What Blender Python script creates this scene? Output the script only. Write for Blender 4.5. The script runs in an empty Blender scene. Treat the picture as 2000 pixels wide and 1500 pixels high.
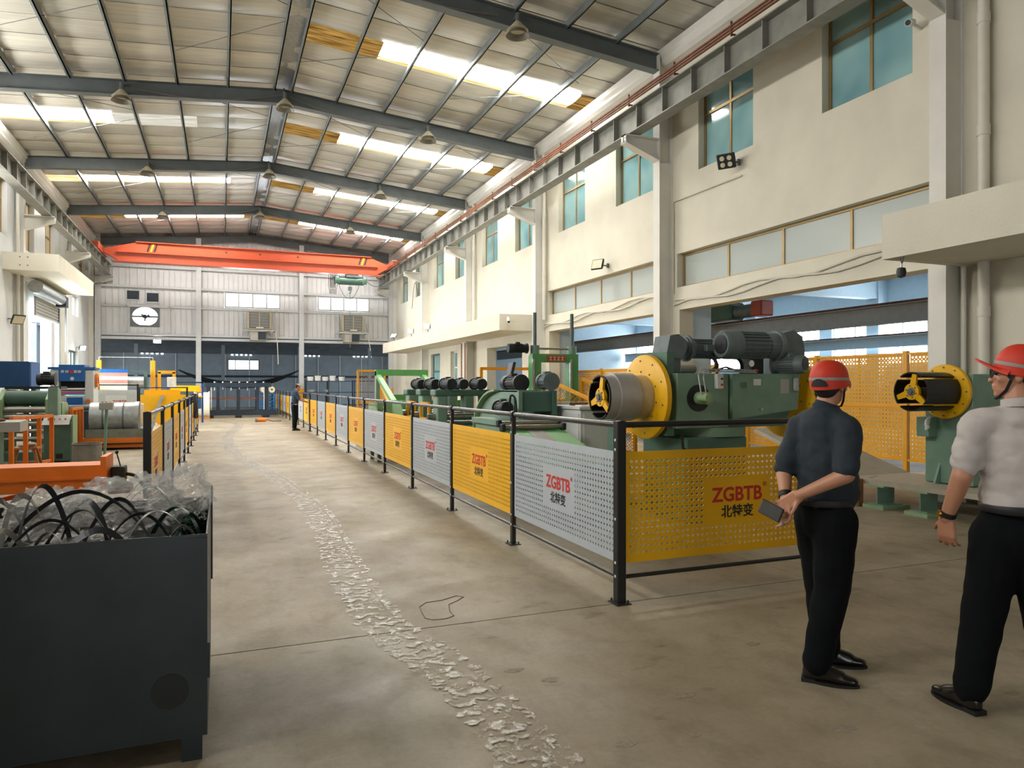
import bpy, bmesh, math, random
from math import sin, cos, pi, radians, atan, tan, sqrt
from mathutils import Vector, Matrix, noise
random.seed(7)
SC = bpy.context.scene
COL = SC.collection

# ---------------------------------------------------------------- camera, world, exposure
F_PX, VPX, HOR, CAM_H = 1410.0, 432.0, 753.0, 1.6
YAW = atan((1000 - VPX) / F_PX)
cam_d = bpy.data.cameras.new('camera')
cam_d.sensor_width = 36.0
cam_d.lens = 36.0 * F_PX / 2000.0
cam_d.shift_y = (HOR - 750.0) / 2000.0
cam_d.clip_start = 0.05
cam_d.clip_end = 300
cam = bpy.data.objects.new('camera', cam_d)
cam.location = (0, 0, CAM_H)
cam.rotation_euler = (pi / 2, 0, -YAW)
COL.objects.link(cam)
SC.camera = cam
vs = SC.view_settings
vs.view_transform = 'Standard'
vs.look = 'None'
vs.gamma = 1.0
vs.use_curve_mapping = False
vs.exposure = 0.34
W = bpy.data.worlds.new('overcast_sky')
SC.world = W
W.use_nodes = True
bg = W.node_tree.nodes['Background']
bg.inputs['Color'].default_value = (0.90, 0.95, 1.0, 1)
bg.inputs['Strength'].default_value = 4.5
SKY_EMIT = 42.0        # clean skylight sheet
WIN_EMIT = 9.0         # bright far windows of the next hall
ADDED_WIN_POWER = 400.0  # power of each added light at the unseen high windows
SC.cycles.max_bounces = 6
SC.cycles.diffuse_bounces = 3
SC.cycles.transparent_max_bounces = 10
SC.cycles.use_adaptive_sampling = True
SC.cycles.adaptive_threshold = 0.025
SC.cycles.caustics_reflective = False
SC.cycles.caustics_refractive = False
SC.cycles.sample_clamp_indirect = 6.0
# daylight through the roller doorway and the end-wall windows
for lx_, ly_, lz_, sx_, sy_, rot_, pw_ in ((-6.9, 31.4, 2.2, 4.2, 3.5, (0, -pi / 2, 0), 900.0), (1.6, 42.6, 6.25, 2.8, .8, (-pi / 2, 0, 0), 160.0), (6.5, 42.6, 6.25, 2.8, .8, (-pi / 2, 0, 0), 160.0)):
    l_ = bpy.data.lights.new('door_daylight', 'AREA')
    l_.shape = 'RECTANGLE'
    l_.size, l_.size_y = sx_, sy_
    l_.energy = pw_
    l_.color = (0.86, 0.93, 1.0)
    lo_ = bpy.data.objects.new('door_daylight', l_)
    lo_.location = (lx_, ly_, lz_)
    lo_.rotation_euler = rot_
    COL.objects.link(lo_)
# added area lights at unseen high windows, brightening the opposite wall
for k_ in range(7):
    for o_ in ((0.75, 2.1), (3.6, 5.1)):
        y0_, y1_ = 1.15 * (0.1 + 6.05 * k_ + o_[0]), 1.15 * (0.1 + 6.05 * k_ + o_[1])
        if y1_ > 25.5:
            continue
        l_ = bpy.data.lights.new('window_daylight', 'AREA')
        l_.shape = 'RECTANGLE'
        l_.size, l_.size_y = 1.75, y1_ - y0_
        l_.energy = ADDED_WIN_POWER
        l_.color = (1.0, 0.96, 0.88)
        lo_ = bpy.data.objects.new('window_daylight', l_)
        lo_.location = (-6.65, (y0_ + y1_) / 2, 7.15)
        lo_.rotation_euler = (0, -pi / 2, 0)
        COL.objects.link(lo_)

# ---------------------------------------------------------------- materials
MATS = {}
def lin(h):
    h = h.lstrip('#')
    o = []
    for i in (0, 2, 4):
        c = int(h[i:i + 2], 16) / 255
        o.append(c / 12.92 if c <= 0.04045 else ((c + 0.055) / 1.055) ** 2.4)
    return o
def mat(name, hexc, rough=0.5, metal=0.0, var=0.12, scale=6.0, bump=0.0, bscale=60.0, emit=0.0, spec=0.5):
    if name in MATS:
        return MATS[name]
    m = bpy.data.materials.new(name)
    m.use_nodes = True
    nt = m.node_tree
    b = nt.nodes['Principled BSDF']
    c = lin(hexc)
    b.inputs['Roughness'].default_value = rough
    b.inputs['Metallic'].default_value = metal
    b.inputs['Specular IOR Level'].default_value = spec
    b.inputs['Base Color'].default_value = (*c, 1)
    geo = nt.nodes.new('ShaderNodeNewGeometry')
    if var > 0:
        n = nt.nodes.new('ShaderNodeTexNoise')
        n.inputs['Scale'].default_value = scale
        n.inputs['Detail'].default_value = 5
        nt.links.new(geo.outputs['Position'], n.inputs['Vector'])
        r = nt.nodes.new('ShaderNodeValToRGB')
        r.color_ramp.elements[0].position = 0.3
        r.color_ramp.elements[1].position = 0.72
        r.color_ramp.elements[0].color = (*[x * (1 - var) for x in c], 1)
        r.color_ramp.elements[1].color = (*[min(1, x * (1 + var * 0.6)) for x in c], 1)
        nt.links.new(n.outputs['Fac'], r.inputs['Fac'])
        nt.links.new(r.outputs['Color'], b.inputs['Base Color'])
    if bump > 0:
        n2 = nt.nodes.new('ShaderNodeTexNoise')
        n2.inputs['Scale'].default_value = bscale
        n2.inputs['Detail'].default_value = 3
        nt.links.new(geo.outputs['Position'], n2.inputs['Vector'])
        bp = nt.nodes.new('ShaderNodeBump')
        bp.inputs['Strength'].default_value = bump
        bp.inputs['Distance'].default_value = 0.01
        nt.links.new(n2.outputs['Fac'], bp.inputs['Height'])
        nt.links.new(bp.outputs['Normal'], b.inputs['Normal'])
    if emit > 0:
        b.inputs['Emission Color'].default_value = (*c, 1)
        b.inputs['Emission Strength'].default_value = emit
    MATS[name] = m
    return m
def emitmat(name, hexc, strength):
    m = bpy.data.materials.new(name)
    m.use_nodes = True
    nt = m.node_tree
    nt.nodes.clear()
    e = nt.nodes.new('ShaderNodeEmission')
    e.inputs['Color'].default_value = (*lin(hexc), 1)
    e.inputs['Strength'].default_value = strength
    o = nt.nodes.new('ShaderNodeOutputMaterial')
    nt.links.new(e.outputs[0], o.inputs[0])
    MATS[name] = m
    return m
def glassmat(name, hexc, alpha, rough=0.05):
    """thin pane: part tinted reflecting body, part see-through"""
    m = bpy.data.materials.new(name)
    m.use_nodes = True
    nt = m.node_tree
    b = nt.nodes['Principled BSDF']
    b.inputs['Base Color'].default_value = (*lin(hexc), 1)
    b.inputs['Roughness'].default_value = rough
    t = nt.nodes.new('ShaderNodeBsdfTransparent')
    mx = nt.nodes.new('ShaderNodeMixShader')
    mx.inputs[0].default_value = alpha
    nt.links.new(t.outputs[0], mx.inputs[1])
    nt.links.new(b.outputs[0], mx.inputs[2])
    nt.links.new(mx.outputs[0], nt.nodes['Material Output'].inputs[0])
    MATS[name] = m
    return m

# ---------------------------------------------------------------- mesh helpers
class MB:
    def __init__(self, M=None):
        self.v, self.f, self.M = [], [], M
    def add(self, vs_, fs_):
        o = len(self.v)
        if self.M is not None:
            vs_ = [tuple(self.M @ Vector(p)) for p in vs_]
        self.v += [tuple(p) for p in vs_]
        self.f += [tuple(i + o for i in f) for f in fs_]
        return self
    def box(self, x0, x1, y0, y1, z0, z1):
        return self.add([(x0, y0, z0), (x1, y0, z0), (x1, y1, z0), (x0, y1, z0), (x0, y0, z1), (x1, y0, z1), (x1, y1, z1), (x0, y1, z1)],
                        [(0, 3, 2, 1), (4, 5, 6, 7), (0, 1, 5, 4), (1, 2, 6, 5), (2, 3, 7, 6), (3, 0, 4, 7)])
    def cbox(self, x0, x1, y0, y1, z0, z1, c=0.02):
        """box with chamfered vertical and top edges"""
        c = min(c, (x1 - x0) * .45, (y1 - y0) * .45, (z1 - z0) * .45)
        def ring(i, z):
            a, b_, d, e = x0 + i, x1 - i, y0 + i, y1 - i
            k = c
            return [(a + k, d, z), (b_ - k, d, z), (b_, d + k, z), (b_, e - k, z), (b_ - k, e, z), (a + k, e, z), (a, e - k, z), (a, d + k, z)]
        V = ring(c * .6, z0) + ring(0, z0 + c) + ring(0, z1 - c) + ring(c * .6, z1)
        Fc = [tuple(range(7, -1, -1)), tuple(range(24, 32))]
        for r in range(3):
            for i in range(8):
                j = (i + 1) % 8
                Fc.append((r * 8 + i, r * 8 + j, r * 8 + 8 + j, r * 8 + 8 + i))
        return self.add(V, Fc)
    def cyl(self, p0, p1, r0, r1=None, n=16, cap=True):
        r1 = r0 if r1 is None else r1
        p0, p1 = Vector(p0), Vector(p1)
        d = (p1 - p0).normalized()
        a = d.orthogonal().normalized()
        b = d.cross(a)
        V = []
        for p, r in ((p0, r0), (p1, r1)):
            for i in range(n):
                t = 2 * pi * i / n
                V.append(p + a * (r * cos(t)) + b * (r * sin(t)))
        Fc = [(i, (i + 1) % n, n + (i + 1) % n, n + i) for i in range(n)]
        if cap:
            Fc += [tuple(range(n - 1, -1, -1)), tuple(range(n, 2 * n))]
        return self.add(V, Fc)
    def ring(self, p0, p1, ro, ri, n=28):
        """hollow cylinder with walls"""
        p0, p1 = Vector(p0), Vector(p1)
        d = (p1 - p0).normalized()
        a = d.orthogonal().normalized()
        b = d.cross(a)
        V = []
        for p, r in ((p0, ro), (p1, ro), (p1, ri), (p0, ri)):
            for i in range(n):
                t = 2 * pi * i / n
                V.append(p + a * (r * cos(t)) + b * (r * sin(t)))
        Fc = []
        for k in range(4):
            for i in range(n):
                j = (i + 1) % n
                k2 = (k + 1) % 4
                Fc.append((k * n + i, k * n + j, k2 * n + j, k2 * n + i))
        return self.add(V, Fc)
    def lathe(self, prof, o, axis=(0, 0, 1), n=20):
        """profile of (radius, height) pairs turned about an axis through o"""
        o, d = Vector(o), Vector(axis).normalized()
        a = d.orthogonal().normalized()
        b = d.cross(a)
        V, Fc = [], []
        for r, h in prof:
            for i in range(n):
                t = 2 * pi * i / n
                V.append(o + d * h + a * (r * cos(t)) + b * (r * sin(t)))
        for k in range(len(prof) - 1):
            for i in range(n):
                j = (i + 1) % n
                Fc.append((k * n + i, k * n + j, k * n + n + j, k * n + n + i))
        if prof[0][0] > 0.001:
            Fc.append(tuple(range(n - 1, -1, -1)))
        if prof[-1][0] > 0.001:
            m_ = (len(prof) - 1) * n
            Fc.append(tuple(range(m_, m_ + n)))
        return self.add(V, Fc)
    def tube(self, pts, r, n=8, closed=False):
        pts = [Vector(p) for p in pts]
        V, Fc = [], []
        N = len(pts)
        up = None
        for i, p in enumerate(pts):
            d = (pts[(i + 1) % N] - pts[i - 1]) if closed else (pts[min(i + 1, N - 1)] - pts[max(i - 1, 0)])
            d.normalize()
            if up is None:
                up = d.orthogonal().normalized()
            up = (up - d * up.dot(d)).normalized()
            b = d.cross(up)
            rr = r[i] if isinstance(r, (list, tuple)) else r
            for k in range(n):
                t = 2 * pi * k / n
                V.append(p + up * (rr * cos(t)) + b * (rr * sin(t)))
        for i in range(N if closed else N - 1):
            i2 = (i + 1) % N
            for k in range(n):
                k2 = (k + 1) % n
                Fc.append((i * n + k, i * n + k2, i2 * n + k2, i2 * n + k))
        if not closed:
            Fc += [tuple(range(n - 1, -1, -1)), tuple((N - 1) * n + k for k in range(n))]
        return self.add(V, Fc)
    def ribbon(self, pts, w, th, side=None):
        """flat strap along a path; side = width direction"""
        pts = [Vector(p) for p in pts]
        V, Fc = [], []
        N = len(pts)
        for i, p in enumerate(pts):
            d = (pts[min(i + 1, N - 1)] - pts[max(i - 1, 0)]).normalized()
            s = Vector(side if side else (0, 1, 0))
            s = (s - d * s.dot(d)).normalized()
            nn = d.cross(s)
            V += [p + s * w / 2 + nn * th / 2, p - s * w / 2 + nn * th / 2, p - s * w / 2 - nn * th / 2, p + s * w / 2 - nn * th / 2]
        for i in range(N - 1):
            for k in range(4):
                k2 = (k + 1) % 4
                Fc.append((i * 4 + k, i * 4 + k2, i * 4 + 4 + k2, i * 4 + 4 + k))
        Fc += [(3, 2, 1, 0), tuple((N - 1) * 4 + k for k in range(4))]
        return self.add(V, Fc)
    def prism(self, poly, axis, a, b):
        """polygon extruded along an axis; poly in the two other axes (x: y,z  y: x,z  z: x,y)"""
        def mk(p, t):
            return (t, p[0], p[1]) if axis == 'x' else ((p[0], t, p[1]) if axis == 'y' else (p[0], p[1], t))
        n = len(poly)
        V = [mk(p, a) for p in poly] + [mk(p, b) for p in poly]
        Fc = [tuple(range(n - 1, -1, -1)), tuple(range(n, 2 * n))] + [(i, (i + 1) % n, n + (i + 1) % n, n + i) for i in range(n)]
        return self.add(V, Fc)
    def sph(self, c, r, n=12, m=8):
        if not isinstance(r, (tuple, list)):
            r = (r, r, r)
        V, Fc = [], []
        for j in range(m + 1):
            ph = pi * j / m
            for i in range(n):
                t = 2 * pi * i / n
                V.append((c[0] + r[0] * sin(ph) * cos(t), c[1] + r[1] * sin(ph) * sin(t), c[2] - r[2] * cos(ph)))
        for j in range(m):
            for i in range(n):
                i2 = (i + 1) % n
                Fc.append((j * n + i, j * n + i2, j * n + n + i2, j * n + n + i))
        return self.add(V, Fc)
    def bar(self, p0, p1, w, h=None):
        """square bar between two points"""
        h = w if h is None else h
        p0, p1 = Vector(p0), Vector(p1)
        d = (p1 - p0).normalized()
        up = Vector((0, 0, 1)) if abs(d.z) < 0.95 else Vector((0, 1, 0))
        s = d.cross(up).normalized()
        u = s.cross(d)
        V = []
        for p in (p0, p1):
            for a, b in ((-1, -1), (1, -1), (1, 1), (-1, 1)):
                V.append(p + s * (a * w / 2) + u * (b * h / 2))
        return self.add(V, [(3, 2, 1, 0), (4, 5, 6, 7), (0, 1, 5, 4), (1, 2, 6, 5), (2, 3, 7, 6), (3, 0, 4, 7)])
    def mesh(self, name, m, off=(0, 0, 0), smooth=False):
        me = bpy.data.meshes.new(name)
        ox, oy, oz = off
        me.from_pydata([(x - ox, y - oy, z - oz) for x, y, z in self.v], [], self.f)
        bm = bmesh.new()
        bm.from_mesh(me)
        bmesh.ops.remove_doubles(bm, verts=bm.verts, dist=1e-5) if smooth else None
        bmesh.ops.recalc_face_normals(bm, faces=bm.faces)
        bm.to_mesh(me)
        bm.free()
        if m is not None:
            me.materials.append(MATS[m] if isinstance(m, str) else m)
        if smooth:
            me.polygons.foreach_set('use_smooth', [True] * len(me.polygons))
            try:
                me.set_sharp_from_angle(angle=radians(38))
            except Exception:
                pass
        return me

def root_of(o):
    while o.parent is not None:
        o = o.parent
    return o
def tag(o, label=None, cat=None, group=None, kind=None):
    if label: o['label'] = label
    if cat: o['category'] = cat
    if group: o['group'] = group
    if kind: o['kind'] = kind
    return o
def thing(name, label, cat, loc=(0, 0, 0), rz=0.0, group=None, kind=None):
    o = bpy.data.objects.new(name, None)
    o.empty_display_size = 0.2
    o.location = loc
    o.rotation_euler = (0, 0, rz)
    COL.objects.link(o)
    return tag(o, label, cat, group, kind)
def add(name, mb, m, parent=None, smooth=False, label=None, cat=None, group=None, kind=None, local=False):
    """link a mesh; coordinates are in the hall's frame unless local"""
    if parent is None:
        xs, ys, zs = zip(*mb.v)
        off = ((min(xs) + max(xs)) / 2, (min(ys) + max(ys)) / 2, min(zs))
        o = bpy.data.objects.new(name, mb.mesh(name, m, off, smooth))
        o.location = off
    else:
        off = (0, 0, 0) if local else tuple(root_of(parent).location)
        o = bpy.data.objects.new(name, mb.mesh(name, m, off, smooth))
        o.parent = parent
    COL.objects.link(o)
    return tag(o, label, cat, group, kind)
def inst(name, me, parent, loc=(0, 0, 0), rot=(0, 0, 0), kind=None):
    o = bpy.data.objects.new(name, me)
    o.parent = parent
    o.location = loc
    o.rotation_euler = rot
    COL.objects.link(o)
    if kind: o['kind'] = kind
    return o
def copy_tree(o, parent=None):
    c = o.copy()
    COL.objects.link(c)
    c.parent = parent
    for ch in list(o.children):
        copy_tree(ch, c)
    return c
def text_mesh(body, size, m, extrude=0.0008, align='CENTER', bold=0.0):
    cu = bpy.data.curves.new('lettering', 'FONT')
    cu.body = body
    cu.size = size
    cu.align_x = align
    cu.align_y = 'CENTER'
    cu.extrude = extrude
    cu.offset = bold
    cu.resolution_u = 3
    o = bpy.data.objects.new('lettering_tmp', cu)
    COL.objects.link(o)
    dg = bpy.context.evaluated_depsgraph_get()
    dg.update()
    me = bpy.data.meshes.new_from_object(o.evaluated_get(dg))
    bpy.data.objects.remove(o)
    me.materials.clear()
    me.materials.append(MATS[m])
    return me

# palette
mat('plaster', '#dcd7c6', 0.75, var=0.07, scale=1.3, bump=0.25, bscale=25)
mat('plaster_cool', '#d6d9da', 0.75, var=0.06, scale=1.3, bump=0.2, bscale=25)
mat('column_white', '#dedcd5', 0.45, var=0.05, scale=3)
mat('dark_steel', '#666d70', 0.5, 0.1, var=0.15, scale=3)
mat('purlin_steel', '#828a8c', 0.4, 0.3, var=0.15, scale=3)
mat('runway_grey', '#8f8f88', 0.55, 0.2, var=0.2, scale=4)
mat('rust_rail', '#7d4a33', 0.7, 0.2, var=0.3, scale=8)
mat('crane_orange', '#b54c2e', 0.4, var=0.08)
mat('machine_orange', '#ea7a1e', 0.45, var=0.1)
mat('black_paint', '#17191b', 0.45, var=0.1)
mat('rail_black', '#2a2c2e', 0.25, 0.3, var=0.1)
mat('bolt_white', '#d8d8d4', 0.5, var=0.0)
mat('panel_yellow', '#f0b60c', 0.38, var=0.04)
mat('panel_silver', '#b4bdc6', 0.42, 0.1, var=0.04)
mat('red_letter', '#c62a1c', 0.5, var=0.0)
mat('black_letter', '#1d1d1d', 0.5, var=0.0)
mat('white_letter', '#eeeeea', 0.5, var=0.0)
mat('machine_green', '#769583', 0.45, var=0.14, scale=4)
mat('machine_green_dark', '#4d6e61', 0.45, var=0.15, scale=4)
mat('leaf_green', '#62a460', 0.45, var=0.1)
mat('sage_green', '#8da981', 0.5, var=0.1)
mat('machine_yellow', '#f0b70c', 0.4, var=0.08)
mat('guard_yellow', '#f0a616', 0.45, var=0.08)
mat('fence_orange', '#f5b022', 0.45, var=0.06)
mat('motor_grey', '#667376', 0.55, 0.1, var=0.2, scale=9)
mat('motor_black', '#23282b', 0.5, 0.1, var=0.2, scale=9)
mat('bare_steel', '#a8a6a0', 0.28, 0.9, var=0.18, scale=7)
mat('steel_strip', '#b9b9b8', 0.35, 0.45, var=0.15, scale=5)
mat('galvanised', '#b5babd', 0.35, 0.75, var=0.2, scale=10)
mat('dull_steel', '#8b8a83', 0.55, 0.5, var=0.2, scale=6)
mat('drum_black', '#202224', 0.4, 0.4, var=0.3, scale=12)
mat('cabinet_white', '#d3d6d4', 0.45, var=0.04)
mat('cabinet_grey', '#a9a9a3', 0.5, var=0.06)
mat('press_blue', '#1f62a8', 0.4, var=0.08)
mat('deep_blue', '#1c4f84', 0.45, var=0.1)
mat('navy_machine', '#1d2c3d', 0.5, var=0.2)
mat('bin_steel', '#2b3234', 0.42, 0.35, var=0.3, scale=3, bump=0.1, bscale=12)
mat('wood', '#b07a45', 0.7, var=0.25, scale=14)
mat('cloth_grey', '#b9b2a6', 0.9, var=0.2)
mat('concrete_white', '#e3e3de', 0.7, var=0.05)
mat('cream', '#ece6cf', 0.6, var=0.06)
mat('blue_wall', '#c9dde9', 0.8, var=0.05)
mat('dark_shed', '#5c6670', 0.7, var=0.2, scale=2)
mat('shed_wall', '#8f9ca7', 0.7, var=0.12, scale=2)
mat('sheet_white', '#d9dadd', 0.5, 0.05, var=0.05, scale=2)
mat('girt_white', '#c9cccf', 0.5, 0.1, var=0.06)
mat('frame_bronze', '#a58c5f', 0.4, 0.5, var=0.1)
mat('frame_white', '#e4e4e2', 0.5, var=0.03)
mat('frame_green', '#4d6a66', 0.5, var=0.1)
mat('plastic_pipe', '#dcd8cd', 0.45, var=0.04)
mat('rubber', '#1b1b1b', 0.8, var=0.1)
mat('cooler_beige', '#b3a890', 0.6, var=0.1)
mat('lamp_shade', '#7d7a70', 0.45, 0.4, var=0.12)
mat('lamp_inner', '#d8cfb4', 0.4, var=0.05)
mat('cable_grey', '#6d6a63', 0.7, var=0.1)
mat('cable_white', '#d4cfc2', 0.6, var=0.05)
mat('rust_brown', '#8a5a36', 0.8, var=0.35, scale=10)
mat('pallet_blue', '#2f6fa8', 0.5, var=0.1)
mat('teal_door', '#7fb0b8', 0.5, var=0.06)
emitmat('skylight_clean', '#fffaf0', SKY_EMIT)
def stained_sheet(name, c0, c1, strength):
    m = emitmat(name, c0, strength)
    nt = m.node_tree
    g = nt.nodes.new('ShaderNodeNewGeometry')
    mp = nt.nodes.new('ShaderNodeMapping')
    mp.inputs['Scale'].default_value = (0.7, 7.0, 1)
    n = nt.nodes.new('ShaderNodeTexNoise')
    n.inputs['Scale'].default_value = 2.0
    n.inputs['Detail'].default_value = 6
    r = nt.nodes.new('ShaderNodeValToRGB')
    r.color_ramp.elements[0].position, r.color_ramp.elements[1].position = .36, .66
    r.color_ramp.elements[0].color, r.color_ramp.elements[1].color = (*lin(c0), 1), (*lin(c1), 1)
    nt.links.new(g.outputs['Position'], mp.inputs['Vector'])
    nt.links.new(mp.outputs[0], n.inputs['Vector'])
    nt.links.new(n.outputs['Fac'], r.inputs['Fac'])
    nt.links.new(r.outputs['Color'], nt.nodes['Emission'].inputs['Color'])
stained_sheet('skylight_dirty', '#6d5026', '#c79a52', .75)
stained_sheet('skylight_dull', '#c6c1b1', '#ece7d8', .85)
stained_sheet('skylight_edge', '#dcae5e', '#fbe9c2', 1.25)
emitmat('lit_window', '#f4faff', WIN_EMIT)
emitmat('lamp_white', '#eef6ff', 60.0)
glassmat('clear_pane', '#dfe9ee', 0.14, 0.03)
glassmat('hazy_pane', '#cfd8d4', 0.72, 0.22)
glassmat('plastic_film', '#e2e2e0', 0.3, 0.1)

def teal_glass():
    m = bpy.data.materials.new('teal_pane')
    m.use_nodes = True
    nt = m.node_tree
    b = nt.nodes['Principled BSDF']
    g = nt.nodes.new('ShaderNodeNewGeometry')
    n = nt.nodes.new('ShaderNodeTexNoise')
    n.inputs['Scale'].default_value = 0.8
    nt.links.new(g.outputs['Position'], n.inputs['Vector'])
    r = nt.nodes.new('ShaderNodeValToRGB')
    r.color_ramp.elements[0].position = 0.35
    r.color_ramp.elements[1].position = 0.65
    r.color_ramp.elements[0].color = (*lin('#6f9da6'), 1)
    r.color_ramp.elements[1].color = (*lin('#9cc4c6'), 1)
    nt.links.new(n.outputs['Fac'], r.inputs['Fac'])
    nt.links.new(r.outputs['Color'], b.inputs['Base Color'])
    b.inputs['Roughness'].default_value = 0.06
    b.inputs['IOR'].default_value = 1.6
    MATS['teal_pane'] = m
teal_glass()
mat('beam_grey', '#9aa0a4', 0.5, var=.1)
mat('boarded_pane', '#cdbb98', 0.35, var=.15, scale=2)

def floor_material():
    m = bpy.data.materials.new('worn_concrete')
    m.use_nodes = True
    nt = m.node_tree
    b = nt.nodes['Principled BSDF']
    g = nt.nodes.new('ShaderNodeNewGeometry')
    def nz(scale, detail, rough=0.6, sx=1.0):
        mp = nt.nodes.new('ShaderNodeMapping')
        mp.inputs['Scale'].default_value = (sx, 1, 1)
        nt.links.new(g.outputs['Position'], mp.inputs['Vector'])
        n = nt.nodes.new('ShaderNodeTexNoise')
        n.inputs['Scale'].default_value = scale
        n.inputs['Detail'].default_value = detail
        n.inputs['Roughness'].default_value = rough
        nt.links.new(mp.outputs[0], n.inputs['Vector'])
        return n.outputs['Fac']
    def ramp(src, p0, c0, p1, c1):
        r = nt.nodes.new('ShaderNodeValToRGB')
        r.color_ramp.elements[0].position = p0
        r.color_ramp.elements[1].position = p1
        r.color_ramp.elements[0].color = (*c0, 1)
        r.color_ramp.elements[1].color = (*c1, 1)
        nt.links.new(src, r.inputs['Fac'])
        return r.outputs['Color']
    def mul(a, c, f=1.0):
        x = nt.nodes.new('ShaderNodeMixRGB')
        x.blend_type = 'MULTIPLY'
        x.inputs[0].default_value = f
        nt.links.new(a, x.inputs[1])
        nt.links.new(c, x.inputs[2])
        return x.outputs[0]
    base = ramp(nz(0.55, 6), 0.32, lin('#877b65'), 0.68, lin('#a89c86'))
    blot = ramp(nz(2.6, 8, 0.7, 1.6), 0.34, (0.62, 0.6, 0.56), 0.52, (1, 1, 1))
    fine = ramp(nz(30, 6, 0.7), 0.3, (0.84, 0.83, 0.81), 0.6, (1, 1, 1))
    dark = ramp(nz(5.5, 3, 0.5, 0.5), 0.27, (0.55, 0.52, 0.48), 0.36, (1, 1, 1))
    c = mul(mul(mul(base, blot, 0.55), fine, 0.8), dark, 0.7)
    nt.links.new(c, b.inputs['Base Color'])
    rr = ramp(nz(1.7, 6), 0.3, (0.42,) * 3, 0.7, (0.68,) * 3)
    nt.links.new(rr, b.inputs['Roughness'])
    bp = nt.nodes.new('ShaderNodeBump')
    bp.inputs['Strength'].default_value = 0.12
    bp.inputs['Distance'].default_value = 0.01
    nt.links.new(nz(45, 5, 0.7), bp.inputs['Height'])
    nt.links.new(bp.outputs['Normal'], b.inputs['Normal'])
    MATS['worn_concrete'] = m
floor_material()

def foil_material():
    m = bpy.data.materials.new('roof_foil')
    m.use_nodes = True
    nt = m.node_tree
    b = nt.nodes['Principled BSDF']
    g = nt.nodes.new('ShaderNodeNewGeometry')
    mp = nt.nodes.new('ShaderNodeMapping')
    mp.inputs['Scale'].default_value = (0.35, 5.0, 1)
    nt.links.new(g.outputs['Position'], mp.inputs['Vector'])
    n = nt.nodes.new('ShaderNodeTexNoise')
    n.inputs['Scale'].default_value = 2.2
    n.inputs['Detail'].default_value = 4
    nt.links.new(mp.outputs[0], n.inputs['Vector'])
    r = nt.nodes.new('ShaderNodeValToRGB')
    r.color_ramp.elements[0].position = 0.3
    r.color_ramp.elements[1].position = 0.7
    r.color_ramp.elements[0].color = (*lin('#c9c6bb'), 1)
    r.color_ramp.elements[1].color = (*lin('#dcdad2'), 1)
    nt.links.new(n.outputs['Fac'], r.inputs['Fac'])
    nt.links.new(r.outputs['Color'], b.inputs['Base Color'])
    b.inputs['Roughness'].default_value = 0.33
    b.inputs['Metallic'].default_value = 0.2
    bp = nt.nodes.new('ShaderNodeBump')
    bp.inputs['Strength'].default_value = 0.35
    bp.inputs['Distance'].default_value = 0.02
    nt.links.new(n.outputs['Fac'], bp.inputs['Height'])
    nt.links.new(bp.outputs['Normal'], b.inputs['Normal'])
    MATS['roof_foil'] = m
foil_material()

# ---------------------------------------------------------------- the hall
# building scaled up about the camera, putting its columns behind the second uncoiler
CAM_SCALE, CAM_SCALE_Z = 1.15, -0.24
def cam_scaled(x, y, z):
    return (x * CAM_SCALE, y * CAM_SCALE, z * CAM_SCALE + CAM_SCALE_Z)
class HB(MB):
    """mesh builder whose coordinates are given on the building grid"""
    def add(self, vs_, fs_):
        o = len(self.v)
        self.v += [cam_scaled(*p) for p in vs_]
        self.f += [tuple(i + o for i in f) for f in fs_]
        return self
def hthing(name, label, cat, loc=(0, 0, 0), **kw):
    return thing(name, label, cat, loc=cam_scaled(*loc), **kw)
XL, XR, XC = -5.2, 8.3, 1.4           # left column face line, right wall face, ridge
YB, YE = -6.0, 36.6                   # back and end of the hall
COLS_Y = [6.15 + 6.05 * k for k in range(-1, 6)]   # steel frame lines
def zr(x):                            # underside of the roof sheets
    return 8.30 + 0.6 * max(0.0, 1 - abs(x - XC) / 6.75)

# floor: slabs with recessed joints
fl = thing('floor', None, None, kind='structure')
xe = [-14.0, -1.25, 4.5, 10.4, 26.0]
ye = [-8.0, -2.15, 4.63, 11.42, 18.2, 25.0, 31.8, 38.6, 45.4, 52.2, 60.0]
for i in range(len(xe) - 1):
    for j in range(len(ye) - 1):
        g_ = 0.006
        add('slab', MB().box(xe[i] + g_, xe[i + 1] - g_, ye[j] + g_, ye[j + 1] - g_, -0.12, 0.0), 'worn_concrete', fl)
add('joint_bed', MB().box(-14, 26, -8, 60, -0.2, -0.018), mat('joint_dirt', '#4c463c', 0.9), fl)

def wall_cells(mb, plane, a0, a1, u0, u1, v0, v1, holes):
    """wall of thickness a0..a1 across axis plane, with rectangular holes (u0,u1,v0,v1)"""
    us = sorted({u0, u1, *[h[0] for h in holes], *[h[1] for h in holes]})
    vs_ = sorted({v0, v1, *[h[2] for h in holes], *[h[3] for h in holes]})
    us = [u for u in us if u0 <= u <= u1]
    vs_ = [v for v in vs_ if v0 <= v <= v1]
    for i in range(len(us) - 1):
        run = None
        for j in range(len(vs_) - 1):
            cu, cv = (us[i] + us[i + 1]) / 2, (vs_[j] + vs_[j + 1]) / 2
            solid = not any(h[0] < cu < h[1] and h[2] < cv < h[3] for h in holes)
            if solid:
                run = (run[0] if run else vs_[j], vs_[j + 1])
            if run and (not solid or j == len(vs_) - 2):
                if plane == 'x':
                    mb.box(a0, a1, us[i], us[i + 1], run[0], run[1])
                else:
                    mb.box(us[i], us[i + 1], a0, a1, run[0], run[1])
                run = None
    return mb

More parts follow.
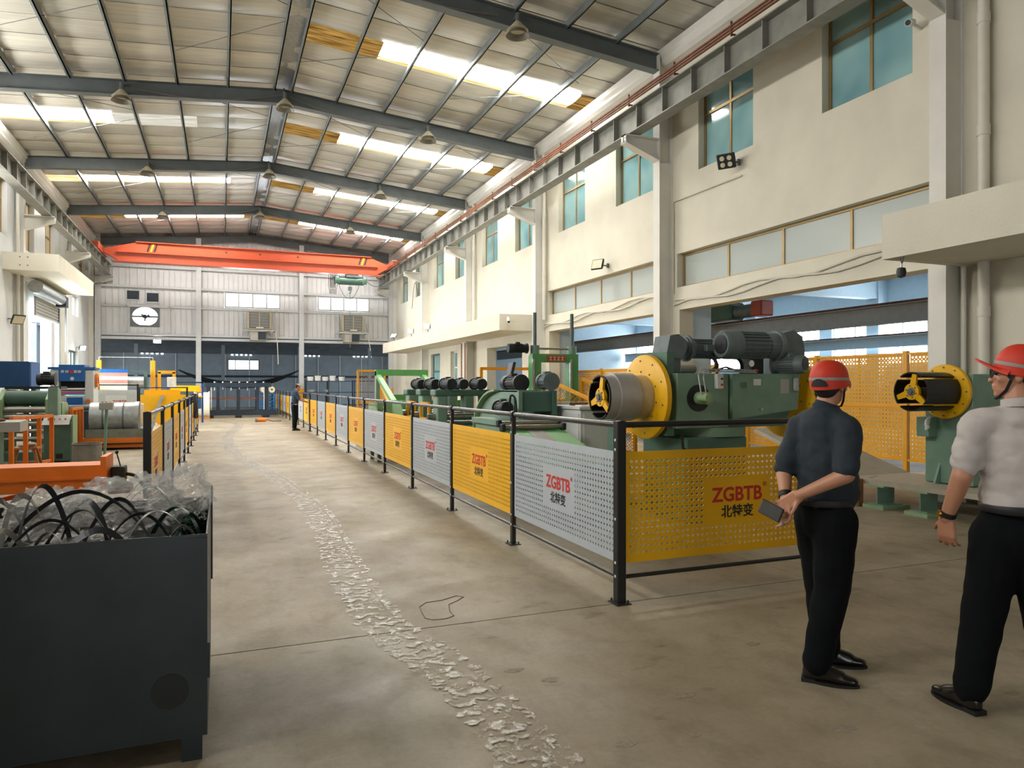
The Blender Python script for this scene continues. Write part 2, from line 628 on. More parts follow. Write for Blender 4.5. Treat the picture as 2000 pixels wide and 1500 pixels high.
# right wall with window and door holes
holes_r, wins_r = [], []
for k, y in enumerate(COLS_Y[:-1]):
    for o0, o1 in ((0.58, 2.1), (3.6, 5.1)):
        holes_r.append((y + o0, y + o1, 5.65, 7.22))
        wins_r.append((y + o0, y + o1, 5.65, 7.22))
for y in COLS_Y[1:3]:
    holes_r.append((y + 0.33, y + 5.78, 3.52, 4.18))
    holes_r.append((y + 0.36, y + 6.0 - 0.3, 0.0, 3.08))
holes_r += [(19.8, 22.85, 0, 2.85), (26.15, 27.02, 0.9, 2.92), (28.5, 29.85, 0, 2.92)]
add('wall_right', wall_cells(HB(), 'x', XR, XR + 0.32, YB, YE, 0, 8.6, holes_r), 'plaster', kind='structure')
# left wall
holes_l = [(25.7, 28.85, 0, 4.15), (32.6, 33.9, 4.38, 5.2), (31.9, 33.9, 1.4, 2.98)]
for y in COLS_Y:
    holes_l.append((y + 0.75, y + 2.1, 5.65, 7.2))
    holes_l.append((y + 3.6, y + 5.1, 5.65, 7.2))
holes_l = [h for h in holes_l if h[1] < YE]
add('wall_left', wall_cells(HB(), 'x', XL - 0.52, XL - 0.2, YB, YE, 0, 8.6, holes_l), 'plaster_cool', kind='structure')
# back wall behind the camera, with an added unseen doorway kept small for a dark foreground
add('wall_back', wall_cells(HB(), 'y', YB - 0.3, YB, XL - 0.5, XR + 0.3, 0, 9.2, [(-1.0, 2.0, 0, 2.6)]), 'plaster', kind='structure')

WN = [0]
def window(plane, a, u0, u1, v0, v1, mull, trans, pane, frame, into=1, t=0.05, depth=0.05):
    """framed window: mullions at fractions, transoms at heights; panes are separate"""
    WN[0] += 1
    w = hthing('window_%d' % WN[0], None, None, kind='structure', loc=((a, u0, v0) if plane == 'x' else (u0, a, v0)))
    def bx(mb, p0, p1, q0, q1, d0, d1):
        if plane == 'x':
            mb.box(min(a + into * d0, a + into * d1), max(a + into * d0, a + into * d1), p0, p1, q0, q1)
        else:
            mb.box(p0, p1, min(a + into * d0, a + into * d1), max(a + into * d0, a + into * d1), q0, q1)
        return mb
    fr = HB()
    bx(fr, u0, u1, v0, v0 + t, 0, depth); bx(fr, u0, u1, v1 - t, v1, 0, depth)
    bx(fr, u0, u0 + t, v0 + t, v1 - t, 0, depth); bx(fr, u1 - t, u1, v0 + t, v1 - t, 0, depth)
    us = [u0 + t] + [u0 + (u1 - u0) * q for q in mull] + [u1 - t]
    vs_ = [v0 + t] + list(trans) + [v1 - t]
    add('window_frame', fr, frame, w)
    for q in mull:
        x = u0 + (u1 - u0) * q
        add('mullion', bx(HB(), x - t / 2, x + t / 2, v0 + t, v1 - t, 0.004, depth - 0.004), frame, w)
    for z in trans:
        add('transom', bx(HB(), u0 + t, u1 - t, z - t / 2, z + t / 2, -0.004, depth - 0.006), frame, w)
    for i in range(len(us) - 1):
        for j in range(len(vs_) - 1):
            add('pane', bx(HB(), us[i], us[i + 1], vs_[j], vs_[j + 1], depth * 0.45, depth * 0.55), pane, w)
    return w
for (y0, y1, z0, z1) in wins_r:
    window('x', XR + 0.13, y0, y1, z0, z1, (0.5,), (6.68,), 'teal_pane', 'frame_bronze')
for y in COLS_Y[1:3]:
    window('x', XR + 0.14, y + 0.33, y + 5.78, 3.52, 4.18, (0.25, 0.5, 0.75), (), 'hazy_pane', 'frame_bronze', t=0.045)
window('x', XR + 0.15, 26.15, 27.02, 0.9, 2.92, (0.5,), (2.3,), 'teal_pane', 'frame_white')
window('x', XL - 0.33, 32.6, 33.9, 4.38, 5.2, (0.5,), (), 'clear_pane', 'frame_white', into=-1)
window('x', XL - 0.33, 31.9, 33.9, 1.4, 2.98, (0.33, 0.66), (2.4,), 'clear_pane', 'frame_green', into=-1)
for h in holes_l[3:]:
    window('x', XL - 0.33, *h, (0.5,), (6.68,), 'clear_pane' if h[0] < 20 else 'boarded_pane', 'frame_bronze', into=-1)
# teal door with transom light on the right wall
dr = hthing('door_1', None, None, loc=(XR + 0.1, 29.2, 0), kind='structure')
add('door_frame', HB().box(XR + .1, XR + .18, 28.5, 28.57, 0, 2.92).box(XR + .1, XR + .18, 29.78, 29.85, 0, 2.92).box(XR + .1, XR + .18, 28.57, 29.78, 2.85, 2.92).box(XR + .1, XR + .18, 28.57, 29.78, 2.15, 2.22), 'frame_green', dr)
for a, b in ((28.57, 29.175), (29.185, 29.78)):
    lf = add('door_leaf', HB().box(XR + .12, XR + .16, a, b, 0.01, 2.15), 'teal_door', dr)
    add('door_panel', HB().box(XR + .108, XR + .12, a + .1, b - .1, 0.2, 0.95).box(XR + .108, XR + .12, a + .1, b - .1, 1.1, 2.0), 'teal_door', lf)
for a, b in ((28.57, 28.96), (28.98, 29.37), (29.39, 29.78)):
    add('pane', HB().box(XR + .13, XR + .14, a, b, 2.22, 2.85), 'teal_pane', dr)
# plaster band trims: eave gutters
for k, (x0, x1) in enumerate(((XR - 0.28, XR), (XL - 0.2, XL + 0.08))):
    tr = HB()
    s = 1 if k == 0 else -1
    xa, xb = (x0, x1) if k == 0 else (x1, x0)
    tr.prism([(xa, 8.22), (xa, 8.1), (xa + s * .05, 8.04), (xa + s * .05, 7.98), (xa + s * .12, 7.92), (xb, 7.9), (xb, 8.3)], 'y', YB, YE)
    add('trim_%d' % (k + 1), tr, 'column_white', kind='structure')

# ceiling: foil-faced roof sheets with skylight strips, purlins
ce = hthing('ceiling', None, None, kind='structure')
SKY_Y = [(-2.9, -2.1), (3.0, 3.8), (8.9, 9.7), (14.95, 15.75), (20.85, 21.7), (26.9, 27.65), (32.6, 33.3)]
def sheet(mb, y0, y1, side, sag=0.035, x_in=None, x_out=None, th=0.02):
    xo = (XR + 0.25 if side > 0 else XL - 0.45) if x_out is None else x_out
    xi = XC if x_in is None else x_in
    n = 5
    V, Fc = [], []
    for t in range(2):
        for k in range(n + 1):
            u = k / n
            y = y0 + (y1 - y0) * u
            dz = -sag * (1 - (2 * u - 1) ** 2)
            for x in (xi, (xi + xo) / 2, xo):
                V.append((x, y, zr(x) + dz + (th if t else 0) - 0.0))
    m_ = 3 * (n + 1)
    for k in range(n):
        for j in range(2):
            a = k * 3 + j
            Fc.append((a, a + 1, a + 4, a + 3))
            Fc.append((m_ + a, m_ + a + 3, m_ + a + 4, m_ + a + 1))
    for k in range(n):
        Fc += [(k * 3, k * 3 + 3, m_ + k * 3 + 3, m_ + k * 3), (k * 3 + 2, m_ + k * 3 + 2, m_ + k * 3 + 5, k * 3 + 5)]
    Fc += [(0, m_, m_ + 1, 1), (1, m_ + 1, m_ + 2, 2)]
    e = n * 3
    Fc += [(e, e + 1, m_ + e + 1, m_ + e), (e + 1, e + 2, m_ + e + 2, m_ + e + 1)]
    return mb.add(V, Fc)
edges = []
y = YB
stops = sorted([a for p in SKY_Y for a in p] + [YE])
while y < YE - 0.01:
    nxt = min([s for s in stops if s > y + 0.01])
    n = max(1, round((nxt - y) / 0.86))
    insky = any(abs(y - a) < 0.01 for a, b in SKY_Y)
    if insky:
        edges.append((y, nxt, True))
    else:
        for i in range(n):
            edges.append((y + (nxt - y) * i / n, y + (nxt - y) * (i + 1) / n, False))
    y = nxt
si = 0
for (y0, y1, sky) in edges:
    for side in (-1, 1):
        if not sky:
            add('roof_panel', sheet(HB(), y0 + .017, y1 - .017, side, sag=random.uniform(.03, .075)), 'roof_foil', ce, smooth=True)
    if sky:
        # (x_in, x_out, material) pieces of each strip, dirty near the ridge
        if si >= 3:
            R = [(XC, 2.45, 'skylight_dirty'), (2.45, 3.15, 'skylight_dirty'), (3.15, 7.75, 'skylight_clean'), (7.75, 8.5, 'skylight_dirty')]
            L = {3: [(XC, -5.6, 'roof_foil')], 4: [(XC, -0.6, 'roof_foil'), (-0.6, -2.6, 'skylight_dull'), (-2.6, -5.6, 'skylight_clean')],
                 5: [(XC, 0.3, 'roof_foil'), (0.3, -4.3, 'skylight_clean'), (-4.3, -5.6, 'skylight_edge')],
                 6: [(XC, 0.9, 'skylight_dirty'), (0.9, -3.6, 'skylight_clean'), (-3.6, -5.6, 'skylight_dirty')]}[si]
        else:
            R = [(XC, 8.5, 'skylight_dirty')]  # unseen near strips, all set dim to keep the foreground dark
            L = [(XC, -5.6, 'roof_foil')]
        for side, P_ in ((1, R), (-1, L)):
            for xi, xo, m_ in P_:
                ym = y1 - 0.16 if (m_ == 'skylight_clean') else y1
                add('skylight_sheet', sheet(HB(), y0 + .005, ym, side, .02, xi, xo, .01), m_, ce)
                if ym < y1:
                    add('skylight_sheet', sheet(HB(), ym, y1 - .005, side, .004, xi, xo, .01), 'skylight_edge', ce)
        si += 1
for x in (-4.13, -3.06, -1.99, -0.92, 0.17, XC - 0.2, XC + 0.2, 2.66, 3.83, 4.98, 6.04, 7.1):
    z = zr(x) - 0.02
    p = HB().box(x - .012, x + .012, YB, YE, z - .17, z).box(x - .05, x + .012, YB, YE, z - .17, z - .155)
    add('purlin', p, 'purlin_steel', ce)
add('ridge_sheet', HB().prism([(XC - .19, zr(XC - .2) - .04), (XC, zr(XC) - .03), (XC + .19, zr(XC + .2) - .04), (XC, zr(XC) - .06)], 'y', YB, YE), 'galvanised', ce)
for s_ in (-1, 1):
    xo_ = XR + .25 if s_ > 0 else XL - .45
    add('roof_deck', HB().prism([(XC, zr(XC) + .09), (xo_, zr(xo_) + .09), (xo_, zr(xo_) + .12), (XC, zr(XC) + .12)], 'y', YB, YE), mat('deck_dark', '#26262a', .8), ce)  # added dark sheet: blocks light leaking between panels, darkens the seams
# sag rods and bracing wires under the sheets
for k in range(1, 6):
    ya, yb = COLS_Y[k], COLS_Y[k] + 6.05
    for (xa, xb) in ((-4.6, -2.0), (-.9, 1.2), (1.6, 3.8), (5.0, 7.3)):
        for (p, q) in (((xa, ya + .3), (xb, ya + 2.0)), ((xa, ya + 4.2), (xb, ya + 2.6))):
            add('brace_rod', HB().cyl((p[0], p[1], zr(p[0]) - .2), (q[0], q[1], zr(q[0]) - .12), .007, n=5), 'dark_steel', ce)

# steel frame: columns, rafters
def h_column(name, x_face, s, y, label, corbel=True):
    c = hthing(name, label, 'column', loc=(x_face + s * .14, y, 0), group='white steel wall columns')
    x0, x1 = sorted((x_face, x_face + s * 0.3))
    mb = HB().box(min(x_face, x_face + s * .014), max(x_face, x_face + s * .014), y - .11, y + .11, 0, 8.15)
    xb = x_face + s * .286
    mb.box(min(xb, xb + s * .014), max(xb, xb + s * .014), y - .11, y + .11, 0, 8.15)
    mb.box(x0 + .014, x1 - .014, y - .006, y + .006, 0, 8.15)
    add('shaft', mb, 'column_white', c)
    add('side_cladding', HB().box(x0 + .014, x1 - .014, y - .085, y - .075, 0, 6.0), 'column_white', c)
    if corbel:
        k = HB()
        xo = x_face - s * 0.75
        k.prism([(x_face, 6.44), (xo, 6.44), (xo, 6.32), (x_face, 6.05)], 'y', y - .012, y + .012)
        k.box(min(x_face, xo), max(x_face, xo), y - .1, y + .1, 6.44, 6.47)
        k.prism([(x_face, 6.03), (x_face, 6.06), (xo, 6.335), (xo, 6.305)], 'y', y - .1, y + .1)
        k.box(min(xo, xo + s * .02), max(xo, xo + s * .02), y - .09, y + .09, 6.32, 6.47)
        add('corbel', k, 'column_white', c)
    add('base_plate', HB().box(x0 - .03, x1, y - .15, y + .15, .2, .23), 'column_white', c)
    return c
ORD = ['first', 'second', 'third', 'fourth', 'fifth', 'sixth', 'seventh']
for k, y in enumerate(COLS_Y[1:]):
    h_column('steel_column', XR - .3, 1, y, 'white steel column on the wall with teal windows, %s from the camera' % ORD[k])
for k, y in enumerate(COLS_Y[3:]):
    h_column('steel_column', XL + .0, -1, y, 'white steel column on the wall with the roller door, %s from the camera' % ORD[k])
for k, y in enumerate(COLS_Y[2:]):
    r = hthing('roof_rafter', 'dark grey steel roof rafter spanning the hall, %s from the camera' % ORD[k], 'rafter', loc=(XC, y, 8.0), group='roof rafters')
    for s, xe_ in ((-1, XL), (1, XR - .3)):
        za, zb = zr(XC) - .17, zr(xe_) - .17
        d = .34
        add('rafter_flange', HB().prism([(XC, za), (xe_, zb), (xe_, zb - .016), (XC, za - .016)], 'y', y - .1, y + .1), 'dark_steel', r)
        add('rafter_flange', HB().prism([(XC, za - d), (xe_, zb - d), (xe_, zb - d + .016), (XC, za - d + .016)], 'y', y - .1, y + .1), 'dark_steel', r)
        add('rafter_web', HB().prism([(XC, za - .016), (xe_, zb - .016), (xe_, zb - d + .016), (XC, za - d + .016)], 'y', y - .006, y + .006), 'dark_steel', r)
        xk = XC + s * 5.6
        add('knee_brace', HB().bar((xk, y, zr(xk) - .45), (xk + s * .1, y + .35, zr(xk) - .12), .04), 'dark_steel', r)
    add('ridge_plate', HB().box(XC - .014, XC + .014, y - .1, y + .1, zr(XC) - .55, zr(XC) - .15), 'dark_steel', r)

# crane runway beams
def runway(name, x, label, s):
    b = hthing(name, label, 'crane beam', loc=(x, 16, 6.5))
    add('bottom_flange', HB().box(x - .13, x + .13, YB + .2, YE - .3, 6.48, 6.5), 'runway_grey', b)
    add('top_flange', HB().box(x - .15, x + .15, YB + .2, YE - .3, 6.94, 6.96), 'runway_grey', b)
    add('web', HB().box(x - .006, x + .006, YB + .2, YE - .3, 6.5, 6.94), 'runway_grey', b)
    y = 2.4
    while y < YE - .5:
        add('stiffener', HB().box(x - .12, x - .006, y - .008, y + .008, 6.5, 6.94).box(x + .006, x + .12, y - .008, y + .008, 6.5, 6.94), 'runway_grey', b)
        y += .86
    add('rail', HB().box(x - .035, x + .035, YB + .2, YE - .3, 6.96, 7.03), 'rust_rail', b)
    xc = x - s * .2
    if s > 0:
        for k in range(3):
            add('conductor_bar', HB().box(xc - .012, xc + .012, YB + .2, YE - .3, 7.0 + k * .05, 7.028 + k * .05), 'rust_rail', b)
        y = 3.0
        while y < YE - .5:
            add('conductor_bracket', HB().box(x - .2, x, y - .012, y + .012, 6.97, 6.99).box(x - .215, x - .19, y - .012, y + .012, 6.95, 7.18), 'rust_rail', b)
            y += 1.5
    return b
runway('crane_runway_beam', 7.45, 'long grey crane runway beam with rusty rail along the windowed wall', 1)
runway('crane_runway_beam', -4.65, 'long grey crane runway beam above the roller door side', -1)

# bridge crane
br = hthing('bridge_crane', 'orange overhead travelling crane spanning the hall end', 'crane', loc=(XC, 34.0, 7.0))
add('girder', HB().prism([(-4.5, 7.25), (-4.5, 7.1), (-3.9, 6.76), (6.7, 6.76), (7.3, 7.1), (7.3, 7.25), (6.4, 7.58), (-3.2, 7.58)], 'y', 33.75, 34.1), 'crane_orange', br)
add('girder_flange', HB().box(-4.2, 7.0, 33.68, 34.17, 6.74, 6.78).box(-3.3, 6.5, 33.68, 34.17, 7.57, 7.6), 'crane_orange', br)
add('side_channel', HB().box(-4.0, 6.8, 33.66, 33.75, 7.12, 7.17), 'crane_orange', br)
for xs in (-2.9, 5.9):
    for k in range(3):
        add('warning_stripe', HB().prism([(xs + k * .13, 7.2), (xs + .07 + k * .13, 7.2), (xs + .17 + k * .13, 7.53), (xs + .1 + k * .13, 7.53)], 'y', 33.738, 33.75), 'black_paint' if k != 1 else 'guard_yellow', br)
for x in (-4.65, 7.45):
    e = add('end_truck', HB().cbox(x - .14, x + .14, 32.8, 35.1, 7.06, 7.36, .03), 'crane_orange', br)
    for yy in (33.1, 34.8):
        add('wheel', HB().cyl((x - .05, yy, 7.12), (x + .05, yy, 7.12), .1, n=14), 'dark_steel', e)
for xb in (0.2, 1.6, 3.2):
    add('port_hole', HB().cyl((xb, 33.735, 7.38), (xb, 33.75, 7.38), .04, n=10), 'black_paint', br)
ho = add('hoist', HB().cyl((4.95, 33.9, 6.45), (6.2, 33.9, 6.45), .19, n=18).cbox(4.85, 5.05, 33.7, 34.1, 6.28, 6.64, .03).cbox(6.1, 6.3, 33.7, 34.1, 6.28, 6.64, .03), 'machine_green_dark', br, smooth=True)
add('trolley', HB().box(5.35, 5.9, 33.7, 34.1, 6.6, 6.76), 'motor_grey', br)
add('hook_rope', HB().cyl((5.55, 33.9, 3.4), (5.55, 33.9, 6.3), .012, n=6), 'dark_steel', br)
add('hook_block', HB().cbox(5.47, 5.63, 33.82, 33.98, 6.0, 6.18, .02).tube([(5.55, 33.9, 6.0), (5.6, 33.9, 5.92), (5.55, 33.9, 5.86), (5.49, 33.9, 5.9)], .018, 6), 'dark_steel', br)
for k in range(5):
    x0 = 4.6 - .0 + k * .07
    add('festoon_cable', HB().tube([(x0, 33.9, 6.75), (x0 - .03, 33.9, 6.2), (x0 + .03, 33.9, 5.8), (x0 + .09, 33.9, 6.3), (x0 + .07, 33.9, 6.75)], .012, 5), 'rubber', br)
add('festoon_cable', HB().tube([(6.1 + 1.3 * t / 10, 33.9, 6.75 - .5 * (1 - (2 * t / 10 - 1) ** 2)) for t in range(11)], .012, 5), 'rubber', br)
add('pendant_cable', HB().tube([(5.0 + 1.0 * t / 10, 33.85, 6.35 - .75 * (1 - (2 * t / 10 - 1) ** 2)) for t in range(11)], .01, 5), 'rubber', br)

# end wall: corrugated white sheets, girts, posts, windows
we = hthing('wall_end', None, None, loc=(XC, YE, 3.8), kind='structure')
EH = [(0.15, 2.65, 5.28, 6.0), (4.4, 6.95, 5.3, 6.0), (-3.78, -2.62, 4.28, 5.18), (-3.93, -3.44, 5.49, 5.88), (-3.13, -2.65, 5.41, 5.81)]
xs_ = sorted({XL - .3, XR + .1, *[h[0] for h in EH], *[h[1] for h in EH]})
for i in range(len(xs_) - 1):
    a, b = xs_[i], xs_[i + 1]
    n = max(1, round((b - a) / 0.9))
    for k in range(n):
        xa, xb = a + (b - a) * k / n, a + (b - a) * (k + 1) / n
        xm = (xa + xb) / 2
        zs_ = [(3.85, 8.9)]
        for h in EH:
            if h[0] - .01 < xm < h[1] + .01:
                nz_ = []
                for (p, q) in zs_:
                    if h[2] > p and h[3] < q:
                        nz_ += [(p, h[2]), (h[3], q)]
                    else:
                        nz_.append((p, q))
                zs_ = nz_
        for (p, q) in zs_:
            mb = HB()
            w_ = xb - xa
            nr = max(1, round(w_ / .23))
            poly = []
            for r_ in range(nr):
                x0 = xa + w_ * r_ / nr
                x1 = xa + w_ * (r_ + 1) / nr
                poly += [(x0, YE), (x0 + (x1 - x0) * .74, YE), (x0 + (x1 - x0) * .8, YE - .035), (x0 + (x1 - x0) * .92, YE - .035), (x0 + (x1 - x0) * .98, YE)]
            poly += [(xb, YE), (xb, YE + .012), (xa, YE + .012)]
            mb.prism(poly, 'z', p, min(q, zr(xm) + .1))
            add('corrugated_panel', mb, 'sheet_white', we)
for z in (3.92, 5.2, 6.08, 7.0):
    add('girt', HB().box(XL, XR, YE - .12, YE - .04, z - .06, z + .04), 'girt_white', we)
add('girt', HB().box(XL, XR, YE - .2, YE - .05, 3.68, 3.8), 'girt_white', we)
for x in (-5.05, -0.97, 3.62, 8.0):
    add('wall_post', HB().box(x - .11, x + .11, YE - .3, YE - .12, .55, 8.4), 'girt_white', we)
    add('post_sleeve', HB().box(x - .115, x + .115, YE - .305, YE - .115, 0, .9 + .55), 'guard_yellow', we)
for (x0, x1, z0, z1) in EH[:2]:
    window('y', YE - .06, x0, x1, z0, z1, (0.25, 0.5, 0.75), (), 'clear_pane', 'cabinet_grey', into=1, t=.06)
for k, x in enumerate((-2.2, -3.95)):
    add('short_girt', HB().box(x - .04, x + .04, YE - .12, YE - .04, 4.0, 5.2), 'girt_white', we)
fn = hthing('exhaust_fan', 'round exhaust fan opening with cross bar in the end wall', 'fan', loc=(-3.2, YE, 4.73))
ringm = HB()
for k in range(40):
    t0, t1 = 2 * pi * k / 40, 2 * pi * (k + 1) / 40
    def sq(t):
        c_, s_ = cos(t), sin(t)
        q = 1 / max(abs(c_), abs(s_))
        return (-3.2 + c_ * q * .6, 4.73 + s_ * q * .47)
    p0, p1, q0, q1 = (-3.2 + cos(t0) * .52, 4.73 + sin(t0) * .42), (-3.2 + cos(t1) * .52, 4.73 + sin(t1) * .42), sq(t0), sq(t1)
    ringm.prism([p0, p1, q1, q0], 'y', YE - .06, YE - .02)
add('fan_housing', ringm, 'dark_steel', fn)
add('fan_bar', HB().box(-3.72, -2.68, YE - .08, YE - .04, 4.68, 4.76), 'dark_steel', fn)
add('fan_motor', HB().cyl((-3.2, YE - .2, 4.72), (-3.2, YE + .1, 4.72), .09, n=12), 'motor_black', fn, smooth=True)
for k in range(3):
    t = 2 * pi * k / 3 + .5
    add('fan_blade', HB().prism([(-3.2, 4.72), (-3.2 + .2 * cos(t - .3), 4.72 + .2 * sin(t - .3)), (-3.2 + .2 * cos(t + .2), 4.72 + .2 * sin(t + .2))], 'y', YE - .02, YE - .0), 'dark_steel', fn)
for k, (x0, x1, z0, z1) in enumerate(EH[3:5]):
    v = hthing('louvre_vent', ('dark louvre vent in the end wall above the fan, nearer the corner', 'dark louvre vent in the end wall above the fan, nearer the middle')[k], 'vent', loc=((x0 + x1) / 2, YE, z0))
    add('vent_box', HB().box(x0, x1, YE - .02, YE + .1, z0, z1), 'navy_machine', v)
    add('vent_frame', HB().box(x0 - .05, x0, YE - .06, YE - .02, z0 - .05, z1 + .05).box(x1, x1 + .05, YE - .06, YE - .02, z0 - .05, z1 + .05).box(x0, x1, YE - .06, YE - .02, z0 - .06, z0), 'girt_white', v)

# lean-to beyond the end wall
Y2 = 50.0
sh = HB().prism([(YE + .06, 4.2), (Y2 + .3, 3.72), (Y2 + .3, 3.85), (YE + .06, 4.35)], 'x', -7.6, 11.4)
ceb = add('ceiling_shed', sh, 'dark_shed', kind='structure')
for k in range(8):
    yk = 38 + k * 1.6
    zk = 4.2 - (yk - YE) * .48 / (Y2 + .3 - YE)
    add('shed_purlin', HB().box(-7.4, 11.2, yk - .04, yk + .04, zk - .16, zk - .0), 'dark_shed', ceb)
add('wall_shed', wall_cells(HB(), 'y', Y2, Y2 + .2, -7.6, 11.4, 0, 3.8, [(.4, 2.3, 2.6, 3.28)]), 'shed_wall', kind='structure')
add('wall_shed_left', wall_cells(HB(), 'x', -7.6, -7.4, YE, Y2, 0, 4.3, [(39.5, 48.5, 0, 3.3)]), 'shed_wall', kind='structure')  # unseen side opening added so daylight brightens the shed
add('wall_shed_right', wall_cells(HB(), 'x', 11.2, 11.4, YE, Y2, 0, 4.3, [(39.5, 48.5, 0, 3.3)]), 'shed_wall', kind='structure')  # matching unseen opening, also added to light the shed
for k in range(13):
    x = -7 + k * 1.45
    add('shed_rib', HB().box(x - .03, x + .03, Y2 - .05, Y2, 0, 3.66), 'girt_white', bpy.data.objects['wall_shed'])
add('shed_band', HB().box(-7.4, 11.2, Y2 - .1, Y2 - .02, 2.12, 2.26), 'navy_machine', bpy.data.objects['wall_shed'])
window('y', Y2 + .06, .4, 2.3, 2.6, 3.28, (.24, .7), (), 'clear_pane', 'dark_steel', into=1)
for x in (-4.2, 0.1, 4.2, 8.2):
    add('shed_post', HB().box(x - .09, x + .09, 43.0, 43.18, 0, 3.95), 'shed_wall', ceb)

# next hall beyond the openings on the right
add('wall_next_far', wall_cells(HB(), 'x', 21.0, 21.3, 2, 34, 0, 6.2, [(3 + 4.5 * k, 6.9 + 4.5 * k, 2.3, 3.95) for k in range(7)]), 'blue_wall', kind='structure')
add('wall_next_end', HB().box(XR + .3, 21.3, 34, 34.3, 0, 6.2), 'blue_wall', kind='structure')
add('wall_next_near', HB().box(XR + .3, 21.3, 1.7, 2.0, 0, 6.2), 'blue_wall', kind='structure')
cn = add('ceiling_next', HB().box(XR + .3, 21.3, 1.7, 34.3, 5.2, 5.4), 'blue_wall', kind='structure')
for k in range(6):
    yk = 6.15 + 6.05 * k
    add('concrete_beam', HB().box(XR + .32, 21.0, yk - .2, yk + .2, 4.55, 5.2), 'blue_wall', cn)
for x in (12.2, 16.4):
    add('concrete_beam', HB().box(x - .15, x + .15, 2, 34, 4.7, 5.2), 'blue_wall', cn)
for k in range(5):
    yk = 6.15 + 6.05 * k
    add('concrete_pillar', HB().box(20.6, 21.0, yk - .25, yk + .25, 0, 5.2).box(XR + .32, XR + .8, yk - .28, yk + .28, 0, 5.2), 'blue_wall', cn)
for k in range(7):
    w = window('x', 21.1, 3 + 4.5 * k, 6.9 + 4.5 * k, 2.3, 3.95, (0.25, 0.5, 0.75), (3.2,), 'lit_window', 'frame_white')
for x, nm in ((12.5, 'dark crane rail beam in the next hall, near the orange fence'), (20.2, 'pale crane rail beam along the far windows of the next hall')):
    b = hthing('rail_beam', nm, 'crane beam', loc=(x, 18, 2.85))
    m_ = 'beam_grey' if x < 15 else 'blue_wall'
    add('web', HB().box(x - .01, x + .01, 2.2, 33.8, 2.87, 3.2), m_, b)
    add('flange', HB().box(x - .12, x + .12, 2.2, 33.8, 2.85, 2.87).box(x - .14, x + .14, 2.2, 33.8, 3.2, 3.22), m_, b)
    add('rail', HB().box(x - .03, x + .03, 2.2, 33.8, 3.22, 3.28), 'rust_rail', b)
ht = hthing('crane_hoist', 'green and red hoist on the dark rail beam of the next hall', 'hoist', loc=(12.5, 16, 3.0))
add('body', HB().cbox(12.2, 12.7, 15.2, 16.3, 3.3, 3.75, .05), 'machine_green_dark', ht)
add('motor', HB().cyl((12.45, 14.5, 3.5), (12.45, 15.2, 3.5), .17, n=16), 'motor_grey', ht, smooth=True)
add('end_box', HB().cbox(12.25, 12.65, 14.1, 14.5, 3.32, 3.7, .03), 'crane_orange', ht)
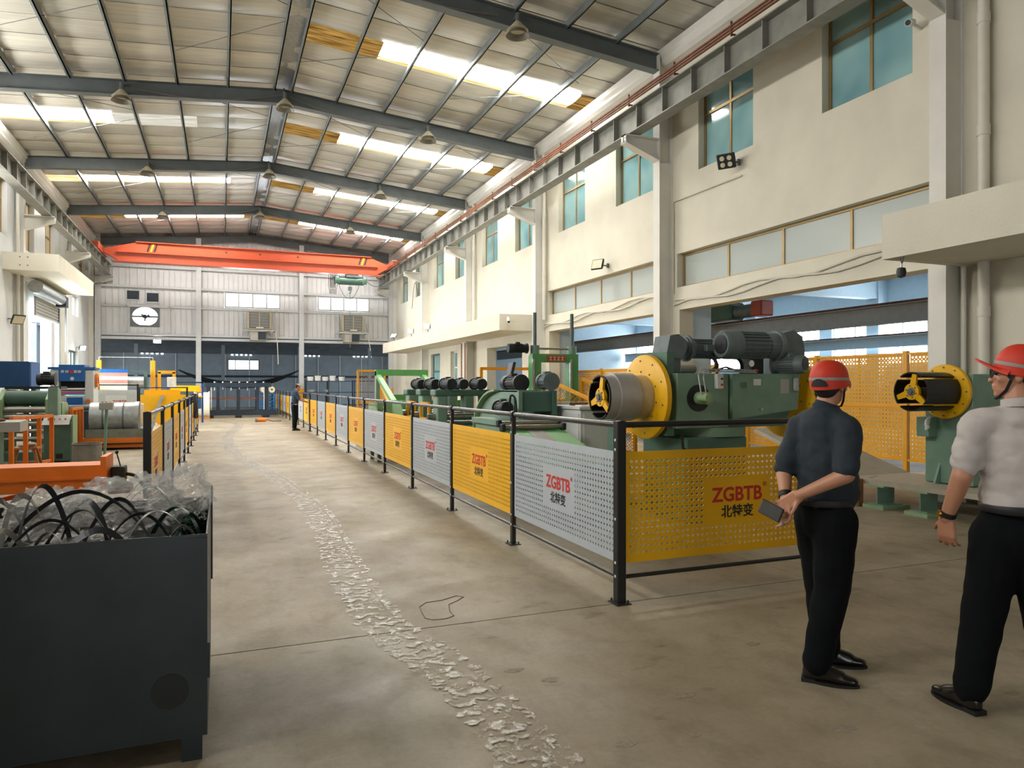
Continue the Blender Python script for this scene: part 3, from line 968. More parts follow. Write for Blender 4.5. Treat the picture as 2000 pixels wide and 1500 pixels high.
# ---------------------------------------------------------------- barrier fences
PW, PZ0, PZ1 = 2.04, 0.29, 1.11
def perforated_panel(w, h, pitch=0.045, th=0.004, margin=0.03, logo=(0.62, 0.36), star=0.0172, dot=0.0062):
    """sheet in the x-z plane (x centred, z from 0), star-shaped holes in a grid, small holes between, blank field in the middle"""
    nx, nz = int((w - 2 * margin) / pitch), int((h - 2 * margin) / pitch)
    x0, z0 = -nx * pitch / 2, (h - nz * pitch) / 2
    V, Fc = [], []
    vid = {}
    def v(x, z, k):
        key = (round(x, 5), round(z, 5), k)
        if key not in vid:
            vid[key] = len(V)
            V.append((x, (-th / 2 if k == 0 else th / 2), z))
        return vid[key]
    def face(pts):
        Fc.append(tuple(v(x, z, 0) for x, z in pts))
        Fc.append(tuple(v(x, z, 1) for x, z in reversed(pts)))
    def is_hole(i, j):
        if not (0 <= i < nx and 0 <= j < nz):
            return False
        cx, cz = x0 + (i + .5) * pitch, z0 + (j + .5) * pitch - h / 2
        return not (abs(cx) < logo[0] / 2 and abs(cz) < logo[1] / 2)
    for i in range(nx):
        for j in range(nz):
            a, b, c, d = x0 + i * pitch, x0 + (i + 1) * pitch, z0 + j * pitch, z0 + (j + 1) * pitch
            if not is_hole(i, j):
                face([(a, c), (b, c), (b, d), (a, d)])
                continue
            mx, mz = (a + b) / 2, (c + d) / 2
            dk = [dot if all(is_hole(i + p, j + q) for p in (0, s) for q in (0, t)) else 0 for s, t in ((-1, -1), (1, -1), (1, 1), (-1, 1))]
            outer = [(a + dk[0], c), (b - dk[1], c), (b, c + dk[1]), (b, d - dk[2]), (b - dk[2], d), (a + dk[3], d), (a, d - dk[3]), (a, c + dk[0])]
            s, q = star, star * .33
            inner = [(mx, mz - s), (mx + q, mz - q), (mx + s, mz), (mx + q, mz + q), (mx, mz + s), (mx - q, mz + q), (mx - s, mz), (mx - q, mz - q)]
            # inner k sits between outer edges: bottom edge -> inner 0, bottom-right corner -> inner 1 ...
            for k in range(4):
                o0, o1, o2 = outer[2 * k], outer[2 * k + 1], outer[(2 * k + 2) % 8]
                i0, i1, i2 = inner[2 * k], inner[2 * k + 1], inner[(2 * k + 2) % 8]
                face([o0, o1, i0])
                if dk[(k + 1) % 4]:
                    face([o1, o2, i1])
                face([o1, i1, i0])
                face([o2, i2, i1])
            for k in range(8):
                p, r = inner[k], inner[(k + 1) % 8]
                Fc.append((v(*p, 0), v(*r, 0), v(*r, 1), v(*p, 1)))
    xa, xb, za, zb = x0, x0 + nx * pitch, z0, z0 + nz * pitch
    for (p, q, r, s) in ((-w / 2, w / 2, 0, za), (-w / 2, w / 2, zb, h), (-w / 2, xa, za, zb), (xb, w / 2, za, zb)):
        face([(p, r), (q, r), (q, s), (p, s)])
    for (p, q) in (((-w / 2, 0), (w / 2, 0)), ((w / 2, 0), (w / 2, h)), ((w / 2, h), (-w / 2, h)), ((-w / 2, h), (-w / 2, 0))):
        Fc.append((v(*p, 0), v(*q, 0), v(*q, 1), v(*p, 1)))
    me = bpy.data.meshes.new('perforated_panel')
    me.from_pydata(V, [], Fc)
    return me
PANEL = {}
_base = perforated_panel(PW, PZ1 - PZ0)
for nm in ('panel_yellow', 'panel_silver'):
    me = _base.copy()
    me.materials.append(MATS[nm])
    PANEL[nm] = me
TXT1 = text_mesh('ZGBTB', 0.155, 'red_letter', bold=0.004)
TXT2 = text_mesh('北特变', 0.105, 'black_letter', bold=0.002)
TXT3 = text_mesh('®', 0.05, 'red_letter')

POST_ME = MB().box(-.028, .028, -.02, .02, 0, 1.27).mesh('post', 'black_paint')
CORNER_ME = MB().cbox(-.036, .036, -.036, .036, 0, 1.34, .006).mesh('corner_post', 'black_paint')
PLATE_ME = MB().box(-.07, .07, -.06, .06, 0, .008).cyl((-.05, -.04, .008), (-.05, -.04, .03), .008, n=6).cyl((.05, .04, .008), (.05, .04, .03), .008, n=6).mesh('base_plate', 'black_paint')
SADDLE_ME = MB().cyl((-.035, 0, 1.31), (.035, 0, 1.31), .034, n=12).box(-.02, .02, -.02, .02, 1.24, 1.31).mesh('rail_saddle', 'black_paint')
BOLT_ME = MB().cyl((0, -.026, 0), (0, -.018, 0), .011, n=8).mesh('bolt', 'bolt_white')
TAB_ME = MB().box(-.05, .05, -.012, .012, -.03, .03).mesh('panel_tab', 'black_paint')
def fence(name, label, x, y, bearing, n, first_yellow, group=None, corner=True, spacing=2.13, end_post=True, start_post=True, corner_end=False, tlen=None):
    """run along local +x from (x, y); the lettered side is local -y"""
    f = thing(name, label, 'fence', loc=(x, y, 0), rz=bearing, group=group)
    for k in range(n + 1):
        if (k == n and not end_post) or (k == 0 and not start_post):
            continue
        crn = (k == 0 and corner) or (k == n and corner_end)
        p = inst('post', CORNER_ME if crn else POST_ME, f, (k * spacing, 0, 0))
        inst('base_plate', PLATE_ME, p)
        inst('rail_saddle', SADDLE_ME, p)
        for z in (1.2, 1.13, .62, .3, .2):
            inst('bolt', BOLT_ME, p, (0, -.014 if crn else 0, z))
    for k in range(n):
        w = spacing - .06
        pn = inst('panel', PANEL['panel_yellow' if (k % 2 == 0) == first_yellow else 'panel_silver'], f, ((k + .5) * spacing, 0, PZ0))
        inst('lettering', TXT1, pn, (0, -.0034, .45), (pi / 2, 0, 0))
        inst('lettering', TXT2, pn, (0, -.0034, .315), (pi / 2, 0, 0))
        inst('lettering', TXT3, pn, (.27, -.0034, .52), (pi / 2, 0, 0))
        for z in (1.0, .4):
            for s in (.045, spacing - .045):
                inst('panel_tab', TAB_ME, f, (k * spacing + s, .012, z))
    L = n * spacing
    for k in range(n):
        a, b = k * spacing, (k + 1) * spacing
        add('top_rail', MB().cyl((a, 0, 1.31), (b, 0, 1.31), .023, n=12), 'rail_black', f, smooth=True, local=True)
        add('bottom_rail', MB().cyl((a, 0, .19), (b, 0, .19), .016, n=10), 'rail_black', f, smooth=True, local=True)
    return f
# long run beside the aisle, its lettered side towards the aisle
fence('barrier_fence', 'long barrier fence of lettered yellow and silver panels beside the green machines', 2.875, 25.93, -pi / 2 - .0073, 10, True, corner=False, corner_end=True)
fence('barrier_fence', 'far run of the barrier fence behind the man leaning on it', 3.02, 47.6, -pi / 2 - .006, 10, False, corner=False, corner_end=False)
fence('barrier_fence', 'short cross fence with one lettered yellow panel in front of the uncoiler', 2.72, 4.63, 0.0, 1, True, corner=False, corner_end=True, start_post=False)
fence('barrier_fence', 'barrier fence on the roller door side, ending at the scrap bin', -0.68, 8.0, pi / 2 + .004, 9, True, corner=True)

# dark jacket hung on the end of the left fence, helmet on the wire spool
jk = MB()
for k in range(7):
    t = k / 6
    for s in (-1, 1):
        pass
rows = []
for j in range(9):
    z = 1.36 - j * .085
    row = []
    for i in range(13):
        a = 2 * pi * i / 12
        r = (.10 + .09 * (j / 8)) * (1 + .22 * sin(3 * a + j * .5))
        row.append((-.74 + r * .75 * cos(a), 22.6 + r * 1.7 * sin(a), z - .02 * sin(5 * a)))
    rows.append(row)
V = [p for r in rows for p in r]
Fc = [(j * 13 + i, j * 13 + i + 1, j * 13 + 14 + i, j * 13 + 13 + i) for j in range(8) for i in range(12)] + [tuple(range(12))]
jk.add(V, Fc)
add('jacket', jk, mat('jacket_dark', '#191c22', 0.85, var=0.2), smooth=True, label='dark work jacket draped over the fence rail near the cream spool', cat='jacket')

# ---------------------------------------------------------------- scrap bin with strapping and film
BX0, BX1, BY0, BY1, BZ0, BZ1 = -1.75, -0.055, 3.36, 4.5, 0.11, 0.965
bn = thing('scrap_bin', 'large dark steel scrap bin on short legs, full of strapping and plastic film', 'bin', loc=(-.9, 3.9, 0))
add('front_wall', MB().box(BX0, BX1, BY0, BY0 + .006, BZ0, BZ1), 'bin_steel', bn)
add('back_wall', MB().box(BX0, BX1, BY1 - .006, BY1, BZ0, BZ1), 'bin_steel', bn)
add('side_wall', MB().box(BX1 - .006, BX1, BY0 + .006, BY1 - .006, BZ0, BZ1), 'bin_steel', bn)
add('side_wall', MB().box(BX0, BX0 + .006, BY0 + .006, BY1 - .006, BZ0, BZ1), 'bin_steel', bn)
add('floor_plate', MB().box(BX0, BX1, BY0, BY1, BZ0 - .006, BZ0), 'bin_steel', bn)
for x in (BX0 + .05, BX1 - .06):
    for y_ in (BY0 + .04, BY1 - .04):
        add('leg', MB().box(x - .04, x + .04, y_ - .035, y_ + .035, 0, BZ0 + .06), 'bin_steel', bn)
for y_ in (BY0 + .02, BY1 - .02):
    add('corner_bar', MB().box(BX1, BX1 + .01, y_ - .03, y_ + .03, .35 if y_ < 4 else .5, .5 if y_ < 4 else 1.03), 'bin_steel', bn)
add('corner_plate', MB().box(BX1 - .1, BX1, BY0 - .006, BY0, .82, .95), 'bin_steel', bn)
add('rim_bar', MB().box(BX0, BX1, BY1 - .03, BY1 + .01, BZ1 - .03, BZ1 + .0), 'bin_steel', bn)
add('round_patch', MB().lathe([(.074, 0), (.074, .004), (.0, .004)], (-.20, BY0, .31), (0, -1, 0), 28), mat('patch_black', '#0d1112', 0.6, var=.1), bn)
# filling: a dark bed of scrap, film clumps and straps standing out of it
bed = MB()
n = 26
V = []
for j in range(n + 1):
    for i in range(n + 1):
        x = BX0 + .02 + (BX1 - BX0 - .04) * i / n
        y_ = BY0 + .02 + (BY1 - BY0 - .04) * j / n
        e = min(1, min(i, n - i, j, n - j) / 4)
        V.append((x, y_, .86 + .06 * e * (j / n) + .07 * e * noise.noise((x * 9, y_ * 9, 1.0))))
bed.add(V, [(j * (n + 1) + i, j * (n + 1) + i + 1, (j + 1) * (n + 1) + i + 1, (j + 1) * (n + 1) + i) for j in range(n) for i in range(n)])
add('scrap_bed', bed, mat('scrap_dark', '#3a3a38', 0.6, 0.3, var=.6, scale=25), None, label='dark tangled bed of offcuts filling the scrap bin', cat='scrap', kind='stuff')
def clump(c, r, seed, label, m='plastic_film', amp=.55):
    mb = MB().sph((0, 0, 0), 1.0, 90, 56)
    V = []
    for (x, y_, z) in mb.v:
        p = Vector((x, y_, z))
        d = 1 + amp * (abs(noise.noise(p * 1.7 + Vector((seed, 0, 0)))) - .25) + .38 * abs(noise.noise(p * 4.1 + Vector((0, seed, 0)))) - .1 + .26 * abs(noise.noise(p * 8 + Vector((0, 0, seed)))) + .12 * abs(noise.noise(p * 19 + Vector((seed, 0, seed))))
        V.append((c[0] + r[0] * x * d, c[1] + r[1] * y_ * d, c[2] + r[2] * z * d))
    mb.v = V
    return add('plastic_film', mb, m, None, smooth=False, label=label, cat='plastic film', group='crumpled film in the scrap bin')
clump((-.42, 4.12, .98), (.25, .2, .14), 3.1, 'crumpled clear plastic film heaped in the middle of the scrap bin')
clump((-.2, 4.25, 1.0), (.13, .15, .15), 8.4, 'crumpled clear plastic film standing up near the rear corner of the bin')
clump((-.78, 4.1, .96), (.17, .2, .13), 5.7, 'crumpled clear plastic film beside the tallest strap')
clump((-.92, 3.66, .90), (.1, .1, .08), 1.9, 'small tuft of clear film at the bin front near the picture edge')
clump((-.14, 3.95, .90), (.07, .14, .06), 2.7, 'dark green plastic sheet at the bin side wall', mat('film_green', '#2c4a40', 0.35, var=.3), .3)
clump((-.6, 3.72, .87), (.2, .13, .06), 6.2, 'grey plastic film under the straps at the bin front')
STRAP_LABELS = iter([
    'widest dark steel strap arching across the middle of the scrap bin', 'dull green strap arching in front of the rear film heap',
    'pale strap rising at the bin front near the picture edge', 'broad dark strap bowing low over the bin front rim',
    'dark strap looping left of the bin middle', 'pale broad strap standing steeply beside the tallest loop',
    'tallest dark strap loop standing in the scrap bin', 'dark strap arching over the front right part of the bin',
    'thin pale strap curving towards the bin corner', 'thin pale short strap loop at the front right corner of the bin',
    'broad green strap bent beside the dark green sheet', 'dark strap crossing behind the bin middle loops',
    'pale broad strap curl at the far left of the bin front', 'dark strap running along the bin side wall',
    'low broad dark strap just above the bin front rim', 'broad dark strap rising at the left picture edge',
    'short pale strap stub at the bin front middle', 'dark strap arching right of the bin middle'])
def arch(x0, y0, x1, y1, h, lean=0.0, w=.024, m='strap_dark', twist=None, z0=.95):
    twist = random.uniform(-1.6, 1.6) if twist is None else twist
    skew = random.uniform(.75, 1.35)
    pts = []
    N = 16
    for k in range(N + 1):
        t = k / N
        pts.append((x0 + (x1 - x0) * t, y0 + (y1 - y0) * t + lean * sin(pi * t), z0 - .05 + h * sin(pi * t ** skew) ** .8))
    s = Vector((-(y1 - y0), (x1 - x0), twist * abs(x1 - x0))).normalized()
    return add('strap', MB().ribbon(pts, w, .0016, tuple(s)), m, None, label=next(STRAP_LABELS), cat='strap', group='scrap straps in the bin')
mat('strap_dark', '#34373b', 0.4, 0.4, var=.2, scale=15)
mat('strap_grey', '#77746e', 0.4, 0.4, var=.2, scale=15)
mat('strap_green', '#2f4f47', 0.4, 0.2, var=.2, scale=15)
arch(-.86, 3.62, -.27, 3.5, .24, .05)
arch(-.50, 3.75, -.17, 3.72, .22, .1, m='strap_green')
arch(-.95, 3.46, -.72, 3.42, .12, m='strap_grey')
arch(-.80, 3.42, -.5, 3.46, .15, m='strap_dark', w=.028)
arch(-.70, 3.5, -.42, 3.44, .18, m='strap_dark')
arch(-.84, 3.52, -.68, 3.62, .24, m='strap_grey', w=.03)
arch(-.79, 3.56, -.62, 3.7, .27, m='strap_dark', w=.03)
arch(-.46, 3.44, -.2, 3.5, .15, m='strap_dark')
arch(-.38, 3.42, -.12, 3.5, .16, m='strap_grey', w=.016)
arch(-.22, 3.42, -.09, 3.45, .09, m='strap_grey', w=.016)
arch(-.3, 3.8, -.09, 3.66, .13, m='strap_green', w=.03)
arch(-.66, 3.7, -.44, 3.5, .2, m='strap_dark')
arch(-1.0, 3.44, -.84, 3.4, .12, m='strap_grey', w=.028)
arch(-.2, 3.5, -.085, 3.8, .12, m='strap_dark')
arch(-.62, 3.41, -.36, 3.43, .1, m='strap_dark', w=.03)
arch(-1.1, 3.6, -.78, 3.75, .22, m='strap_dark', w=.03)
arch(-.72, 3.46, -.58, 3.41, .1, m='strap_grey', w=.02)
arch(-.56, 3.6, -.3, 3.6, .2, m='strap_dark', w=.026)

# ---------------------------------------------------------------- floor marks
def trail_material():
    m = bpy.data.materials.new('smeared_tape')
    m.use_nodes = True
    nt = m.node_tree
    b = nt.nodes['Principled BSDF']
    b.inputs['Base Color'].default_value = (*lin('#c9c6bd'), 1)
    b.inputs['Metallic'].default_value = 0.35
    b.inputs['Roughness'].default_value = 0.25
    g = nt.nodes.new('ShaderNodeNewGeometry')
    n1 = nt.nodes.new('ShaderNodeTexNoise')
    n1.inputs['Scale'].default_value = 13
    n1.inputs['Detail'].default_value = 6
    n1.inputs['Roughness'].default_value = .7
    nt.links.new(g.outputs['Position'], n1.inputs['Vector'])
    bp = nt.nodes.new('ShaderNodeBump')
    bp.inputs['Strength'].default_value = 0.8
    bp.inputs['Distance'].default_value = 0.02
    nt.links.new(n1.outputs['Fac'], bp.inputs['Height'])
    nt.links.new(bp.outputs['Normal'], b.inputs['Normal'])
    r = nt.nodes.new('ShaderNodeValToRGB')
    r.color_ramp.elements[0].position = .5
    r.color_ramp.elements[1].position = .57
    nt.links.new(n1.outputs['Fac'], r.inputs['Fac'])
    t = nt.nodes.new('ShaderNodeBsdfTransparent')
    mx = nt.nodes.new('ShaderNodeMixShader')
    nt.links.new(r.outputs['Color'], mx.inputs[0])
    nt.links.new(t.outputs[0], mx.inputs[1])
    nt.links.new(b.outputs[0], mx.inputs[2])
    nt.links.new(mx.outputs[0], nt.nodes['Material Output'].inputs[0])
    MATS['smeared_tape'] = m
trail_material()
TP = [(1.32, 1.9), (1.25, 2.75), (1.23, 3.51), (1.16, 4.06), (1.02, 4.76), (1.0, 6.04), (1.1, 8.33), (1.1, 10.27), (.9, 13.0), (.5, 16.35), (.2, 20.7), (.22, 25.0), (.66, 31.2), (.1, 34.4), (-1.0, 35.1)]
def smooth_path(P_, n=10):
    out = []
    for i in range(len(P_) - 1):
        p0, p1, p2, p3 = [Vector(P_[max(0, min(len(P_) - 1, i + k))]) for k in (-1, 0, 1, 2)]
        for k in range(n):
            t = k / n
            out.append(.5 * ((2 * p1) + (p2 - p0) * t + (2 * p0 - 5 * p1 + 4 * p2 - p3) * t * t + (3 * p1 - p0 - 3 * p2 + p3) * t ** 3))
    out.append(Vector(P_[-1]))
    return out
sp = smooth_path(TP, 60)
tm = MB()
V, Fc = [], []
for i, p in enumerate(sp):
    d = (sp[min(i + 1, len(sp) - 1)] - sp[max(i - 1, 0)]).normalized()
    nrm = Vector((-d.y, d.x))
    w_ = .17 + .03 * noise.noise((p.y * 1.3, 0, 0))
    for k, u in enumerate((-1, -.62, -.5, 0, .5, 1)):
        z = .003 + (.005 * abs(noise.noise((p.x * 30, p.y * 30, k))))
        jit = .035 * noise.noise((p.x * 9, p.y * 9, k * 3.1)) + .02 * noise.noise((p.x * 40, p.y * 40, k)) if k in (0, 2, 5) else 0.0
        q = p + nrm * (w_ * u + jit)
        V.append((q.x, q.y, z))
for i in range(len(sp) - 1):
    for k in range(5):
        if k == 1:
            continue
        Fc.append((i * 6 + k, i * 6 + k + 1, i * 6 + 7 + k, i * 6 + 6 + k))
tm.add(V, Fc)
add('tape_trail', tm, 'smeared_tape', label='silvery smeared wheel trail winding along the concrete aisle', cat='floor mark', kind='stuff')
st = [(1.33, 5.09), (1.40, 5.17), (1.52, 5.18), (1.66, 5.25), (1.70, 5.2), (1.62, 5.12), (1.54, 5.06), (1.5, 4.9), (1.5, 4.8), (1.43, 4.76), (1.34, 4.77), (1.3, 4.82), (1.31, 4.95)]
add('stain_ring', MB().tube([(x, y_, .0) for x, y_ in st], .005, 5, closed=True), mat('stain_line', '#7b6d58', 0.8), label='brown outlined stain shaped like a boot on the aisle floor', cat='stain', kind='stuff')
def smudge(x, y_, r, seed, label):
    pts = []
    for k in range(26):
        a = 2 * pi * k / 26
        q = r * (1 + .5 * noise.noise((cos(a) * 2 + seed, sin(a) * 2, seed)))
        pts.append((x + q * 1.4 * cos(a), y_ + q * .7 * sin(a)))
    add('floor_smudge', MB().prism(pts, 'z', .0003, .0012), mat('smudge_dark', '#8d8271', 0.75, var=.3, scale=40), label=label, cat='stain', group='dark smudges on the concrete')
SM = [((1650, 1422), .05, 'by the navy shirted man'), ((1335, 1358), .045, 'in the open floor'), ((1075, 1328), .04, 'right of the tape trail'), ((1005, 1310), .04, 'beside the tape trail'), ((1225, 1452), .04, 'near the bottom edge'), ((960, 1245), .03, 'close to the floor joint'), ((1470, 1258), .04, 'in front of the cross fence'), ((1290, 1262), .025, 'near the fence corner post'), ((1355, 1437), .03, 'small one near the bottom edge')]
def gp(px, py):
    r_ = (px - 1000) / F_PX
    u_ = (HOR - py) / F_PX
    t_ = -CAM_H / u_
    return ((sin(YAW) + cos(YAW) * r_) * t_, (cos(YAW) - sin(YAW) * r_) * t_)
for k, (p, r, w_) in enumerate(SM):
    smudge(*gp(*p), r, k * 1.7, 'dark greasy smudge on the concrete floor, ' + w_)
# ---------------------------------------------------------------- people
mat('skin', '#b98468', 0.5, var=0.08, scale=12)
mat('skin_far', '#b5805f', 0.5, var=0.08)
mat('navy_shirt', '#1f2a33', 0.85, var=0.12, scale=20, bump=0.15, bscale=200)
mat('white_shirt', '#bdb6b2', 0.75, var=0.08, scale=10, bump=0.1, bscale=120)
mat('dark_trousers', '#0c0f11', 0.95, var=0.15, scale=10, spec=0.15)
mat('shoe_leather', '#14120f', 0.22, var=0.15)
mat('shoe_sole', '#0d0d0d', 0.7)
mat('red_cap', '#c8321a', 0.6, var=0.06)
mat('cap_stripe', '#8e8a86', 0.5, var=0.05)
mat('hair_black', '#1a1715', 0.7, var=0.2, scale=60)
mat('strap_black', '#101113', 0.6)
mat('lens', '#2b2f33', 0.08)
mat('gold', '#b98b3a', 0.25, 0.9)
mat('phone_dark', '#3b3b3a', 0.3, 0.3)

def capsule(mb, p0, p1, r0, r1, flat=None, n=14):
    """tapered capsule; flat = (axis vector, scale) squashes the section along that axis"""
    p0, p1 = Vector(p0), Vector(p1)
    d = p1 - p0
    L = d.length
    d = d.normalized() if L > 1e-6 else Vector((0, 0, 1))
    a = d.orthogonal().normalized()
    b = d.cross(a)
    prof = []
    m = 5
    for k in range(m + 1):
        t = pi / 2 * (1 - k / m)
        prof.append((r0 * cos(t), -r0 * sin(t)))
    for k in range(m + 1):
        t = pi / 2 * k / m
        prof.append((r1 * cos(t), L + r1 * sin(t)))
    V, Fc = [], []
    for r, h in prof:
        for i in range(n):
            t = 2 * pi * i / n
            off = a * (max(r, 1e-4) * cos(t)) + b * (max(r, 1e-4) * sin(t))
            if flat:
                fa = Vector(flat[0]).normalized()
                off = off - fa * off.dot(fa) * (1 - flat[1])
            V.append(p0 + d * h + off)
    for k in range(len(prof) - 1):
        for i in range(n):
            j = (i + 1) % n
            Fc.append((k * n + i, k * n + j, k * n + n + j, k * n + n + i))
    Fc += [tuple(range(n - 1, -1, -1)), tuple((len(prof) - 1) * n + i for i in range(n))]
    mb.add(V, Fc)
def fuse(mb, name, m, parent, voxel=0.008, smooth=4, wrinkle=None, factor=0.5):
    """union of the blobs as one continuous skin"""
    me = mb.mesh(name + '_raw', None)
    o = bpy.data.objects.new(name + '_raw', me)
    COL.objects.link(o)
    r = o.modifiers.new('r', 'REMESH')
    r.mode = 'VOXEL'
    r.voxel_size = voxel
    s = o.modifiers.new('s', 'SMOOTH')
    s.factor = factor
    s.iterations = smooth
    dg = bpy.context.evaluated_depsgraph_get()
    dg.update()
    out = bpy.data.meshes.new_from_object(o.evaluated_get(dg))
    bpy.data.objects.remove(o)
    out.name = name
    if wrinkle:
        amp, sc, seed = wrinkle
        for v in out.vertices:
            p = v.co
            q = Vector((p.x * sc[0] + seed, p.y * sc[1], p.z * sc[2] + .35 * p.x * sc[2]))
            w = abs(noise.noise(q)) * 1.4 - .35 + .4 * noise.noise(q * 2.3)
            v.co = p + v.normal * (amp * w)
    out.materials.clear()
    out.materials.append(MATS[m] if isinstance(m, str) else m)
    out.polygons.foreach_set('use_smooth', [True] * len(out.polygons))
    ob = bpy.data.objects.new(name, out)
    ob.parent = parent
    COL.objects.link(ob)
    return ob
def hand(mb, wrist, fwd, palm, side, curl=0.5, s=1.0, spread=0.10, thumb_in=0.3):
    """palm and five jointed fingers; fwd = along the fingers, palm = palm normal, side=+1 right hand"""
    w = Vector(wrist)
    f = Vector(fwd).normalized()
    pn = Vector(palm)
    pn = (pn - f * pn.dot(f)).normalized()
    across = f.cross(pn).normalized() * side
    for k in range(4):
        u = (k - 1.5) * .021 * s
        capsule(mb, w + across * u * .7, w + f * .085 * s + across * u, .0165 * s, .0135 * s)
    lens = (.070, .080, .075, .058)
    for k in range(4):
        u = (k - 1.5)
        base = w + f * .088 * s + across * (u * .0215 * s)
        d0 = (f + across * (u * spread)).normalized()
        L = lens[k] * s
        ang = curl * .6
        p = base
        for j, (fr, r) in enumerate(((.45, .0098), (.32, .0088), (.26, .0078))):
            dd = (d0 * cos(ang) + pn * sin(ang)).normalized()
            q = p + dd * (L * fr)
            capsule(mb, p, q, r * s, r * .93 * s, n=10)
            p = q
            ang += curl * .8
    tb = w + across * (-.028 * s) + f * .022 * s + pn * .006
    td = (f * .75 - across * (1 - thumb_in) + pn * (.35 + thumb_in)).normalized()
    capsule(mb, tb, tb + td * .04 * s, .0135 * s, .0115 * s)
    capsule(mb, tb + td * .04 * s, tb + td * .04 * s + (td + f * .5 + pn * .2).normalized() * .034 * s, .0108 * s, .009 * s)
def head(mb, c, yaw, s=1.0, tilt=0.0):
    """head blobs centred at c, facing local +y turned by yaw (about z); returns the matrix of the head frame"""
    M = Matrix.Translation(Vector(c)) @ Matrix.Rotation(yaw, 4, 'Z') @ Matrix.Rotation(tilt, 4, 'X') @ Matrix.Scale(s, 4)
    h = MB(M)
    h.sph((0, -.012, .03), (.074, .094, .088), 20, 14)        # skull
    h.sph((0, .018, -.02), (.066, .074, .082), 20, 14)        # face
    h.sph((0, .038, -.068), (.047, .048, .042), 16, 12)       # jaw
    h.sph((0, .078, -.093), (.02, .016, .017), 12, 8)         # chin
    h.sph((0, .082, .022), (.045, .016, .012), 12, 8)         # brow
    h.prism([(.086, .016), (.118, -.026), (.108, -.036), (.082, -.034)], 'x', -.009, .009)   # nose
    h.sph((0, .106, -.03), (.016, .012, .009), 10, 8)
    h.sph((0, .091, -.055), (.022, .011, .0065), 12, 8)       # lips
    h.sph((0, .088, -.068), (.02, .011, .007), 12, 8)
    for s_ in (-1, 1):
        h.sph((s_ * .045, .062, -.022), (.022, .02, .02), 10, 8)   # cheek
        h.sph((s_ * .074, -.008, -.012), (.009, .02, .031), 12, 10)  # ear
        h.sph((s_ * .079, -.016, -.008), (.006, .015, .024), 12, 10)
    mb.add(h.v, h.f)
    return M
def cap(parent, M, label=None, brim=0.075, back_open=True, tilt=0.0):
    """hard bump cap with brim at the front (+y of the head frame)"""
    M = M @ Matrix.Translation((0, -.006 if tilt else 0, .004 if tilt else 0)) @ Matrix.Rotation(tilt, 4, 'X')
    n, m = 28, 9
    V, Fc = [], []
    for j in range(m + 1):
        ph = (pi / 2) * j / m
        for i in range(n):
            a = 2 * pi * i / n
            rx, ry = .098, .118
            V.append((rx * cos(a) * cos(ph) ** .8, -.012 + ry * sin(a) * cos(ph) ** .8, .028 + .112 * sin(ph) ** .9))
    lo = [(.093 * cos(2 * pi * i / n), -.012 + .113 * sin(2 * pi * i / n), -.012 - .016 * max(0, -sin(2 * pi * i / n))) for i in range(n)]
    V = lo + V
    for j in range(m + 1):
        for i in range(n):
            i2 = (i + 1) % n
            Fc.append((j * n + i, j * n + i2, j * n + n + i2, j * n + n + i))
    Fc.append(tuple((m + 1) * n + i for i in range(n)))
    c = add('cap', MB(M).add(V, Fc), 'red_cap', parent, smooth=True, local=True, label=label)
    st = MB(M)
    st.add([(1.012 * .098 * cos(2 * pi * i / n), -.012 + 1.012 * .118 * sin(2 * pi * i / n), z) for z in (.026, .042) for i in range(n)],
           [(i, (i + 1) % n, n + (i + 1) % n, n + i) for i in range(n)])
    add('cap_stripe', st, 'cap_stripe', c, smooth=True, local=True)
    bm_ = MB(M)
    N = 12
    up, dn = [], []
    for i in range(N + 1):
        a = pi * (.12 + .76 * i / N)
        up.append((.094 * cos(a), -.012 + .112 * sin(a), .012))
        q = .5 + .5 * sin(a)
        dn.append((.1 * cos(a), -.012 + (.116 + brim * sin(a) ** 1.5) * sin(a), -.012 + .05 * sin(a) ** 3))
    V = up + dn + [(x, y_, z - .012) for x, y_, z in up] + [(x, y_, z - .009) for x, y_, z in dn]
    k = N + 1
    Fc = []
    for i in range(N):
        Fc += [(i, i + 1, k + i + 1, k + i), (2 * k + i, 3 * k + i, 3 * k + i + 1, 2 * k + i + 1), (k + i, k + i + 1, 3 * k + i + 1, 3 * k + i)]
    bm_.add(V, Fc)
    add('brim', bm_, 'red_cap', c, smooth=True, local=True)
    if back_open:
        a0, a1 = -pi / 2 - .5, -pi / 2 + .5
        op = MB(M)
        P_ = []
        for i in range(13):
            a = a0 + (a1 - a0) * i / 12
            P_.append((.0995 * cos(a), -.012 + .1195 * sin(a), .0 + .034 * sin(pi * i / 12) ** .6))
        Q_ = [(p[0], p[1], -.008) for p in P_]
        op.add(P_ + Q_, [(i, i + 1, 13 + i + 1, 13 + i) for i in range(12)])
        add('cap_opening', op, 'hair_black', c, local=True)
    return c
def hair(parent, M, low=-.05):
    mb = MB()
    h = MB(M)
    h.sph((0, -.022, .022), (.0785, .092, .085), 20, 14)
    h.sph((0, -.05, -.02), (.066, .054, .055), 16, 12)
    for s_ in (-1, 1):
        h.sph((s_ * .066, .02, .0), (.012, .02, .03), 10, 8)
    h.sph((0, .05, .062), (.06, .035, .03), 12, 8)
    mb.add(h.v, h.f)
    return fuse(mb, 'hair', 'hair_black', parent, .010, 2)
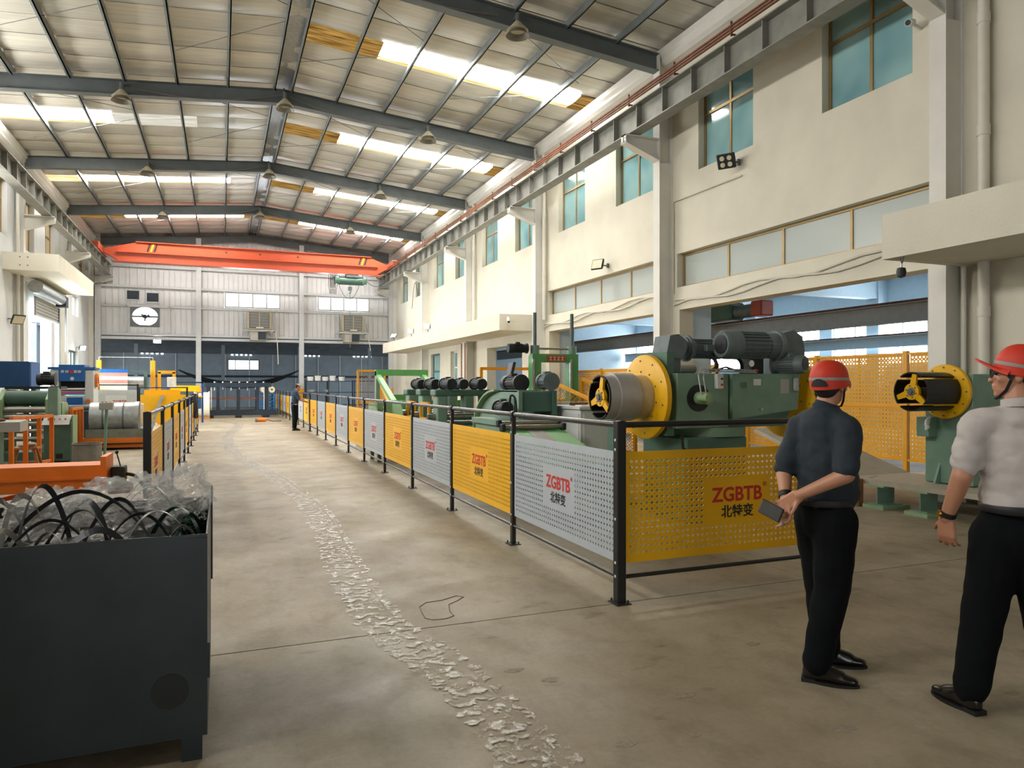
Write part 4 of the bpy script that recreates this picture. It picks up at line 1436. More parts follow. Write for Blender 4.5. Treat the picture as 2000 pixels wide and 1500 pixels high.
def shoe(parent, heel, toe_dir, L=.285):
    h = Vector((heel[0], heel[1], 0))
    d = Vector((toe_dir[0], toe_dir[1], 0)).normalized()
    s = Vector((-d.y, d.x, 0))
    mb = MB()
    capsule(mb, h + d * .035 + Vector((0, 0, .055)), h + d * .05 + Vector((0, 0, .085)), .042, .046)
    capsule(mb, h + d * .03 + Vector((0, 0, .04)), h + d * .14 + Vector((0, 0, .045)), .038, .042)
    capsule(mb, h + d * .10 + Vector((0, 0, .07)), h + d * .18 + Vector((0, 0, .045)), .038, .036)
    capsule(mb, h + d * .16 + Vector((0, 0, .036)), h + d * (L - .045) + Vector((0, 0, .03)), .043, .032, (Vector((0, 0, 1)), .75))
    mb.v = [(x, y_, max(z, .012)) for x, y_, z in mb.v]
    u = fuse(mb, 'shoe', 'shoe_leather', parent, .009, 3)
    so = MB()
    P_ = []
    for k in range(24):
        a = 2 * pi * k / 24
        t = .5 + .5 * cos(a)
        wid = .036 + .012 * sin(pi * t) + .006 * t - .012 * (1 if t < .02 else 0)
        q = h + d * (-.008 + t * L) + s * (wid * sin(a))
        P_.append((q.x, q.y))
    so.prism(P_, 'z', 0, .014)
    q = [h + d * a + s * b for a, b in ((-.01, -.036), (.06, -.038), (.06, .038), (-.01, .036))]
    so.prism([(p.x, p.y) for p in q], 'z', 0, .022)
    add('sole', so, 'shoe_sole', u, local=True)
    return u
def legs(mb, hipz, jl, jr, wid=.095, r=(.098, .075, .062), hem=.045):
    """trousers: jl/jr = (hip, knee, ankle) points"""
    for hp, kn, an in (jl, jr):
        capsule(mb, hp, kn, r[0], r[1])
        capsule(mb, kn, an, r[1], r[2])
        a = Vector(an)
        capsule(mb, a + Vector((0, 0, .02)), a + Vector((0, 0, -.005)), r[2] + .002, r[2] - .002)

# --- man in the navy shirt, back half turned, hands clasped behind him
pm = thing('person', 'man in navy polo shirt and red cap, hands clasped behind his back holding a phone', 'person', loc=(3.105, 3.07, 0), rz=-radians(84))
body = MB()
M = head(body, (0.01, .035, 1.602), radians(12), 1.0)
capsule(body, (0, -.005, 1.42), (.008, .022, 1.54), .062, .055)
capsule(body, (0, .01, 1.34), (0, .01, 1.0), .10, .11, ((0, 1, 0), .72))
capsule(body, (0, -.0, .98), (0, -.0, .88), .11, .11, ((0, 1, 0), .8))
for s, an in ((-1, (-.085, .13)), (1, (.05, -.115))):
    capsule(body, (s * .08, 0, .88), (s * .06 + an[0] * .4, an[1] * .5 + .02, .48), .08, .055)
    capsule(body, (s * .06 + an[0] * .4, an[1] * .5 + .02, .48), (an[0], an[1], .08), .055, .04)
RS, RE, RW = (.16, -.01, 1.365), (.205, -.085, 1.13), (.015, -.21, 1.01)
LS, LE, LW = (-.155, -.01, 1.365), (-.165, -.13, 1.11), (-.085, -.205, .97)
for S_, E_, W_ in ((RS, RE, RW), (LS, LE, LW)):
    capsule(body, S_, E_, .052, .043)
    capsule(body, E_, W_, .044, .029)
hand(body, Vector(RW) + Vector((-.012, -.006, -.008)), (-.75, -.12, -.62), (0.2, -1, 0), 1, .75, 1.0)
hand(body, Vector(LW) + Vector((.008, -.004, -.012)), (.25, -.28, -.9), (-.3, -1, .2), -1, .6, 1.0)
fuse(body, 'body', 'skin', pm, .0075, 2)
sh_ = MB()
capsule(sh_, (0, .0, 1.355), (0, .005, 1.2), .15, .165, ((0, 1, 0), .8))
capsule(sh_, (0, .01, 1.22), (0, .03, 1.03), .165, .172, ((0, 1, 0), .88))
capsule(sh_, (0, .03, 1.03), (0, .02, .955), .172, .158, ((0, 1, 0), .9))
for S_, E_ in ((RS, RE), (LS, LE)):
    s = 1 if S_[0] > 0 else -1
    capsule(sh_, (s * .09, -.002, 1.395), S_, .075, .072)
    a, b = Vector(S_), Vector(E_)
    e = a + (b - a) * .86
    capsule(sh_, a, e, .071, .066)
capsule(sh_, (0, -.01, 1.40), (.003, .0, 1.475), .085, .064)
sh_.v = [(x, y_, max(z, .925)) for x, y_, z in sh_.v]
fuse(sh_, 'shirt', 'navy_shirt', pm, .011, 3, (.011, (7, 7, 11), 2.0))
add('collar', MB().ring((.004, .004, 1.455), (.006, .008, 1.495), .071, .063, 24), 'navy_shirt', pm, smooth=True, local=True)
tr_ = MB()
capsule(tr_, (0, .005, .95), (0, .0, .86), .148, .142, ((0, 1, 0), .84))
legs(tr_, .9, ((-.075, .02, .86), (-.09, .085, .5), (-.085, .125, .10)), ((.075, 0, .86), (.075, -.03, .5), (.05, -.12, .10)), r=(.118, .096, .076))
tr_.v = [(x, y_, min(z, .985)) for x, y_, z in tr_.v]
fuse(tr_, 'trousers', 'dark_trousers', pm, .013, 4, (.007, (7, 7, 6), 5.0))
add('belt', MB().lathe([(.152, 0), (.155, .005), (.155, .032), (.152, .037)], (0, 0, .945), (0, 0, 1), 28), 'strap_black', pm, smooth=True, local=True)
shoe(pm, (.0, -.165), (.8, .6))
shoe(pm, (-.125, .08), (.68, .74))
cap(pm, M)
hair(pm, M)
add('ear_strap', MB(M).tube([(-.08, .0, .0), (-.082, -.005, -.05), (-.07, .01, -.085), (-.04, .05, -.115), (0, .07, -.125), (.04, .05, -.115), (.07, .01, -.085), (.082, -.005, -.05), (.08, 0, 0)], .006, 6), 'strap_black', pm, smooth=True, local=True)
wd = (Vector(LE) - Vector(LW)).normalized()
wc = Vector(LW) + wd * .03
add('watch', MB().ring(tuple(wc - wd * .014), tuple(wc + wd * .014), .037, .028, 20), 'strap_black', pm, smooth=True, local=True)
PH = Matrix.Translation((-.10, -.303, .915)) @ Matrix.Rotation(radians(-75), 4, 'Y') @ Matrix.Rotation(radians(15), 4, 'Z')
ph = MB(PH).cbox(-.04, .04, -.006, .006, -.075, .075, .006)
phw = MB()
Mw = Matrix.Translation(pm.location) @ Matrix.Rotation(-radians(84), 4, 'Z')
phw.add([tuple(Mw @ Vector(p)) for p in ph.v], ph.f)
add('phone', phw, 'phone_dark', label='dark phone held behind the back of the man in navy', cat='phone')

# --- man in the white shirt, seen from behind, looking to his left
pw = thing('person', 'man in white short sleeved shirt, glasses and red cap, cut by the picture edge', 'person', loc=(3.61, 2.345, 0), rz=-radians(42))
body = MB()
M = head(body, (.0, .02, 1.655), radians(74), 1.04)
capsule(body, (0, -.02, 1.43), (-.004, .005, 1.58), .066, .058)
capsule(body, (0, 0.01, 1.35), (0, 0.01, 1.0), .11, .12, ((0, 1, 0), .72))
capsule(body, (0, -.01, .98), (0, -.01, .88), .125, .125, ((0, 1, 0), .8))
for s in (-1, 1):
    capsule(body, (s * .085, 0, .9), (s * .13, .0, .48), .08, .055)
    capsule(body, (s * .13, .0, .48), (s * .19, -.03, .08), .055, .04)
LS, LE, LW = (-.18, -.01, 1.405), (-.25, -.05, 1.15), (-.30, .03, .935)
RS, RE, RW = (.18, -.01, 1.405), (.25, -.05, 1.15), (.30, .03, .935)
for S_, E_, W_ in ((RS, RE, RW), (LS, LE, LW)):
    capsule(body, S_, E_, .058, .048)
    capsule(body, E_, W_, .049, .031)
hand(body, Vector(LW) + Vector((0, .003, -.012)), (0.05, .2, -1), (.6, .8, 0), 1, .5, 1.05, .16, .15)
hand(body, Vector(RW) + Vector((0, .003, -.012)), (-.05, .2, -1), (-.6, .8, 0), -1, .5, 1.05, .16, .15)
fuse(body, 'body', 'skin', pw, .0075, 2)
sh_ = MB()
capsule(sh_, (0, -.005, 1.385), (0, .0, 1.2), .145, .16, ((0, 1, 0), .72))
capsule(sh_, (0, .0, 1.22), (0, .01, 1.06), .16, .168, ((0, 1, 0), .8))
capsule(sh_, (0, .01, 1.06), (0, .01, 1.0), .168, .16, ((0, 1, 0), .82))
for S_, E_ in ((RS, RE), (LS, LE)):
    s = 1 if S_[0] > 0 else -1
    capsule(sh_, (s * .1, -.006, 1.425), S_, .078, .074)
    a, b = Vector(S_), Vector(E_)
    capsule(sh_, a, a + (b - a) * .74, .076, .07)
capsule(sh_, (0, -.02, 1.43), (0, -.008, 1.50), .09, .068)
sh_.v = [(x, y_, max(z, .985)) for x, y_, z in sh_.v]
fuse(sh_, 'shirt', 'white_shirt', pw, .011, 3, (.018, (6, 6, 11), 9.0))
add('collar', MB().ring((0, -.012, 1.49), (0, -.006, 1.53), .076, .066, 24), 'white_shirt', pw, smooth=True, local=True)
tr_ = MB()
capsule(tr_, (0, .005, 1.0), (0, -.01, .88), .16, .156, ((0, 1, 0), .84))
legs(tr_, .9, ((-.085, 0, .86), (-.14, .01, .5), (-.21, -.04, .12)), ((.085, 0, .86), (.11, .01, .5), (.14, -.05, .12)), r=(.125, .1, .082))
tr_.v = [(x, y_, min(z, 1.035)) for x, y_, z in tr_.v]
fuse(tr_, 'trousers', 'dark_trousers', pw, .013, 4, (.008, (7, 7, 6), 1.0))
add('belt', MB().lathe([(.164, 0), (.167, .005), (.167, .032), (.164, .037)], (0, 0, .985), (0, 0, 1), 28), 'strap_black', pw, smooth=True, local=True)
shoe(pw, (-.185, -.09), (-.58, .8))
shoe(pw, (.13, -.11), (.3, .95))
cap(pw, M, brim=.085, back_open=False, tilt=radians(13))
hair(pw, M)
gl = MB(M)
for s in (-1, 1):
    c = (s * .033, .104, .004)
    gl.tube([(c[0] + .026 * cos(t), c[1] - .012 * abs(cos(t)) * (1 if s * cos(t) > 0 else 0), c[2] + .019 * sin(t)) for t in [2 * pi * i / 14 for i in range(14)]], .0032, 6, closed=True)
    gl.bar((s * .062, .092, .008), (s * .08, -.005, .006), .005)
gl.bar((-.008, .106, .008), (.008, .106, .008), .004)
g1 = add('glasses', gl, 'strap_black', pw, local=True)
for s in (-1, 1):
    add('eye', MB(M).sph((s * .033, .083, .004), (.012, .008, .007), 10, 8), 'hair_black', pw, smooth=True, local=True)
add('chin_strap', MB(M).ribbon([(.084, .012, .02), (.083, .022, -.03), (.068, .04, -.075), (.04, .07, -.108), (0, .085, -.117), (-.04, .07, -.108), (-.068, .04, -.075), (-.083, .022, -.03), (-.084, .012, .02)], .014, .003, (0, 1, .4)), 'strap_black', pw, local=True)
wd = (Vector(LE) - Vector(LW)).normalized()
wc = Vector(LW) + wd * .02
wt = add('watch', MB().ring(tuple(wc - wd * .012), tuple(wc + wd * .012), .04, .03, 20), 'strap_black', pw, smooth=True, local=True)
add('watch_case', MB().cyl(tuple(wc + Vector((-.036, -.01, 0))), tuple(wc + Vector((-.046, -.012, 0))), .017, n=16), 'gold', wt, local=True)

# --- worker leaning on the far fence
pf = thing('person', 'worker in dark blue overalls leaning forward at the far fence', 'person', loc=(2.42, 26.7, 0), rz=-radians(80))
body = MB()
M = head(body, (0, .12, 1.545), -radians(5), 1.0, -.35)
capsule(body, (0, .03, 1.38), (0, .09, 1.48), .06, .055)
capsule(body, (0, .02, 1.33), (0, 0, 1.0), .11, .11, ((0, 1, 0), .72))
for s in (-1, 1):
    capsule(body, (s * .09, 0, .9), (s * .08, .01, .48), .08, .055)
    capsule(body, (s * .08, .01, .48), (s * .07, 0, .06), .055, .04)
AR = []
for s, e_, w_ in ((-1, (-.25, .12, 1.1), (-.12, .34, 1.12)), (1, (.26, .1, 1.1), (.05, .4, 1.02))):
    capsule(body, (s * .19, .02, 1.34), e_, .052, .042)
    capsule(body, e_, w_, .042, .03)
    hand(body, w_, Vector(w_) - Vector(e_), (0, 0, -1), -s, .6)
fuse(body, 'body', 'skin_far', pf, .014, 1)
sh_ = MB()
capsule(sh_, (0, .02, 1.33), (0, .02, 1.1), .15, .16, ((0, 1, 0), .75))
capsule(sh_, (0, .02, 1.1), (0, .0, .9), .16, .155, ((0, 1, 0), .8))
for s, e_ in ((-1, (-.25, .12, 1.1)), (1, (.26, .1, 1.1))):
    capsule(sh_, (s * .1, .02, 1.37), (s * .19, .02, 1.34), .075, .072)
    a, b = Vector((s * .19, .02, 1.34)), Vector(e_)
    capsule(sh_, a, a + (b - a) * .85, .072, .064)
fuse(sh_, 'shirt', mat('far_shirt', '#26384a', .85), pf, .018, 3, (.008, (6, 6, 8), 3.0))
tr_ = MB()
capsule(tr_, (0, 0, .95), (0, 0, .86), .148, .142, ((0, 1, 0), .84))
legs(tr_, .9, ((-.08, 0, .86), (-.075, .02, .5), (-.06, 0, .08)), ((.08, 0, .86), (.08, .02, .5), (.06, -.02, .08)), r=(.105, .085, .07))
fuse(tr_, 'trousers', 'dark_trousers', pf, .018, 3)
shoe(pf, (.06, -.09), (.2, .98))
shoe(pf, (-.06, -.06), (.1, .99))
hair(pf, M)
# ---------------------------------------------------------------- machines behind the long fence
def motor(p, name, p0, axis, L, r, m='motor_grey', fins=18, cover=True, box_up=True, box_dir=None):
    """finned electric motor as a part with its own pieces; axis is a unit vector"""
    p0 = Vector(p0)
    d = Vector(axis).normalized()
    a = d.orthogonal().normalized()
    b = d.cross(a)
    body = MB().lathe([(r * .55, 0), (r * .9, .02 * L), (r * .9, L * .72), (r * .97, L * .72), (r * .97, L * .95), (r * .8, L)], p0, d, 24)
    for k in range(fins):
        t = 2 * pi * k / fins
        u = a * cos(t) + b * sin(t)
        q0, q1 = p0 + d * L * .08, p0 + d * L * .7
        s = d.cross(u) * (r * .035)
        body.add([q0 + u * r * .85 + s, q0 + u * r * .85 - s, q1 + u * r * .85 - s, q1 + u * r * .85 + s, q0 + u * r * 1.03 + s, q0 + u * r * 1.03 - s, q1 + u * r * 1.03 - s, q1 + u * r * 1.03 + s],
                 [(0, 3, 2, 1), (4, 5, 6, 7), (0, 1, 5, 4), (1, 2, 6, 5), (2, 3, 7, 6), (3, 0, 4, 7)])
    o = add(name, body, m, p)
    if cover:
        add('fan_cover', MB().lathe([(r * .5, -L * .18), (r * .95, -L * .2), (r * 1.08, -L * .14), (r * 1.1, L * .12), (r * .95, L * .12)], p0, d, 24), m, o, smooth=True)
        add('fan_grille', MB().lathe([(r * .7, -L * .205), (r * .7, -L * .2), (r * .15, -L * .2), (r * .15, -L * .21), (0.0, -L * .21)], p0, d, 16), 'motor_black', o)
    add('flange', MB().lathe([(r * 1.15, L * .93), (r * 1.18, L * .95), (r * 1.18, L), (r * 1.0, L * 1.01)], p0, d, 24), m, o, smooth=True)
    if box_up:
        u = Vector(box_dir) if box_dir else Vector((0, 0, 1))
        c = p0 + d * L * .4 + u * r * 1.0
        add('terminal_box', MB().cbox(c.x - r * .5, c.x + r * .5, c.y - r * .45, c.y + r * .45, c.z - r * .35, c.z + r * .35, .012), m, o)
    return o
def mandrel(p, x0, x1, y, z, R, r_ring=None, s=-1, ring=None, drum='drum_black'):
    """expanding drum on an X axis from x0 (free end) to x1 (disc side), spider at the free end"""
    for k in range(4):
        t0 = radians(45 + 90 * k + 6)
        t1 = radians(45 + 90 * (k + 1) - 6)
        V, n = [], 9
        for xx in (x0, x1):
            for rr in (R, R * .93):
                for i in range(n):
                    t = t0 + (t1 - t0) * i / (n - 1)
                    V.append((xx, y + rr * cos(t), z + rr * sin(t)))
        Fc = []
        for i in range(n - 1):
            Fc += [(i, i + 1, 2 * n + i + 1, 2 * n + i), (n + i, 3 * n + i, 3 * n + i + 1, n + i + 1), (i, n + i, n + i + 1, i + 1), (2 * n + i, 2 * n + i + 1, 3 * n + i + 1, 3 * n + i)]
        Fc += [(0, 2 * n, 3 * n, n), (n - 1, 2 * n - 1, 4 * n - 1, 3 * n - 1)]
        add('drum_segment', MB().add(V, Fc), drum, p, smooth=True)
    add('mandrel_shaft', MB().cyl((x0 - .0, y, z), (x1, y, z), R * .22, n=16), 'dull_steel', p, smooth=True)
    xm = x0 + .03 * (1 if x1 > x0 else -1)
    sp_ = MB().cyl((xm - .02, y, z), (xm + .02, y, z), R * .42, n=20)
    for k in range(3):
        t = radians(100 + 120 * k)
        sp_.add([(xm + e, y + q * cos(t) * R - w_ * sin(t) * R, z + q * sin(t) * R + w_ * cos(t) * R) for e in (-.015, .015) for q, w_ in ((.3, -.17), (.9, -.12), (.9, .12), (.3, .17))],
                [(0, 1, 2, 3), (7, 6, 5, 4), (0, 4, 5, 1), (1, 5, 6, 2), (2, 6, 7, 3), (3, 7, 4, 0)])
    spd = add('spider', sp_, 'machine_yellow', p)
    add('hub_nut', MB().cyl((xm - .05, y, z), (xm, y, z), R * .14, n=6), 'dark_steel', spd)
    for k in range(6):
        t = 2 * pi * k / 6 + .3
        add('hub_bolt', MB().cyl((xm - .03, y + R * .3 * cos(t), z + R * .3 * sin(t)), (xm - .02, y + R * .3 * cos(t), z + R * .3 * sin(t)), R * .035, n=6), 'dark_steel', spd)

# --- double-headed uncoiler
UY, UZ = 7.6, 1.46
un = thing('uncoiler', 'green double-headed uncoiler with yellow discs and motors on top', 'machine', loc=(5.9, UY, 0))
add('base_plate', MB().cbox(5.0, 6.9, 6.95, 8.3, 0, .1, .01), 'machine_green_dark', un)
add('pedestal', MB().cbox(5.1, 6.0, 7.15, 8.1, .1, .98, .02), 'machine_green_dark', un)
add('turntable', MB().cyl((5.7, UY, .98), (5.7, UY, 1.09), .5, n=32), 'machine_green', un, smooth=True)
b1 = add('drum_housing', MB().cbox(4.97, 5.72, 7.15, 8.1, 1.09, 1.745, .012), 'machine_green', un)
add('round_port', MB().cyl((5.27, 7.135, 1.45), (5.27, 7.15, 1.45), .16, n=28), 'black_paint', b1)
add('cylinder', MB().cyl((5.27, 6.95, 1.45), (5.27, 7.15, 1.45), .075, n=18).cyl((5.18, 6.82, 1.46), (5.18, 7.0, 1.46), .05, n=16), 'sage_green', b1, smooth=True)
add('hydraulic_pipe', MB().tube([(5.13, 6.9, 1.5), (5.13, 6.95, 1.72), (5.2, 7.0, 1.79), (5.8, 7.05, 1.79), (6.1, 7.1, 1.78)], .009, 6).tube([(5.2, 6.9, 1.5), (5.2, 6.95, 1.7), (5.25, 7.0, 1.765), (5.8, 7.05, 1.765), (6.1, 7.1, 1.76)], .009, 6), 'galvanised', b1, smooth=True)
pb = add('push_button_box', MB().cbox(5.5, 5.6, 7.09, 7.15, 1.56, 1.74, .01), 'cabinet_white', un, label='white push button box with two buttons')
add('button', MB().cyl((5.565, 7.075, 1.68), (5.565, 7.09, 1.68), .013, n=10), 'black_paint', pb)
add('button', MB().cyl((5.565, 7.075, 1.61), (5.565, 7.09, 1.61), .015, n=10), 'red_letter', pb)
add('button_cable', MB().tube([(5.51, 7.12, 1.74), (5.53, 7.08, 1.80), (5.62, 7.08, 1.82), (5.85, 7.1, 1.77)], .012, 6), 'rubber', un, smooth=True)
b2 = add('hydraulic_tank', MB().prism([(5.74, 1.19), (6.74, 1.3), (6.79, 1.745), (5.74, 1.745)], 'y', 7.1, 8.1), 'machine_green', un)
add('name_plate', MB().box(6.05, 6.16, 7.092, 7.1, 1.6, 1.68), 'cabinet_white', b2)
add('name_plate', MB().box(6.47, 6.6, 7.092, 7.1, 1.5, 1.68), 'cabinet_grey', b2)
add('level_gauge', MB().cbox(6.66, 6.74, 7.07, 7.1, 1.53, 1.70, .01), 'galvanised', b2)
add('drain_valve', MB().cyl((6.15, 7.06, 1.31), (6.15, 7.1, 1.31), .018, n=8), 'galvanised', b2)
add('latch', MB().cbox(5.86, 5.93, 7.07, 7.1, 1.58, 1.64, .006), 'machine_green_dark', b2)
add('tank_support', MB().prism([(5.74, 1.09), (6.6, 1.09), (6.74, 1.3), (5.74, 1.19)], 'y', 7.2, 8.0), 'machine_green_dark', un)
add('frame_post', MB().box(4.9, 5.0, 7.25, 7.95, 1.0, 2.0), 'machine_green_dark', un)
for (xd, R_, s) in ((4.83, .515, -1), (7.02, .55, 1)):
    dd = add('coil_disc', MB().lathe([(.12, -.045), (R_ - .02, -.045), (R_, -.03), (R_, .03), (R_ - .02, .045), (.12, .045)], (xd, UY, UZ), (1, 0, 0), 48), 'machine_yellow', un, smooth=True)
    for k in range(10):
        t = 2 * pi * k / 10 + .2
        for q in (.6, .86):
            add('disc_bolt', MB().cyl((xd - .052, UY + R_ * q * cos(t), UZ + R_ * q * sin(t)), (xd - .044, UY + R_ * q * cos(t), UZ + R_ * q * sin(t)), .012, n=6), 'dark_steel', dd)
mandrel(un, 4.18, 4.78, UY, UZ, .265)
add('steel_coil', MB().ring((4.33, UY, UZ), (4.60, UY, UZ), .292, .268, 40), 'steel_strip', un, smooth=True)
add('coil_shell', MB().ring((4.2, UY, UZ), (4.78, UY, UZ), .2665, .2655, 40), 'steel_strip', un, smooth=True)
mandrel(un, 7.55, 7.08, UY, UZ, .265)
add('support_arm', MB().prism([(7.5, 0), (7.75, 0), (7.68, 1.18), (7.55, 1.18)], 'x', 4.35, 4.5), 'machine_green_dark', un)
# drives on top
g1_ = add('gear_column', MB().cbox(5.0, 5.18, 7.35, 7.6, 1.745, 2.0, .02), 'motor_grey', un)
add('gear_case', MB().prism([(4.93, 1.98), (4.98, 1.93), (5.16, 1.93), (5.22, 2.05), (5.22, 2.14), (5.1, 2.22), (4.98, 2.2)], 'y', 7.3, 7.62), 'motor_grey', un)
motor(un, 'drive_motor', (5.78, 7.5, 2.06), (-1, 0, 0), .48, .12, box_dir=(0, -1, 0))
add('motor_fan_plate', MB().cyl((5.36, 7.5, 2.06), (5.33, 7.5, 2.06), .165, n=28), 'motor_grey', un, smooth=True)
motor(un, 'drive_motor', (5.78, 7.2, 2.10), (1, 0, 0), .72, .165, 'motor_grey', 22, box_up=False)
add('gear_case', MB().prism([(6.5, 1.745), (6.86, 1.745), (6.86, 2.05), (6.82, 2.22), (6.68, 2.3), (6.52, 2.26)], 'y', 7.1, 7.6), 'motor_grey', un)
motor(un, 'pump_motor', (6.62, 6.93, 1.86), (-.35, .94, 0), .34, .105, 'motor_grey', 18)
add('valve_block', MB().cbox(6.1, 6.3, 7.2, 7.4, 1.745, 1.95, .01).cbox(6.12, 6.42, 7.22, 7.32, 1.95, 2.0, .01).cyl((6.05, 7.25, 1.98), (6.45, 7.25, 1.98), .03, n=10), 'motor_black', un)
gg = add('pressure_gauge', MB().cyl((6.02, 7.1, 1.87), (6.02, 7.13, 1.87), .045, n=20), 'dark_steel', un)
add('gauge_face', MB().cyl((6.02, 7.095, 1.87), (6.02, 7.1, 1.87), .039, n=20), 'white_letter', gg)
add('valve_handle', MB().cyl((6.05, 7.1, 1.775), (6.12, 7.1, 1.785), .012, n=8).cyl((6.08, 7.1, 1.76), (6.08, 7.1, 1.8), .012, n=8), 'crane_orange', un)
for pts in (((5.55, 7.3, 1.98), (5.6, 7.25, 1.9), (5.57, 7.2, 1.82), (5.48, 7.2, 1.77)), ((5.95, 7.35, 1.98), (6.02, 7.3, 1.9), (6.0, 7.25, 1.8), (5.98, 7.25, 1.75))):
    add('hose', MB().tube(smooth_path([(*p,) for p in pts], 5), .022, 8), 'rubber', un, smooth=True)
add('pipe_guard', MB().tube([(5.0, 7.1, 1.05), (4.94, 7.0, .98), (4.95, 7.0, .88), (5.05, 7.05, .82)], .018, 8), 'black_paint', un, smooth=True)
add('rolled_cloth', MB().lathe([(.02, 0), (.06, .02), (.065, .2), (.06, .42), (.03, .45)], (5.3, 7.85, 1.81), (1, 0, .02), 14), 'cloth_grey', label='pale rolled cloth lying on top of the green uncoiler', cat='cloth', smooth=True)

# --- second uncoiler in front of the opening, seen past the two men
u2 = thing('uncoiler', 'green single-head uncoiler with black drum and yellow disc between the two men', 'machine', loc=(8.5, 6.6, 0))
add('body', MB().cbox(8.45, 9.14, 6.03, 6.67, .37, 1.74, .01), 'machine_green', u2)
add('side_block', MB().box(8.3, 8.45, 6.5, 6.67, .95, 1.2), 'machine_green', u2)
add('gusset', MB().prism([(8.35, .37), (8.45, .37), (8.45, .62)], 'y', 6.45, 6.48), 'machine_green', u2)
d2 = add('coil_disc', MB().lathe([(.08, -.03), (.33, -.03), (.34, -.02), (.34, .02), (.33, .03), (.08, .03)], (8.40, 6.35, 1.525), (1, 0, 0), 44), 'machine_yellow', u2, smooth=True)
for k in range(12):
    t = 2 * pi * k / 12
    add('disc_bolt', MB().cyl((8.36, 6.35 + .3 * cos(t), 1.525 + .3 * sin(t)), (8.37, 6.35 + .3 * cos(t), 1.525 + .3 * sin(t)), .011, n=6), 'dark_steel', d2)
mandrel(u2, 7.8, 8.36, 6.35, 1.525, .24)
add('rag', MB().tube([(8.33, 6.5, 1.2), (8.3, 6.5, 1.18), (8.28, 6.5, 1.15), (8.26, 6.5, 1.1), (8.27, 6.49, 1.08), (8.25, 6.5, 1.04)], [.015, .02, .03, .025, .03, .015], 8), 'cabinet_white', label='white rag hanging below the black uncoiler drum', cat='rag', smooth=True)
# bent steel plate on green I-beam stools
mat('pale_plate', '#b3ab9a', .55, .15, var=.12)
pl = thing('steel_ramp_plate', 'long pale bent steel plate lying on green stools', 'steel plate', loc=(8.4, 7.4, 0))
add('flat_plate', MB().box(7.95, 9.1, 5.4, 7.42, .30, .36), 'pale_plate', pl)
add('raised_plate', MB().add([(7.95, 7.42, .30), (9.1, 7.42, .30), (9.1, 9.3, .85), (7.95, 9.3, .85), (7.95, 7.42, .36), (9.1, 7.42, .36), (9.1, 9.3, .91), (7.95, 9.3, .91)],
    [(0, 3, 2, 1), (4, 5, 6, 7), (0, 1, 5, 4), (1, 2, 6, 5), (2, 3, 7, 6), (3, 0, 4, 7)]), 'pale_plate', pl)
for (x, y_) in ((8.12, 7.2), (8.15, 6.1), (8.3, 7.3)):
    add('slot_hole', MB().cyl((x, y_, .36), (x, y_, .3605), .035, n=14), 'black_paint', pl)
for (x, y_) in ((8.07, 6.95), (8.1, 6.35)):
    st_ = thing('beam_stool', 'short green I-beam stool under the steel plate, %s' % ('beside the rusty block' if y_ > 6.7 else 'nearer the man in white'), 'support', loc=(x, y_, 0))
    add('web', MB().box(x - .14, x + .16, y_ - .006, y_ + .006, .06, .28), 'machine_green', st_)
    add('top_flange', MB().box(x - .17, x + .17, y_ - .12, y_ + .12, .28, .3), 'sage_green', st_)
    add('bottom_flange', MB().box(x - .17, x + .17, y_ - .12, y_ + .12, .045, .06), 'machine_green', st_)
    add('foot_plate', MB().box(x - .22, x + .26, y_ - .16, y_ + .16, 0, .045), 'sage_green', st_)
rb = MB().cbox(7.82, 7.92, 7.15, 7.25, 0, .36, .01)
add('rusty_block', rb, 'rust_brown', label='rusty square steel block standing beside the green stools', cat='steel block')
for k in range(4):
    add('steel_pipe', MB().cyl((9.95, 8.75 + k * .09, .045), (11.4, 8.75 + k * .09, .045), .04, n=10), 'cream', label='pale pipe lying on the floor by the orange fence, %s of four' % ORD[k], cat='pipe', group='pale pipes on the floor', smooth=True)

# --- orange perforated machine fence in the next hall
def perf_fence(x, y0, y1, z0, z1, label, mid=True, nbay=3, rows=2, coarse=.075):
    f = thing('perforated_fence', label, 'fence', loc=(x, (y0 + y1) / 2, 0))
    L = (y1 - y0) / nbay
    for k in range(nbay + 1):
        y_ = y0 + L * k
        add('post', MB().box(x - .04, x + .04, y_ - .04, y_ + .04, 0, z1 + .03).box(x - .1, x + .1, y_ - .1, y_ + .1, 0, .012), 'fence_orange', f)
    me = None
    h = (z1 - z0 - .12) / rows
    for k in range(nbay):
        for r_ in range(rows):
            za = z0 + .04 + r_ * (h + .04)
            if me is None:
                me = perforated_panel(L - .16, h, coarse, .003, .01, (0, 0), coarse * .3, coarse * .12)
                me.materials.append(MATS['fence_orange'])
            inst('perforated_sheet', me, f, (0, y0 + L * (k + .5) - (y0 + y1) / 2, za), (0, 0, pi / 2))
        ya, yb = y0 + L * k + .04, y0 + L * (k + 1) - .04
        for z in [z0 + (h + .04) * r_ for r_ in range(rows + 1)]:
            add('cross_bar', MB().box(x - .025, x + .025, ya, yb, z, z + .04), 'fence_orange', f)
        add('stiffener', MB().box(x + .005, x + .03, (ya + yb) / 2 - .02, (ya + yb) / 2 + .02, z0, z1), 'fence_orange', f)
    return f
perf_fence(11.6, 7.4, 13.8, .22, 2.2, 'orange perforated sheet fence standing behind the second uncoiler', nbay=3)
perf_fence(11.0, 14.2, 23.6, .22, 2.1, 'yellow perforated sheet fence seen behind the green lift frame', nbay=5)

